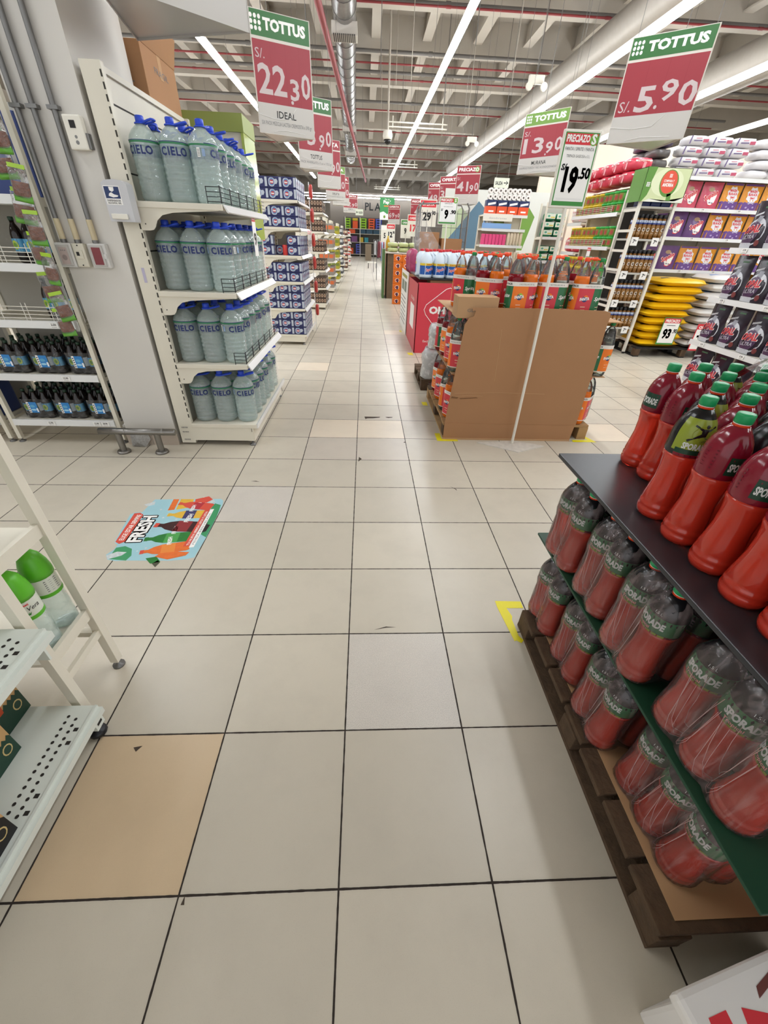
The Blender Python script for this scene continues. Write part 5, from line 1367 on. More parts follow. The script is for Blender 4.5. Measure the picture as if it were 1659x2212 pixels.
# pallets with sacks in front
pallet('plastic_pallet', 'black low pallet under the yellow and white sacks', 4.67, 6.42, 7.08, 7.86, .15, m=mat('pallet_black', '#1c1b1a', .6), seed=9)
def sack(label, loc, size, m, print_m, seed, name='sack', group=None, stripes=True):
    R_ = random.Random(seed); w, d, h = size
    n, q = 14, 10; vs = []; fs = []
    for sgn in (1, -1):
        b0 = len(vs)
        for j in range(q+1):
            for i in range(n+1):
                u, v = i/n*2-1, j/q*2-1
                b = (max(0, 1-u**4)*max(0, 1-v**6))**.30
                vs.append((u*w/2, v*d/2*(1-.02*u*u), h*.5+sgn*h*.5*b*(1+.0*sgn)))
        for j in range(q):
            for i in range(n):
                f = (b0+j*(n+1)+i, b0+j*(n+1)+i+1, b0+(j+1)*(n+1)+i+1, b0+(j+1)*(n+1)+i); fs.append(f if sgn > 0 else f[::-1])
    t = thing(name, label, 'sack', loc, R_.uniform(-.05, .05), group)
    MB().add(vs, fs, m, True).build('sack_body', t)
    if stripes:
        a = MB()
        def mp(u, v):
            uu, vv = u/(w/2), v/(d/2); b = (max(0, 1-uu**4)*max(0, 1-vv**6))**.30; return (u, v, h*.5+h*.5*b+.002)
        def fr(u, v):
            vv = -v; uu = u/(w/2); b = (max(0, 1-uu**4)*max(0, 1-vv**6))**.30; return (u, -vv*d/2-.002, h*.5+.002+h*.5*b*1.0)
        for k in range(11): a.shape([(-.28+.05*k, .972), (-.252+.05*k, .972), (-.252+.05*k, .990), (-.28+.05*k, .990)], fr, mat('sack_orange', '#c98a4a', .5))
        a.shape([(-w*.45, -d*.2), (-w*.3, -d*.3), (-w*.25, -d*.05), (-w*.4, -d*.05)], mp, print_m); a.shape([(w*.0, -d*.3), (w*.1, -d*.3), (w*.12, -d*.2), (w*.02, -d*.2)], mp, print_m); a.disc(w*.2, d*.1, w*.12, d*.14, mp, print_m, 10)
        a.build('printing', t)
    return t
YEL = mat('sack_yellow', '#eab918', .28); SBLK = mat('sack_print', '#2d2620', .4); SWT = mat('sack_white', '#dcd9d6', .3, noise=.05); SBL = mat('sack_blue', '#6f9ccf', .35)
for k in range(9):
    sack('yellow sack in the yellow stack on the black pallet, %s from the bottom' % ORD[k], (5.07+(k % 2)*.02+(0.03*max(0, k-5)), 7.46, .1505+.1145*k), (.72, .66, .1135), YEL, SBLK, k, group='yellow sacks on the black pallet')
    sack('white sack in the white stack beside the yellow one, %s from the bottom' % ORD[k], (5.88+.03*(k % 2)+.012*k, 7.46, .1505+.122*k), (.74, .66, .121), SWT, SBL, k+20, group='white sacks on the black pallet', stripes=k > 5)
def card_sign(label, loc, w, h, top, price, cents, redcol=REDP, frame=GREENP, rotz=0., tiltx=0., name='price_card', ink=INK):
    mb = MB(); mb.box(-w/2, -.003, -h/2, w/2, .003, h/2, frame); mp = lambda k: plane_map((0, -.0034, 0), (1, 0, 0), (0, 0, 1), .0005*k)
    mb.shape([(-w*.46, -h*.44), (w*.46, -h*.44), (w*.46, h*.47), (-w*.46, h*.47)], mp(0), WHITEP); mb.shape([(-w*.46, h*.30), (w*.46, h*.30), (w*.46, h*.47), (-w*.46, h*.47)], mp(1), redcol)
    mb.text(top, 0, h*.33, h*.1, mp(2), WHITEP, bold=.04, wid=w*.8); mb.shape([(-w*.25, h*.2), (w*.25, h*.2), (w*.25, h*.225), (-w*.25, h*.225)], mp(2), INKG)
    for q in (-.01, 0, .01): mb.text(price, -w*.08+q*w, -h*.25, h*.34, mp(2), ink, bold=.04, wid=w*.46); mb.text(cents, w*.33, -h*.06, h*.15, mp(2), ink, bold=.045, wid=w*.24)
    o = mb.build(name, loc=loc); o.rotation_euler = (tiltx, 0, rotz)
    return tag(o, label, 'price card')
card_sign('white price card reading 93.90 before the yellow sacks', (5.13, 7.085, .42), .30, .42, 'PRECIAZO', '93', '.90')
card_sign('red-topped price card reading 75 before the white sacks', (5.72, 7.05, .34), .30, .42, 'OFERTA', '75', '.90', frame=REDP)

# ================================================================= black detergent run at the right edge, facing -x
OZ = (.20, .66, 1.12, 1.59)
run_x('shelving run of dark laundry bags at the right frame edge', 4.0, .5, 2.9, 5.08, 1.7, OZ)
def bag_opal():
    w, h, th = .29, .41, .15; t = thing('detergent_bag', 'o', 'detergent bag')
    pouch(MB(), w, h, th, BLKBAG).build('bag', t)
    a = MB(); mp = lambda k: pouch_map(w, h, th, .002+.0013*k); SV = mat('bag_silver', '#c3c5cc', .3)
    a.disc(.0, .14, .125, .125, mp(0), SV, 20); a.disc(-.02, .135, .098, .10, mp(1), mat('bag_violet_dark', '#4a3250', .3), 20)
    strips(a, -.14, .05, .004, .05, mp(1), SV)
    a.text('OPAL', -.015, .135, .072, mp(2), WHITEP, bold=.05, wid=.205, shear=.2, rot=.10); a.text('OPAL', -.015, .137, .066, mp(3), mat('bag_red', '#c0262f', .35), bold=.04, wid=.192, shear=.2, rot=.10)
    a.text('ULTRA', -.012, .085, .034, mp(3), mat('bag_lettering_grey', '#a9a4b0', .4), bold=.03, wid=.14, shear=.2, rot=.1)
    a.shape([(-.10, .275), (.0, .30), (.0, .318), (-.10, .293)], mp(1), SV); a.shape([(-.04, .225), (.02, .22), (.03, .28), (-.03, .285)], mp(1), mat('bag_grey', '#8f919a', .35)); a.shape([(-.02, .345), (.07, .345), (.07, .36), (-.02, .36)], mp(1), mat('bag_leaf', '#3c6a46', .4))
    a.disc(.10, .05, .02, .028, mp(1), mat('bag_red_dark', '#7a3a3a', .4), 10)
    a.build('printing', t); return t
BO = Proto(bag_opal(), 'dark laundry bags on the right edge run')
for s, z in enumerate(OZ):
    for k in range(7):
        BO.place((4.10, 4.90-.305*k+(.03 if s % 2 else 0), z+.0005), -PI/2+RND.uniform(-.06, .06), 'dark laundry bag with silver ring, %s shelf at right edge, %s from far end' % (('lowest', 'second', 'third', 'top')[s], ORD[k]))
    for k in range(3): price_tag('shelf price tag on the dark laundry run, %s shelf, %s from far end' % (('lowest', 'second', 'third', 'top')[s], ORD[k]), (3.975, 4.85-.6*k, z-.02), '15.90', -PI/2, w=.07, h=.04)
tag(MB().box(-.08, -.06, 0, .08, .06, .24, ORB, bev=.02).build('detergent_box', loc=(4.2, 4.985, 1.12+.0005)), 'orange detergent pack at the far end of the dark laundry run', 'pack')
# ================================================================= RED DISPLAY with bleach jugs
t = thing('promo_stand', 'red cardboard promo stand carrying white bleach jugs on a black board', 'display stand', (.81, 6.95, 0))
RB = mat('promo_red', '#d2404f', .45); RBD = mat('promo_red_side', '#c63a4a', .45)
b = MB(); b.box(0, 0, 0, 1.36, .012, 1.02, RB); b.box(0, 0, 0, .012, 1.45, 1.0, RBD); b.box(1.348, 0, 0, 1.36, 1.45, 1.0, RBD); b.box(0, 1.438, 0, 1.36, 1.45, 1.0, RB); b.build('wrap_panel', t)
mp = plane_map((0, -.0008, 0), (1, 0, 0), (0, 0, 1))
a = MB(); ring = [(.44, .94), (.15, .72), (.12, .65), (.15, .58), (.44, .26), (.50, .24), (.56, .26), (.86, .58), (.89, .65), (.86, .72), (.56, .94), (.50, .96)]
a.tube([(x, -.003, z) for x, z in ring], .005, WHITEP, 5, closed=True)
a.text('OH!', .20, .60, .10, mp, WHITEP, 'l', bold=.05, wid=.3); a.text('Exclusivo con tu tarjeta', .14, .17, .035, mp, WHITEP, 'l', wid=.5)
mp = plane_map((-.0008, 0, 0), (0, -1, 0), (0, 0, 1)); a.shape([(-.95, .30), (-.35, .30), (-.35, .66), (-.95, .66)], mp, WHITEP); a.text('ESCANEA', -.65, .72, .05, plane_map((-.0014, 0, 0), (0, -1, 0), (0, 0, 1)), WHITEP, wid=.5)
a.build('printing', t)
MB().box(.02, .02, 1.058, 1.40, 1.5, 1.078, mat('black_board', '#26262a', .42)).build('top_board', t)
MB().box(.1, .03, .0, 1.3, 1.42, .86, CARD).build('inner_core', t)
for k in range(3): carton('brown carton under the bleach board of the red stand, %s from left' % ORD[k], (1.18+.37*k, 7.2, .861), (.36, .38, .19), m=CARD2)
t = thing('info_board', 'white info panel on the side of the display behind the red stand', 'info panel', (.80, 8.46, 0))
b = MB(); b.box(-.006, 0, .0, .006, 1.5, 1.05, PAPER); b.build('panel', t)
a = MB(); mp = plane_map((-.0066, 0, 0), (0, -1, 0), (0, 0, 1))
a.shape([(-1.35, .93), (-.2, .93), (-.2, .99), (-1.35, .99)], mp, mat('panel_olive', '#9a9442', .5)); a.shape([(-1.3, .7), (-.8, .7), (-.8, .88), (-1.3, .88)], mp, mat('panel_photo', '#6b7a6a', .5)); a.shape([(-.7, .7), (-.25, .7), (-.25, .88), (-.7, .88)], mp, mat('panel_photo', '#6b7a6a', .5))
for k in range(7): a.shape([(-1.35, .58-.075*k), (-.3, .58-.075*k), (-.3, .60-.075*k), (-1.35, .60-.075*k)], mp, INKG)
a.build('printing', t)
BLW = mat('bleach_bottle', '#cfdbe6', .3, sss=0.); BLB = mat('bleach_label_blue', '#1f57a8', .35); BLY = mat('bleach_label_yellow', '#e3c63a', .4); RCAP = mat('red_cap', '#c8232e', .35)
bj = thing('bleach_jug', 'b', 'bleach jug')
b = MB(); b.lathe([(.080, 0), (.092, .006), (.094, .03), (.090, .04), (.090, .19), (.088, .215), (.074, .265), (.050, .312), (.028, .332), (.024, .338)], 16, BLW, sq=.06)
b.tube([(.034, -.03, .318), (.075, -.05, .285), (.083, -.06, .235), (.07, -.062, .20)], .014, BLW, 8); b.build('bottle', bj)
MB().lathe([(.028, .332), (.030, .336), (.030, .360), (.026, .364)], 14, RCAP).build('cap', bj)
def bm_(o):
    def f(u, v): a = -PI/2+u/.09; q = 1+.06*(1/max(abs(math.cos(a)), abs(math.sin(a)))-1); r = (.0905+o)*q; return (r*math.cos(a), r*math.sin(a), v)
    return f
l = MB(); l.patch(-.2, .2, .045, .16, bm_(.0006), BLB, 14); l.patch(-.2, .2, .16, .19, bm_(.0008), BLY, 14); l.text('PROMOCION', 0, .168, .013, bm_(.0016), mat('bleach_red', '#b83a2e', .4), bold=.03, wid=.10)
l.text('Sapolio', 0, .095, .042, bm_(.0012), WHITEP, bold=.05, wid=.12, rot=.2, shear=.2); l.text('Sapolio', 0, .096, .038, bm_(.0018), REDP, bold=.02, wid=.112, rot=.2, shear=.2); l.shape([(-.06, .07), (.06, .085), (.06, .089), (-.06, .075)], bm_(.001), WHITEP)
for k in range(5): l.shape([(-.17, .06+.018*k), (-.10, .06+.018*k), (-.10, .064+.018*k), (-.17, .064+.018*k)], bm_(.001), mat('bleach_fine', '#8fb0dc', .4))
l.build('label', bj)
BJ = Proto(bj, 'white bleach jugs on the red stand')
for r in range(4):
    for c_ in range(7):
        BJ.place((.925+.2*c_+(.1 if r % 2 else 0)-(.02 if r else 0), 7.08+.235*r, 1.0785), [.5, .1, 0, -.1, .05, .2, -.2][c_]+RND.uniform(-.1, .1)+(2.5 if r == 2 else 0), 'white bleach jug with red cap on the red stand, %s row, %s from left' % (('front', 'second', 'third', 'back')[r], ORD[c_]))
pole_sign('pole price sign reading 9.90 above the bleach jugs', (1.44, 8.62, 0), (1.43, 8.62), .32, .385, 1.985, [('SAPOLIO', .02, INK, .13), ('LEJIA TRADICIONAL', .012, INKG, .16)], ('9', '90'))
# pink sachets beside the bleach
for k in range(6):
    soft_pack('refill_pouch', 'pink refill pouch behind the bleach jugs at the aisle edge, %s from the camera' % ORD[k], 'pouch', (.91+.02*(k % 2), 8.86+.17*k, 1.0155), (.16, .15, .40-.03*(k % 3)), mat('pouch_pink', '#a8466a', .3, noise=.5, nscale=16), 0, 'pink refill pouches', None, k)
tag(MB().box(.82, 8.76, 0, 1.9, 9.95, 1.015, CARD).build('cardboard_stack'), 'cardboard-sided stack under the pink pouches', 'carton stack')
# roll cage with cartons
t = thing('roll_cage', 'grey wire roll cage loaded with brown cartons behind the bleach jugs', 'roll cage', (1.62, 9.9+.55, 0))
for x in (-.50, .50):
    for y in (-.32, .32):
        p = MB(); p.tube([(x, y, .12), (x, y, 2.12), (x*.9, y, 2.2), (0, y, 2.22) if y > 0 else (x*.9, y, 2.2)], .016, GALV, 8); p.build('frame_tube', t)
for sx in (-.5, .5):
    m_ = MB()
    for k in range(8): m_.tube([(sx, -.32, .3+.25*k), (sx, .32, .3+.25*k)], .005, GALV, 5)
    for k in range(6): m_.tube([(sx, -.32+.107*(k+1) if k < 5 else .3, .15), (sx, -.32+.107*(k+1) if k < 5 else .3, 2.1)], .005, GALV, 5)
    m_.build('wire_side', t)
m_ = MB()
for k in range(8): m_.tube([(-.5, .32, .3+.25*k), (.5, .32, .3+.25*k)], .005, GALV, 5)
for k in range(8): m_.tube([(-.5+.111*(k+1), .32, .15), (-.5+.111*(k+1), .32, 2.1)], .005, GALV, 5)
m_.build('wire_back', t)
b = MB(); b.box(-.5, -.32, .12, .5, .32, .15, GALV); b.build('deck', t)
for x in (-.42, .42):
    for y in (-.26, .26): MB().lathe([(.02, 0), (.05, .01), (.05, .06), (.02, .07)], 10, BLACKM, M=Matrix.Translation((x, y, 0)) @ Matrix.Rotation(0, 4, 'Y')).build('castor', t)
carton('tall brown carton in the left of the roll cage', (1.36, 10.44, .151), (.40, .5, 1.55), name='cardboard_box')
carton('brown carton with dark diamond print in the right of the roll cage', (1.84, 10.44, .151), (.44, .5, 1.45), name='cardboard_box', text='FRAGIL')
mb = MB(); mb.add([(1.0, 10.08, 2.0), (1.12, 10.07, 2.02), (1.75, 10.06, 1.25), (1.72, 10.05, 1.15), (1.2, 10.06, 1.1), (1.0, 10.08, 1.1), (1.02, 10.05, 1.6), (1.3, 10.02, 1.55)], [(0, 1, 7, 6), (1, 2, 7), (6, 7, 4, 5), (7, 2, 3, 4)], film_mat('cage_film', (.95, .95, .95, 1), .3, .1, 1., 6), True)
tag(mb.build('plastic_film'), 'clear plastic film hanging loose from the roll cage', 'plastic film')

# ================================================================= far right end units: paper rolls, deodorants, green packs, diapers
run = thing('gondola_shelf', 'white end unit with toilet paper on top and pink boxes below', 'shelving unit', (2.75, 11.5, 0))
MB().box(0, .42, .05, 1.05, .45, 2.1, CREAM).build('back_panel', run)
EZ = (.3, .75, 1.12, 1.51, 1.83, 2.10)
for z in EZ:
    s = MB(); s.box(0, 0, z-.03, 1.05, .42, z, CREAM); so = s.build('shelf', run); MB().box(0, -.012, z-.045, 1.05, -.0005, z+.01, RAIL).build('price_rail', so)
for x in (0, 1.03): MB().box(x, .37, 0, x+.02, .419, 2.1, CREAM).build('upright', run)
MB().box(0, .0, 0, 1.05, .4, .26, CREAM).build('base', run)
hd = MB(); hd.box(0, -.02, 1.98, .70, -.013, 2.12, WHITE); hd.text('desodorantes', .35, 2.02, .04, plane_map((0, -.0206, 0), (1, 0, 0), (0, 0, 1)), mat('pale_grey_lettering', '#a5a5a8', .5), wid=.42); hd.box(.0, -.016, 1.84, .70, -.0125, 1.94, mat('sky_strip', '#7fa6d6', .4)); hd.build('header', run)
RW = mat('roll_white', '#e6e2de', .7); RC = mat('roll_core', '#5a5048', .8)
tr = thing('toilet_paper_pack', 't', 'toilet paper')
b = MB(); b.box(-.12, -.10, 0, .12, .10, .27, mat('tp_orange', '#e4572f', .3), bev=.012); b.box(-.121, -.101, .15, .121, .101, .275, mat('tp_navy', '#23335f', .3), bev=.012); b.shape([(-.06, .05), (.06, .05), (.06, .08), (-.06, .08)], plane_map((0, -.1015, 0), (1, 0, 0), (0, 0, 1)), WHITEP); b.shape([(-.09, .17), (.09, .20), (.09, .24), (-.09, .21)], plane_map((0, -.102, 0), (1, 0, 0), (0, 0, 1)), WHITEP); b.build('wrapper', tr)
TPK = Proto(tr, 'orange toilet paper packs on the end unit')
for k in range(4): TPK.place((2.92+.255*k, 11.62, EZ[5]+.0005), 0, 'orange and navy toilet paper pack on the far end unit, %s from left' % ORD[k])
rl = thing('toilet_roll', 'r', 'toilet roll')
MB().lathe([(.052, 0), (.054, .004), (.054, .098), (.052, .1)], 14, RW, M=Matrix.Rotation(PI/2, 4, 'X')).build('roll', rl); MB().lathe([(.02, .0985), (.02, .101)], 10, RC, M=Matrix.Rotation(PI/2, 4, 'X')).build('core', rl)
RL = Proto(rl, 'white toilet rolls above the orange packs')
for r in range(2):
    for k in range(9): RL.place((2.86+.11*k, 11.60, EZ[5]+.277+.054+.109*r), 0, 'white toilet roll on the far end unit, %s row, %s from left' % (('lower', 'upper')[r], ORD[k]))
for k in range(7): tag(MB().box(-.038, -.06, 0, .038, .06, .22, mat('hotpink_box', '#d9487c', .4), bev=.004).build('cosmetic_box', loc=(2.83+.085*k, 11.57, EZ[3]+.0005)), 'bright pink box on the far end unit, %s from left' % ORD[k], 'box', 'pink boxes on the far end unit')
for s, z in ((2, EZ[2]), (4, EZ[4])):
    for k in range(9 if s == 2 else 3): tag(MB().lathe([(.022, 0), (.024, .005), (.024, .15), (.014, .165), (.014, .19)], 8, mat('spray_white', '#d6d3d4', .35) if k % 3 else mat('spray_blue', '#7d9ac4', .35)).build('spray_can', loc=(2.81+.07*k, 11.55, z+.0005)), 'small %s spray can on the far end unit, %s shelf, %s from left' % ('white' if k % 3 else 'blue', ('middle', 'upper')[s == 4], ORD[k]), 'spray can', 'spray cans on the far end unit')
SKW = mat('skewer_bag', '#cdbda4', .4, noise=.25, nscale=30)
for s, z in enumerate((1.12, 1.51)):
    for k in range(5): soft_pack('utensil_bag', 'pale bag of wooden sticks at the right of the far end unit, %s shelf, %s' % (('lower', 'upper')[s], ORD[k]), 'bag', (3.44+.075*k, 11.53, z+.0005), (.07, .05, .27), SKW, 0, 'bags of wooden sticks', None, k)
tag(MB().lathe([(.13, 0), (.13, .42)], 18, mat('tube_olive', '#8c9a4e', .4), M=Matrix.Rotation(PI/2, 4, 'Y')).build('drum', loc=(3.02, 11.4, 1.97)), 'olive green drum-shaped header on the far end unit', 'drum')
bpy.data.objects['drum'].location = (3.05, 11.2, 1.66+.0)
bpy.data.objects['drum'].scale = (.55, .55, .8); bpy.data.objects['drum'].location.z = 1.83+.072
bpy.data.objects['drum'].location.y = 11.60
# green wipes rack
gr = tube_rack('narrow rack of green and white wipe packs behind the pole sign', 3.86, 4.36, 10.5, 10.85, 2.3, (.4, .8, 1.26, 1.70))
def wipes_art(a, w, d, h):
    mp = plane_map((0, -d/2-.003, 0), (1, 0, 0), (0, 0, 1)); mp2 = plane_map((0, -d/2-.0036, 0), (1, 0, 0), (0, 0, 1)); a.shape([(-w*.45, h*.3), (w*.45, h*.3), (w*.45, h*.9), (-w*.45, h*.9)], mp, mat('wipes_pale', '#dfe8d8', .4)); a.shape([(w*.0, h*.4), (w*.4, h*.4), (w*.4, h*.55), (w*.0, h*.55)], mp2, mat('wipes_yellow', '#d3c95a', .4)); a.disc(-w*.2, h*.62, w*.13, h*.14, mp2, mat('wipes_teal', '#5fae94', .4), 10)
for s, (z, n) in enumerate(((.80, 2), (1.26, 2), (1.70, 3))):
    for r in range(n):
        for c_ in range(2): soft_pack('wipes_pack', 'green and white wipes pack, %s shelf of narrow rack, %s layer, %s' % (('lower', 'middle', 'upper')[s], ORD[r], ('left', 'right')[c_]), 'wipes pack', (3.99+.235*c_, 10.64, z+.0005+.142*r), (.22, .24, .14), mat('wipes_green', '#1f7a52', .3), 0, 'wipes packs on the narrow rack', wipes_art, s+r)
# diaper endcap with white and red packs
dg = run_x('shelving run with red and white diaper packs beyond the tubs', 4.35, .4, 9.75, 10.4, 2.2, (.3, .8, 1.12, 1.45, 1.95))
for s, z in enumerate((.8, 1.12, 1.45, 1.95)):
    for k in range(2):
        soft_pack('diaper_pack', '%s diaper pack on the run beyond the tubs, %s shelf, %s' % ('white and red' if s % 2 else 'red', ORD[s], ('nearer', 'farther')[k]), 'diaper pack', (4.5, 9.92+.31*k, z+.0005), (.28, .29, .27), mat('diaper_white', '#dccfcc', .35) if s % 2 else DIAP, 0, 'diaper packs beyond the tubs', diaper_art, s*3+k)
# painted panel wall behind the end units
t = thing('wall_mural', 'pale backdrop panel with blue hill and green leaf shapes behind the far end unit', 'backdrop panel', (2.2, 13.9, 0))
b = MB(); b.box(0, 0, 0, 3.4, .06, 2.75, mat('mural_white', '#d5d6d0', .6)); b.build('panel', t)
a = MB(); mp = plane_map((0, -.003, 0), (1, 0, 0), (0, 0, 1)); a.shape([(0, 1.4), (.3, 1.75), (.7, 2.2), (.95, 2.5), (1.2, 2.3), (1.3, 1.4)], mp, mat('mural_blue', '#5d7d93', .6)); a.shape([(.0, 1.4), (0, 2.1), (.5, 2.35), (.9, 2.0), (.4, 1.5)], plane_map((0, -.002, 0), (1, 0, 0), (0, 0, 1)), mat('mural_leaf', '#b9c9a4', .6)); a.shape([(1.9, 1.4), (1.9, 2.0), (2.4, 2.4), (2.6, 2.2), (2.4, 1.4)], mp, mat('mural_green', '#6d9440', .6)); a.build('printing', t)

# ================================================================= LEFT: gondolas down the aisle
MILKN = mat('milk_navy', '#23295a', .35); MILKW = mat('milk_white', '#b4bbc6', .3); MILKB = mat('milk_blue', '#5b84b4', .35); MILKR = mat('milk_red', '#b3434a', .35)
mk = thing('milk_pack', 'm', 'milk pack')
MB().box(-.10, -.075, 0, .10, .075, .128, MILKN, bev=.008).build('carton', mk)
a = MB(); mp = lambda k: plane_map((0, -.0758, 0), (1, 0, 0), (0, 0, 1), .0006*k)
a.shape(rrect(-.085, .0, .014, .114, .035), mp(0), MILKW); a.shape([(-.005, .04), (.03, .045), (.045, .075), (.03, .10), (-.01, .095)], mp(.5), MILKW); a.disc(-.04, .066, .036, .042, mp(1), MILKB, 14); a.disc(-.04, .066, .028, .026, mp(2), MILKR, 12); a.text('Ideal', -.04, .057, .02, mp(3), WHITEP, bold=.04, wid=.045)
a.shape([(.062, .015), (.095, .015), (.095, .118), (.062, .118)], mp(0), MILKW)
mp = lambda k: plane_map((.1008, 0, 0), (0, 1, 0), (0, 0, 1), .0006*k); a.shape([(-.065, .012), (-.005, .012), (-.005, .118), (-.065, .118)], mp(0), MILKW); a.shape([(.01, .012), (.065, .012), (.065, .118), (.01, .118)], mp(0), MILKW); a.disc(-.035, .07, .022, .03, mp(1), MILKB, 10); a.disc(.038, .07, .02, .02, mp(1), MILKR, 10)
a.build('printing', mk)
MK = Proto(mk, 'milk packs on the navy milk gondola')
MZ = (.16, .555, .94, 1.29, 1.645, 1.97)
gondola('white gondola end packed with navy milk packs', -1.56, -.985, 7.33, 8.62, 2.02, MZ, fence=False)
for s, z in enumerate(MZ):
    nl = 3 if s < 2 else 2
    for l in range(nl):
        for r in range(6):
            for c_ in range(3):
                if r and c_ < 2: continue
                if r and r > 4: continue
                if s == 3 and l == 1 and c_ == 1 and r == 0: continue
                MK.place((-1.489+.2*c_, 7.42+.20*r if c_ == 2 else (7.56 if s == 3 and c_ == 1 else 7.42), z+.0005+(.1285 if nl == 2 else .1160)*l), 0, scale=(1, 1, 1 if nl == 2 else .9), label= 'navy milk pack, %s shelf of milk gondola, layer %s, column %s, row %s' % (ORD[s], ('one', 'two', 'three')[l], ('one', 'two', 'three')[c_], ('one', 'two', 'three', 'four', 'five')[r]))
tag(MB().lathe([(.05, 0), (.052, .004), (.052, .13), (.048, .135)], 14, mat('can_red', '#c0342f', .35)).build('red_can', loc=(-1.22, 7.41, MZ[3]+.0005)), 'red can standing at the front of the milk gondola shelf', 'can')
REDB = mat('red_promo_pack', '#b03a34', .3, noise=.35, nscale=25)
for s, z in enumerate(MZ): soft_pack('promo_pack', 'red promo pack hanging at the far corner of the milk gondola, %s shelf' % ORD[s], 'pack', (-.935, 8.76, z+.10), (.055, .14, .20), REDB, 0, 'red promo packs at the milk gondola corner', None, s)
tag(MB().box(-.004, -.02, 0, .004, .02, 2.3, RAIL).build('clip_strip', loc=(-.97, 8.76, 0)), 'tall clip strip carrying red promo packs at the milk gondola corner', 'clip strip')
for k in range(2): carton('orange-brown carton on top of the milk gondola, %s' % ('left', 'right')[k], (-1.75+.35*k, 8.0, 2.021), (.34, .5, .24), m=mat('carton_orange', '#b98057', .75, noise=.1), text='LECHE')
for k, (x, y) in enumerate(((-.925, 7.9), (-.925, 8.1), (-.925, 8.3))): shelf_talker('narrow white price card on the milk gondola, %s' % ('nearest', 'middle', 'farthest')[k], (x, y, 1.62), .30, .10, '9', PI/2)
# cans
CANB = mat('can_brown', '#5b463a', .3, noise=.5, nscale=30); CANT = mat('can_top', '#bdb5aa', .3, metal=.6)
cn = thing('can_block', 'c', 'can pack')
b = MB()
b.box(-.131, -.07, 0, .131, .07, .112, mat('shrink_brown', '#4a3a32', .25), bev=.01); b.build('wrapper', cn)
b = MB()
for i in range(4):
    b.disc(-.1+.066*i, .06, .027, .04, plane_map((0, -.0705, 0), (1, 0, 0), (0, 0, 1)), mat('can_label', '#a08872', .35), 10); b.disc(-.1+.066*i, .06, .016, .018, plane_map((0, -.071, 0), (1, 0, 0), (0, 0, 1)), mat('can_label2', '#6b4a3a', .35), 8)
b.build('printing', cn)
CN_ = Proto(cn, 'brown can packs on the second gondola')
KZ = (.14, .48, .86, 1.24, 1.64, 2.0)
gondola('white gondola end stacked with brown cans beyond the milk', -1.52, -.98, 11.45, 12.7, 2.2, KZ, fence=False)
for s, z in enumerate(KZ):
    for l in range(2 if s else 2):
        for r in range(3):
            for c_ in range(2):
                if r and not c_: continue
                CN_.place((-1.383+.266*c_, 11.55+.35*r, z+.0005+.113*l), 0, 'brown can pack, %s shelf of second gondola, %s layer, %s, %s row' % (ORD[s], ('lower', 'upper')[l], ('left', 'right')[c_], ('front', 'second', 'third')[r]))
# more gondolas with simple coloured packs
def far_gondola(y, kind, c1, c2, lab, xf=-1.0):
    zs = (.14, .50, .88, 1.26, 1.64)
    gondola('white gondola far down the aisle with %s' % lab, xf-.5, xf, y, y+1.2, 2.15, zs, fence=False)
    for s, z in enumerate(zs):
        for c_ in range(3):
            for r in range(3):
                if r and c_ < 2: continue
                b = MB(); b.box(-.07, -.06, 0, .07, .06, .25, c1, bev=.012); b.shape([(-.06, .1), (.06, .1), (.06, .2), (-.06, .2)], plane_map((0, -.0606, 0), (1, 0, 0), (0, 0, 1)), c2); b.shape([(-.05, .1), (.05, .1), (.05, .2), (-.05, .2)], plane_map((.0706, 0, 0), (0, 1, 0), (0, 0, 1)), c2)
                tag(b.build(kind, loc=(xf-.41+.155*c_, y+.08+.4*r, z+.0005)), '%s on far gondola, %s shelf, %s across, %s row' % (lab.rstrip('s'), ORD[s], ORD[c_], ORD[r]), 'pack', lab+' on the far gondola')
far_gondola(15.3, 'food_pack', mat('pk_grey', '#8d8780', .4), mat('pk_orange', '#d06a3a', .4), 'grey and orange packs')
far_gondola(18.6, 'oil_bottle', mat('pk_oil', '#a59a2f', .3), mat('pk_oil_label', '#6c7a34', .4), 'yellow oil packs')
far_gondola(21.8, 'snack_pack', mat('pk_dark', '#4b4c50', .4), mat('pk_light', '#bdbdbb', .4), 'black and white packs')
far_gondola(26., 'food_pack', mat('pk_brown', '#5c3b33', .4), mat('pk_cream', '#cbb79c', .4), 'brown and cream packs', -.95)
far_gondola(31., 'food_pack', mat('pk_white', '#c9c5c0', .4), mat('pk_red', '#b5473f', .4), 'white and red packs', -.95)
# ================================================================= RIGHT of the far aisle
ORP = mat('pack_orange', '#dd6f1f', .35); ORP2 = mat('pack_orange_dark', '#b0341c', .4)
op = thing('snack_case', 'o', 'snack case')
MB().box(-.115, -.1, 0, .115, .1, .17, ORP, bev=.008).build('carton', op)
a = MB(); mp = lambda k: plane_map((0, -.1008, 0), (1, 0, 0), (0, 0, 1), .0006*k); a.disc(0, .085, .06, .045, mp(0), WHITEP, 12); a.disc(.0, .085, .05, .032, mp(1), ORP2, 12); a.shape([(-.01, .03), (.03, .03), (.03, .12), (-.01, .12)], mp(2), mat('pack_navy', '#2c2c4c', .4))
mp = lambda k: plane_map((-.1158, 0, 0), (0, -1, 0), (0, 0, 1), .0006*k); a.disc(0, .085, .05, .045, mp(0), ORP2, 12); a.build('printing', op)
OP = Proto(op, 'orange snack cases in the far stack')
for l in range(7):
    for c_ in range(3): OP.place((.90+.235*c_, 13.0, .0+.173*l), 0, 'orange snack case in the stack beyond the red stand, %s layer, %s from the aisle' % (ORD[l], ORD[c_]))
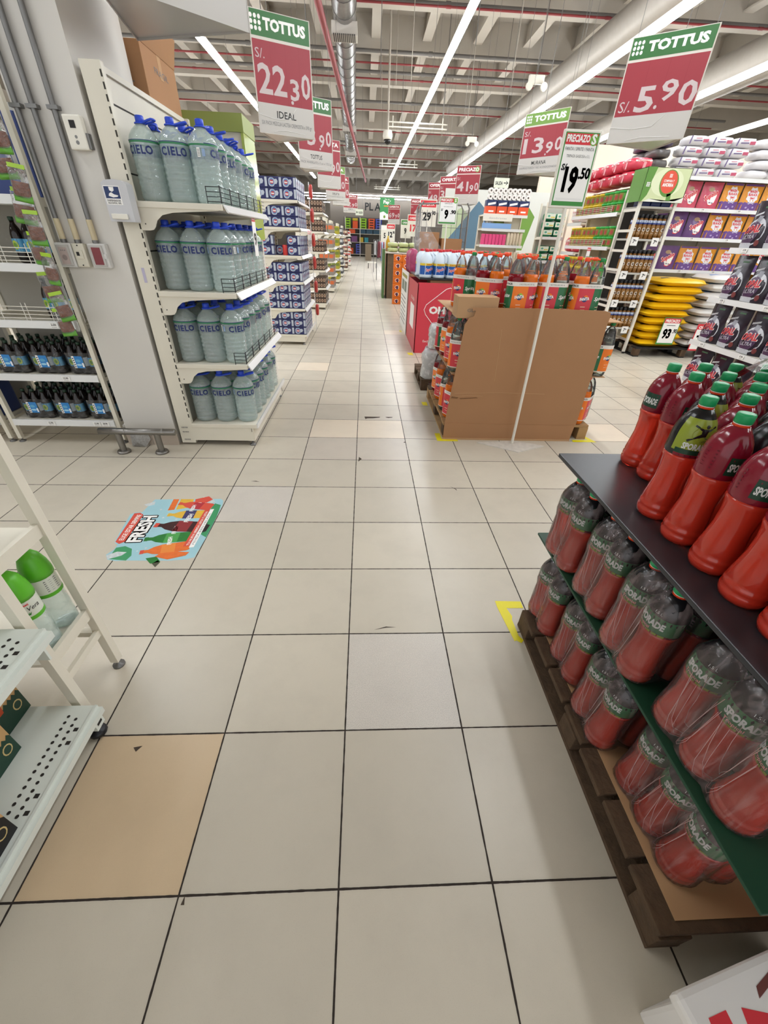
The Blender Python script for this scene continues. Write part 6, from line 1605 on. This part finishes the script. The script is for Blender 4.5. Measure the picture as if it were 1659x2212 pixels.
t = thing('produce_table', 'counter with pale green wrapped rolls beyond the orange cases', 'display table', (1.6, 14.6, 0))
b = MB(); b.box(-.93, -.4, 0, .95, .4, 1.2, mat('crate_brown', '#6c5a45', .8, noise=.3)); b.build('body', t); b = MB(); b.box(-1., -.45, 1.2, 1., .45, 1.23, WHITE); b.build('top', t)
for r in range(2):
    for k in range(6): soft_pack('wrapped_roll', 'pale green wrapped roll on the far counter, %s layer, %s from left' % (('lower', 'upper')[r], ORD[k]), 'roll', (.83+.31*k, 14.4, 1.2305+.125*r), (.30, .5, .124), mat('roll_green', '#b9c28a', .35, noise=.25, nscale=20), 0, 'pale green rolls on the far counter', None, k)
tag(MB().box(-.02, -.5, 0, .02, .5, 1.25, mat('panel_skyblue', '#7fb2cd', .4)).build('display_board', loc=(.66, 16.3, 0)), 'light blue side panel of a display far along the right of the aisle', 'panel')
tag(MB().box(-.03, -.45, 0, .03, .45, 1.3, mat('panel_green', '#4f7040', .5)).build('display_board', loc=(.56, 14.65, 0)), 'green side panel of the far counter at the aisle edge', 'panel')
t = thing('oil_bottles', 'amber oil bottle standing on the far counter corner', 'oil bottle', (.72, 15.3, 1.3)); MB().lathe([(.05, 0), (.06, .01), (.06, .2), (.025, .28), (.02, .3)], 12, mat('oil_amber', '#c79a2a', .15)).build('bottle', t); MB().lathe([(.024, .3), (.024, .33)], 10, BLY).build('cap', t)
t.name = 'oil_bottle'; tag(MB().box(-.08, -.3, 0, .08, .3, 1.3, CARD).build('pedestal', loc=(.74, 15.4, 0)), 'brown carton column under the amber oil bottle', 'carton')
# clothes rails at the far right of the aisle
def clothes_rack(label, x, y, seed):
    R_ = random.Random(seed); t = thing('clothes_rail', label, 'clothes rail', (x, y, 0))
    f = MB(); f.tube([(-.5, 0, .05), (-.5, 0, 1.5), (.5, 0, 1.5), (.5, 0, .05)], .015, GALV, 8); f.tube([(-.5, -.25, .05), (-.5, .25, .05)], .015, GALV, 6); f.tube([(.5, -.25, .05), (.5, .25, .05)], .015, GALV, 6); f.build('frame', t)
    cols = ['#c8b9bc', '#6d3038', '#9fb0cc', '#b5b4b6', '#3d3a3d', '#c98a94', '#a33038']
    for k in range(7):
        xx = -.42+.14*k; w = .11; h = R_.uniform(.55, .8)
        vs = []; n = 10
        for z, rx, ry in ((1.46, .015, .02), (1.43, .04, .2), (1.36, .055, .23), (1.1, .05, .17), (1.46-h, .06, .22)):
            for q in range(n): a_ = 2*PI*q/n; vs.append((xx+rx*math.cos(a_)*(1+R_.uniform(-.1, .1)), ry*math.sin(a_), z))
        fs = [(i*n+q, (i+1)*n+q, (i+1)*n+(q+1) % n, i*n+(q+1) % n) for i in range(4) for q in range(n)]+[tuple(range(4*n, 5*n))]
        g_ = tag(MB().add(vs, fs, mat('cloth%d' % ((k+seed) % 7), cols[(k+seed) % 7], .85, noise=.25, nscale=20), True).build('garment', loc=(x, y, 0)), '%s garment hanging on the %s, %s from left' % (('pale', 'wine', 'blue', 'grey', 'black', 'pink', 'red')[(k+seed) % 7], label.split(' with')[0], ORD[k]), 'garment')
clothes_rack('nearer clothes rail with hanging garments', 1.0, 20.5, 1)
clothes_rack('farther clothes rail with hanging garments', .95, 25.5, 3)
tag(MB().box(-.25, -.25, 0, .25, .25, 1.15, mat('carton_kraft_dark', '#8a7a66', .8)).build('cardboard_box', loc=(.25, 40, 0)), 'tall brown carton at the far end of the aisle', 'carton')
t = thing('step_stool', 'small white stool on the floor far down the aisle', 'stool', (.45, 29.5, 0)); MB().box(-.3, -.3, .28, .3, .3, .33, WHITE).build('seat', t)
for sx in (-.25, .25):
    for sy in (-.25, .25): MB().box(sx-.02, sy-.02, 0, sx+.02, sy+.02, .28, BLACKM).build('leg', t)
# end wall of the aisle: crates, sign lettering
t = thing('end_shelf', 'far end wall shelving with coloured plastic tubs', 'shelving unit', (.2, 48, 0))
b = MB(); b.box(-2.3, .5, 0, 2.6, .6, 3.2, mat('end_panel', '#5a544e', .6)); b.build('back_panel', t)
for z in (.2, 1.2, 1.9, 2.3):
    s = MB(); s.box(-2.2, 0, z-.04, 2.6, .5, z, CREAM); s.build('shelf', t)
for x in (-2.2, -.75, 1.2, 2.5): MB().box(x, -.01, 0, x+.06, .05, 3.2, WHITE).build('post', t)
EC = {'lime': '#8fc21f', 'orange': '#e2582a', 'blue': '#4a56b8', 'yellow': '#e8b83a', 'teal': '#2e8f9c', 'violet': '#7a4a7c', 'slate': '#2c4e63'}
RND.seed(4)
for k, (x, z, cc, w, h) in enumerate(((-1.9, 2.3, 'lime', .5, .8), (-1.2, 2.3, 'orange', .5, .6), (-1.2, 2.92, 'yellow', .5, .2), (-.4, 2.3, 'lime', .6, .82), (.4, 2.3, 'orange', .6, .82), (1.1, 2.3, 'blue', .6, .82), (-1.3, 1.2, 'violet', .6, .5), (-.6, 1.2, 'yellow', .4, .4), (-.1, 1.2, 'teal', .4, .4), (-1.5, 1.9, 'orange', .6, .35), (-.5, 1.9, 'slate', .65, .35), (.2, 1.9, 'slate', .65, .35), (.9, 1.9, 'slate', .65, .35), (-.9, .2, 'blue', .5, .85), (-1.7, .2, 'orange', .6, .5), (1.6, 1.9, 'teal', .6, .36), (1.8, 1.2, 'violet', .5, .5))):
    b = MB(); b.box(-w/2, -.2, 0, w/2, .2, h, mat('tub_'+cc, EC[cc], .45), bev=.03)
    if h > .7:
        for q in range(4): b.box(-w*.3, -.205, .06+.2*q, w*.3, -.2, .14+.2*q, mat('tub_slot', '#26231f', .7))
    tag(b.build('plastic_tub', loc=(x+.2, 48.27, z+.0005)), '%s plastic tub on the end wall shelving, item %s from top left' % (cc, ORD[k]), 'plastic tub', 'coloured tubs at the end of the aisle')
mb = MB(); mb.text('PLAZA VEA', 0, 0, .75, plane_map((0, 0, 0), (1, 0, 0), (0, 0, 1)), INK, 'l', bold=.03) if False else mb.text('PL', 0, 0, .62, plane_map((0, 0, 0), (1, 0, 0), (0, 0, 1)), INK, 'l', bold=.02)
mb.text('A', .95, 0, .62, plane_map((0, 0, 0), (1, 0, 0), (0, 0, 1)), INK, 'l', bold=.02)
tag(mb.build('wall_lettering', loc=(-.05, 49.7, 3.85)), 'black capital letters on the grey end wall above the tubs', 'lettering')
struct(MB().box(-3.5, 49.72, 0, 9, 49.8, 5.2, mat('end_wall_grey', '#867d74', .7)).build('wall_end'))
# ================================================================= HANGING PRISM SIGNS
SGR = mat('sign_green', '#346a36', .4); SGR2 = mat('sign_green_light', '#6d9440', .4); SRD = mat('sign_red', '#97303a', .42, noise=.06, nscale=2); SNUM = mat('sign_numeral', '#c2b3b2', .5); SPK = mat('sign_pocket', '#bdb9b3', .25); SEDGE = mat('sign_edge', '#cfc9bf', .4)
def prism_sign(label, A, B, z0, z1, head, price, lines, hc=SGR, right=False, blank=False, cap=None, num=None):
    """three-sided hanging sign; A, B are the lower left and right corners of the face that shows"""
    A, B = Vector((A[0], A[1], 0)), Vector((B[0], B[1], 0)); w = (B-A).length; ang = math.atan2(B.y-A.y, B.x-A.x); H = z1-z0
    t = thing('hanging_sign', label, 'hanging sign', (A.x, A.y, z0), ang)
    tri = [(0, 0), (w, 0), (w*.5, w*.80)]
    b = MB()
    for k in range(3):
        p, q = Vector(tri[k]), Vector(tri[(k+1) % 3]); d = (q-p).normalized(); n_ = Vector((d.y, -d.x))
        vs = [(p.x, p.y, 0), (q.x, q.y, 0), (q.x, q.y, H), (p.x, p.y, H)]; ins = [(v[0]-n_.x*.006, v[1]-n_.y*.006, v[2]) for v in vs]
        b.add(vs+ins, [(0, 1, 2, 3), (7, 6, 5, 4), (0, 4, 5, 1), (2, 6, 7, 3)], SEDGE if not blank else SPK)
    b.add([(x, y, .01) for x, y in tri], [(0, 1, 2)], SPK)
    b.build('board', t)
    c = MB()
    for x, y in tri: c.tube([(x*.9+w*.05, y*.9+w*.03, H), (x*.9+w*.05, y*.9+w*.03, ZC-z0)], .003, GREYPIPE, 4)
    c.build('cable', t)
    if blank: return t
    lv = lambda k: plane_map((0, -.001, 0), (1, 0, 0), (0, 0, 1), .0006*k)
    zh, zr, zp = H*.80, H*.775, H*.27
    f = MB()
    f.shape([(.012, zh), (w-.012, zh), (w-.012, H-.006), (.012, H-.006)], lv(0), hc)
    f.shape([(.012, zp), (w-.012, zp), (w-.012, zr), (.012, zr)], lv(0), SRD)
    for x in (.30, .55, .78): f.shape([(w*x, zp), (w*x+.003, zp), (w*x+.003, zr), (w*x, zr)], lv(.5), mat('sign_crease', '#8f2832', .5))
    hh = H-zh
    if head == 'TOTTUS':
        s = hh*.2
        for i in range(3):
            for j in range(3): f.disc(w*.10+s*1.12*(i-1)+(.0 if j != 1 else 0), zh+hh*.5+s*1.12*(j-1), s*.42, s*.47, lv(1), WHITEP, 9)
        f.text('TOTTUS', w*.22, zh+hh*.30, hh*.44, lv(1), WHITEP, 'l', bold=.05, wid=w*.70)
    else:
        f.text(head, w*.5, zh+hh*.3, hh*.42, lv(1), WHITEP, bold=.03, wid=w*.82)
    if cap: f.disc(w*.84, zh+hh*.5, hh*.36, hh*.36, lv(.6), mat('seal_green', '#7fa65a', .5), 14)
    nm = num or SNUM; hr = zr-zp
    soles, cents = price
    f.text('S/.', w*.05, zp+hr*(.72 if not right else .08), hr*(.16 if not right else .22), lv(1), nm, 'l', wid=w*.15)
    n = len(soles)
    if not right:
        f.text(soles, w*.06 if n > 1 else w*.26, zp+hr*.16, hr*.50, lv(1), nm, 'l', bold=.02, wid=w*(.48 if n > 1 else .24)); f.text(cents[0], w*.60, zp+hr*.12, hr*.36, lv(1), nm, 'l', bold=.02, wid=w*.16); f.text(cents[1], w*.80, zp+hr*.18, hr*.42, lv(1), nm, 'l', bold=.02, wid=w*.16); f.text('.', w*.60, zp+hr*.05, hr*.3, lv(1), nm, 'l', bold=.02)
    else:
        f.text(soles, w*.25, zp+hr*.07, hr*.48, lv(1), nm, 'l', bold=.02, wid=w*(.44 if n > 1 else .23)); f.text('.', w*.50, zp+hr*.10, hr*.34, lv(1), nm, 'l', bold=.02); f.text(cents[0], w*.54 if n == 1 else w*.70, zp+hr*.24, hr*.38, lv(1), nm, 'l', bold=.02, wid=w*.20); f.text(cents[1], w*.77 if n == 1 else w*.86, zp+hr*.12, hr*.44, lv(1), nm, 'l', bold=.02, wid=w*(.21 if n == 1 else .13))
    f.shape([(.004, .004), (w-.004, .004), (w-.004, zp), (.004, zp)], lv(1.5), SPK)
    if lines:
        f.text(lines[0], w*.5, zp*.56, H*.065, lv(3), INK, bold=.01, wid=w*.34); f.text(lines[1], w*.5, zp*.30, H*.036, lv(3), INKG, wid=w*.9)
    f.build('face_print', t)
    g = MB(); GL = mat('pocket_glint', '#e8e6e2', .15)  # glints along the pocket folds painted as pale lines
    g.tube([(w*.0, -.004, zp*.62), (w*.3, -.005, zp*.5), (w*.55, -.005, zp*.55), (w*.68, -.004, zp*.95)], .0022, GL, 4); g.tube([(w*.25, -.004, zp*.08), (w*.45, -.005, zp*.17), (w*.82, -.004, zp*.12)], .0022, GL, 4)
    g.build('pocket_fold_glint', t)
    return t
prism_sign('hanging TOTTUS-green and red prism sign reading 22.30 above the milk gondola'.replace('TOTTUS-', ''), (-1.26, 6.54), (-.642, 6.816), 2.55, 3.53, 'TOTTUS', ('22', '30'), ('IDEAL', 'SIX PACK MEZCLA LACTEA CREMOSITA x 390 gr'))
prism_sign('large hanging prism sign reading 5.90 at the upper right', (2.818, 6.196), (3.433, 5.721), 2.55, 3.385, 'TOTTUS', ('5', '90'), None, right=True)
prism_sign('blank white hanging prism sign at the top left above the water jugs', (-1.35, 3.10), (-.702, 3.661), 2.55, 2.80, '', ('', ''), None, blank=True)
prism_sign('hanging prism sign reading 3.90 behind the 22.30 sign', (-1.172, 9.39), (-.60, 9.72), 2.55, 3.49, 'TOTTUS', ('3', '90'), ('TOTTUS', 'PACK WAFERLATE x 5 un x 175.5 gr'))
prism_sign('red hanging prism sign ending in 90, third along the left of the aisle', (-1.171, 12.68), (-.62, 13.0), 2.55, 3.46, 'OFERTA', ('7', '90'), None, hc=SRD)
prism_sign('fourth hanging prism sign along the left of the aisle', (-1.27, 16.4), (-.66, 16.8), 2.55, 3.4, 'OFERTA', ('8', '90'), ('DELEITE', 'ACEITE VEGETAL PREMIUM 900 ml'), hc=SGR2)
prism_sign('fifth hanging prism sign along the left of the aisle', (-1.22, 18.9), (-.62, 19.3), 2.55, 3.4, 'OFERTA', ('9', '90'), ('ALIMENTO', 'ALIMENTO PARA PERROS'), hc=SRD)
prism_sign('farthest small red hanging sign reading 12.90 at the left of the aisle', (-1.0, 22.8), (-.36, 23.1), 2.5, 3.15, 'OFERTA', ('12', '90'), ('OFERTA', 'PRECIO'), hc=SRD)
prism_sign('hanging prism sign reading 13.90 left of the pole sign', (2.63, 8.98), (3.14, 8.40), 2.55, 3.31, 'TOTTUS', ('13', '90'), ('MURANA', 'SHAMPOO FUERZA Y REC ACONDICIONADOR'), hc=SGR2, cap=True)
SRD2 = SRD
prism_sign('dark red hanging sign reading 41.90 in the middle distance', (2.284, 12.97), (2.83, 12.68), 2.35, 3.11, 'PRECIAZO', ('41', '90'), None, hc=SRD, cap=True)
prism_sign('dark red hanging sign reading 39.90 left of the 41.90 sign', (2.15, 14.8), (2.68, 14.4), 2.3, 3.08, 'OFERTA', ('39', '90'), None, hc=SRD)
prism_sign('dark red hanging sign reading 48.90 behind the 39.90 sign', (1.97, 16.0), (2.5, 15.7), 2.3, 3.05, 'OFERTA', ('48', '90'), None, hc=SRD)
prism_sign('red hanging sign reading 69.90 right of the green banner', (1.0, 21.9), (1.5, 21.6), 2.1, 2.78, 'OFERTA', ('69', '90'), None, hc=SRD)
prism_sign('red hanging sign farther right behind the pole cards', (1.75, 19.4), (2.3, 19.1), 2.1, 2.85, 'PRECIAZO', ('4', '90'), None, hc=SRD)
# green banner
t = thing('hanging_banner', 'green hanging banner with white script over the far aisle', 'banner', (.70, 23.6, 2.3))
b = MB(); b.box(-.02, -.008, 0, .66, .008, .84, mat('banner_green', '#3f8f55', .5)); b.build('sheet', t)
a = MB(); mp = lambda k: plane_map((0, -.009, 0), (1, 0, 0), (0, 0, 1), .001*k); a.shape([(-.02, 0), (.66, 0), (.66, .25), (.5, .32), (.33, .22), (.15, .32), (-.02, .27)], mp(0), WHITEP); a.text('Dia de', .32, .74, .07, mp(1), WHITEP, wid=.22); a.text('Papá', .32, .62, .12, mp(1), WHITEP, bold=.04, wid=.36); a.shape([(.17, .50), (.47, .50), (.47, .55), (.17, .55)], mp(1), mat('banner_orange', '#d98b4a', .5)); a.disc(.2, .12, .05, .06, mp(1), SGR2, 10); a.disc(.48, .12, .05, .06, mp(1), SGR2, 10); a.build('printing', t)
c = MB(); c.tube([(0, 0, .84), (0, 0, ZC-2.3)], .004, GREYPIPE, 4); c.tube([(.64, 0, .84), (.64, 0, ZC-2.3)], .004, GREYPIPE, 4); c.build('cable', t)
def exit_sign(label, loc, txt, arrow_right, w=.34, h=.20):
    t = thing('exit_sign', label, 'exit sign', loc); b = MB(); b.box(-w/2, -.02, 0, w/2, .02, h, mat('exit_white', '#d7dcca', .4)); b.build('box', t)
    a = MB(); mp = plane_map((0, -.0206, 0), (1, 0, 0), (0, 0, 1)); s = 1 if arrow_right else -1
    a.text(txt, -s*w*.18, h*.3, h*.36, mp, INK, bold=.03, wid=w*.5); a.shape([(s*w*.14, h*.45), (s*w*.30, h*.45), (s*w*.30, h*.55), (s*w*.14, h*.55)], mp, INK); a.shape([(s*w*.28, h*.25), (s*w*.45, h*.5), (s*w*.28, h*.75), (s*w*.34, h*.5)], mp, INK); a.build('lettering', t)
    c = MB(); c.tube([(-w*.4, 0, h), (-w*.4, 0, ZC-loc[2])], .004, GREYPIPE, 4); c.tube([(w*.4, 0, h), (w*.4, 0, ZC-loc[2])], .004, GREYPIPE, 4); c.build('cable', t)
exit_sign('white SALIDA exit sign with right arrow above the toilet paper', (3.33, 12.5, 2.68), 'SALIDA', True, .36, .19)
exit_sign('small white exit sign with left arrow over the far aisle', (-.27, 22.2, 2.38), 'SALIDA', False, .34, .22)
t = thing('emergency_light', 'white twin emergency lamp below the 13.90 sign', 'emergency light', (3.5, 10.8, 2.92)); MB().box(-.22, -.05, 0, .22, .05, .12, WHITE, bev=.015).build('box', t); c = MB(); c.tube([(0, 0, .12), (0, 0, ZC-2.92)], .006, GREYPIPE, 4); c.build('drop_rod', t)
# price cards on poles in the middle distance
def post_card(label, x, y, zc, w, h, price, cents, top='OFERTA', fr=REDP, ink=INK):
    t = thing('post_sign', label, 'price sign', (x, y, 0)); MB().tube([(0, 0, 0), (0, 0, zc-h/2)], .012, WHITE, 8).build('pole', t); MB().lathe([(.16, 0), (.16, .01)], 16, WHITE).build('base_plate', t)
    mb = MB(); mb.box(-w/2, -.006, zc-h/2, w/2, .006, zc+h/2, WHITE); mp = lambda k: plane_map((0, -.0066, zc), (1, 0, 0), (0, 0, 1), .001*k)
    mb.shape([(-w*.45, h*.22), (w*.45, h*.22), (w*.45, h*.46), (-w*.45, h*.46)], mp(0), fr); mb.text(top, 0, h*.28, h*.1, mp(1), WHITEP, bold=.03, wid=w*.7); mb.text(price, -w*.05, -h*.25, h*.3, mp(1), ink, bold=.045, wid=w*(.5 if len(price) > 1 else .22)); mb.text(cents, w*.34, -h*.05, h*.14, mp(1), ink, bold=.05, wid=w*.22); mb.build('card', t)
post_card('white post sign reading 17.90 with red figures in the middle distance', 1.52, 15.3, 1.92, .42, .56, '17', '90', ink=REDP)
post_card('white post sign reading 9.90 left of the red 17.90 post sign', 1.32, 15.9, 1.84, .34, .5, '9', '90', fr=GREENP)
post_card('white post sign reading 12.90 farther left in the middle distance', .95, 18.2, 1.75, .32, .55, '12', '90')
post_card('plain white post sign leftmost in the middle distance', .78, 19.2, 1.72, .34, .55, '5', '90', fr=WHITEP)
post_card('white price post sign reading 29.90 beside the roll cage', 1.75, 13.9, 2.18, .48, .62, '29', '90')
# ================================================================= FLOOR STICKER
t = thing('floor_sticker', 'light blue drinks advert sticker reading FRESH on the floor tiles', 'floor sticker', (0, 0, 0))

def F2(k): return lambda x, y: (x, y, .0006+.00015*k)
SKB = mat('sticker_sky', '#9fc9d2', .35, noise=.12, nscale=6); SKG = mat('sticker_green', '#3f9562', .35); SKR = mat('sticker_red', '#d6503f', .35); SKO = mat('sticker_orange', '#e2702f', .35, noise=.2, nscale=30); SKY_ = mat('sticker_yellow', '#e0b23e', .35, noise=.15, nscale=30); SKC = mat('sticker_cola', '#3d1a1d', .3, noise=.4, nscale=40); SKD = mat('sticker_dark_green', '#2c7a35', .3, noise=.25, nscale=30); SICE = mat('sticker_ice', '#c9cfd0', .3, noise=.35, nscale=60); SINK = mat('sticker_outline', '#241c20', .4)
def fpoly(mb, pts, m, k, cc=True):
    f = F2(k); mb.prism(pts, .0004+.00015*k, .0006+.00015*k, m, 'z'); return mb
base = [(-1.455, 2.396), (-1.006, 2.408), (-.984, 2.385), (-.974, 2.328), (-.968, 1.966), (-.975, 1.783), (-1.019, 1.768), (-1.1, 1.756), (-1.337, 1.757), (-1.398, 1.753), (-1.451, 1.765), (-1.48, 1.807), (-1.459, 1.855), (-1.46, 1.896), (-1.483, 1.913), (-1.494, 1.938), (-1.536, 2.211), (-1.514, 2.237), (-1.471, 2.237), (-1.462, 2.33)]
b = MB(); fpoly(b, base, SKB, 0); b.build('sheet', t)
a = MB()
fpoly(a, [(-1.03, 2.35), (-.985, 2.33), (-.972, 2.2), (-.97, 1.97), (-1.01, 2.0), (-1.04, 2.06), (-1.05, 2.2)], SKG, 1)
fpoly(a, [(-1.45, 1.77), (-1.345, 1.757), (-1.335, 1.80), (-1.36, 1.86), (-1.41, 1.885), (-1.455, 1.87)], SKG, 1)
fpoly(a, [(-1.475, 1.80), (-1.45, 1.768), (-1.39, 1.80), (-1.375, 1.83), (-1.43, 1.835)], SICE, 2); fpoly(a, [(-1.15, 2.395), (-1.06, 2.405), (-1.03, 2.36), (-1.09, 2.34)], SICE, 2); fpoly(a, [(-1.50, 2.33), (-1.44, 2.37), (-1.43, 2.33), (-1.47, 2.31)], SICE, 2)
fpoly(a, [(-1.33, 2.40), (-1.29, 2.40), (-1.275, 2.27), (-1.315, 2.26)], SKO, 1); fpoly(a, [(-1.28, 2.402), (-1.19, 2.402), (-1.18, 2.3), (-1.265, 2.27)], SKY_, 1)
fpoly(a, [(-1.487, 1.925), (-1.455, 1.905), (-1.43, 1.93), (-1.45, 2.21), (-1.48, 2.232), (-1.515, 2.225)], SKR, 2)
a.text('ELIGE ESTAR SIEMPRE', -1.448, 1.94, .028, F2(3), WHITEP, 'l', bold=.02, wid=.27, rot=PI/2+.05)
for dx, dy in ((-.006, -.004), (.006, .004), (-.006, .005), (.007, -.005), (.0, .008), (.0, -.008)): a.text('FRESH', -1.345+dx, 1.925+dy, .082, F2(2), SINK, 'l', bold=.05, wid=.275, rot=PI/2+.05)
a.text('FRESH', -1.345, 1.925, .082, F2(4), WHITEP, 'l', bold=.04, wid=.275, rot=PI/2+.05)
def fbottle(c, ang, L, W_, m, capm, k, lab, lm):
    pts = [(-.5, -.42), (-.44, -.5), (.08, -.5), (.24, -.36), (.34, -.16), (.42, -.16), (.42, .16), (.34, .16), (.24, .36), (.08, .5), (-.44, .5), (-.5, .42)]
    cs, sn = math.cos(ang), math.sin(ang); q = lambda x, y: (c[0]+x*L*cs-y*W_*sn, c[1]+x*L*sn+y*W_*cs)
    fpoly(a, [q(x, y) for x, y in pts], m, k); fpoly(a, [q(.42, -.2), q(.5, -.2), q(.5, .2), q(.42, .2)], capm, k+1); fpoly(a, [q(-.2, -.51), q(.08, -.51), q(.08, .51), q(-.2, .51)], lm, k+1)
    x0 = q(-.10, -.40); a.text('FRESH', x0[0], x0[1], W_*.26, F2(k+2), WHITEP, 'l', bold=.04, wid=W_*.85, rot=ang+PI/2 if False else PI/2+ang-PI)
fbottle((-1.155, 2.325), PI-.18, .24, .085, SKR, SKR, 3, 0, mat('sticker_crimson', '#b52f3a', .35)); fbottle((-1.17, 2.215), PI+.05, .25, .09, SKY_, SKY_, 3, 0, mat('sticker_violet', '#3b3a66', .35))
fbottle((-1.17, 2.085), PI-.06, .32, .11, SKC, SKR, 5, 0, mat('sticker_maroon', '#8e2a30', .35)); fbottle((-1.19, 1.965), PI+.12, .28, .095, SKD, SKD, 4, 0, mat('sticker_leaf', '#4fa04f', .35)); fbottle((-1.17, 1.86), PI+.25, .27, .09, SKO, SKR, 4, 0, mat('sticker_tangerine', '#e88a3c', .35))
fpoly(a, [(-1.20, 1.79), (-1.12, 1.765), (-1.03, 1.80), (-1.02, 1.83), (-1.10, 1.835), (-1.18, 1.82)], SKO, 6); fpoly(a, [(-1.245, 1.775), (-1.20, 1.73), (-1.15, 1.745), (-1.19, 1.79)], SKD, 5); fpoly(a, [(-1.19, 1.73), (-1.16, 1.70), (-1.15, 1.74), (-1.17, 1.76)], mat('sticker_stem', '#4a4a35', .5), 5)
fpoly(a, [(-1.02, 2.11), (-.985, 2.10), (-.99, 2.03), (-1.03, 2.01)], SINK, 3); fpoly(a, [(-1.18, 2.40), (-1.10, 2.44), (-1.06, 2.40), (-1.09, 2.36), (-1.17, 2.36)], SKR, 6)
fpoly(a, [(-1.075, 1.88), (-1.04, 1.885), (-1.04, 2.27), (-1.072, 2.265)], SKR, 8); fpoly(a, [(-1.038, 1.87), (-1.01, 1.875), (-1.015, 2.28), (-1.038, 2.275)], WHITEP, 8)
a.text('TU NUEVA BEBIDA LISTA Y LISTA', -1.046, 1.89, .014, F2(10), WHITEP, 'l', bold=.02, wid=.36, rot=PI/2); a.text('PIDELA BIEN HELADA', -1.018, 1.9, .012, F2(10), INKG, 'l', wid=.33, rot=PI/2)
for k in range(14):
    R2 = random.Random(k); x, y = R2.uniform(-1.42, -1.0), R2.uniform(1.78, 2.36); s_ = R2.uniform(.004, .010); fpoly(a, [(x-s_, y), (x, y-s_), (x+s_*1.3, y), (x, y+s_)], SICE, 1)
a.build('printing', t)
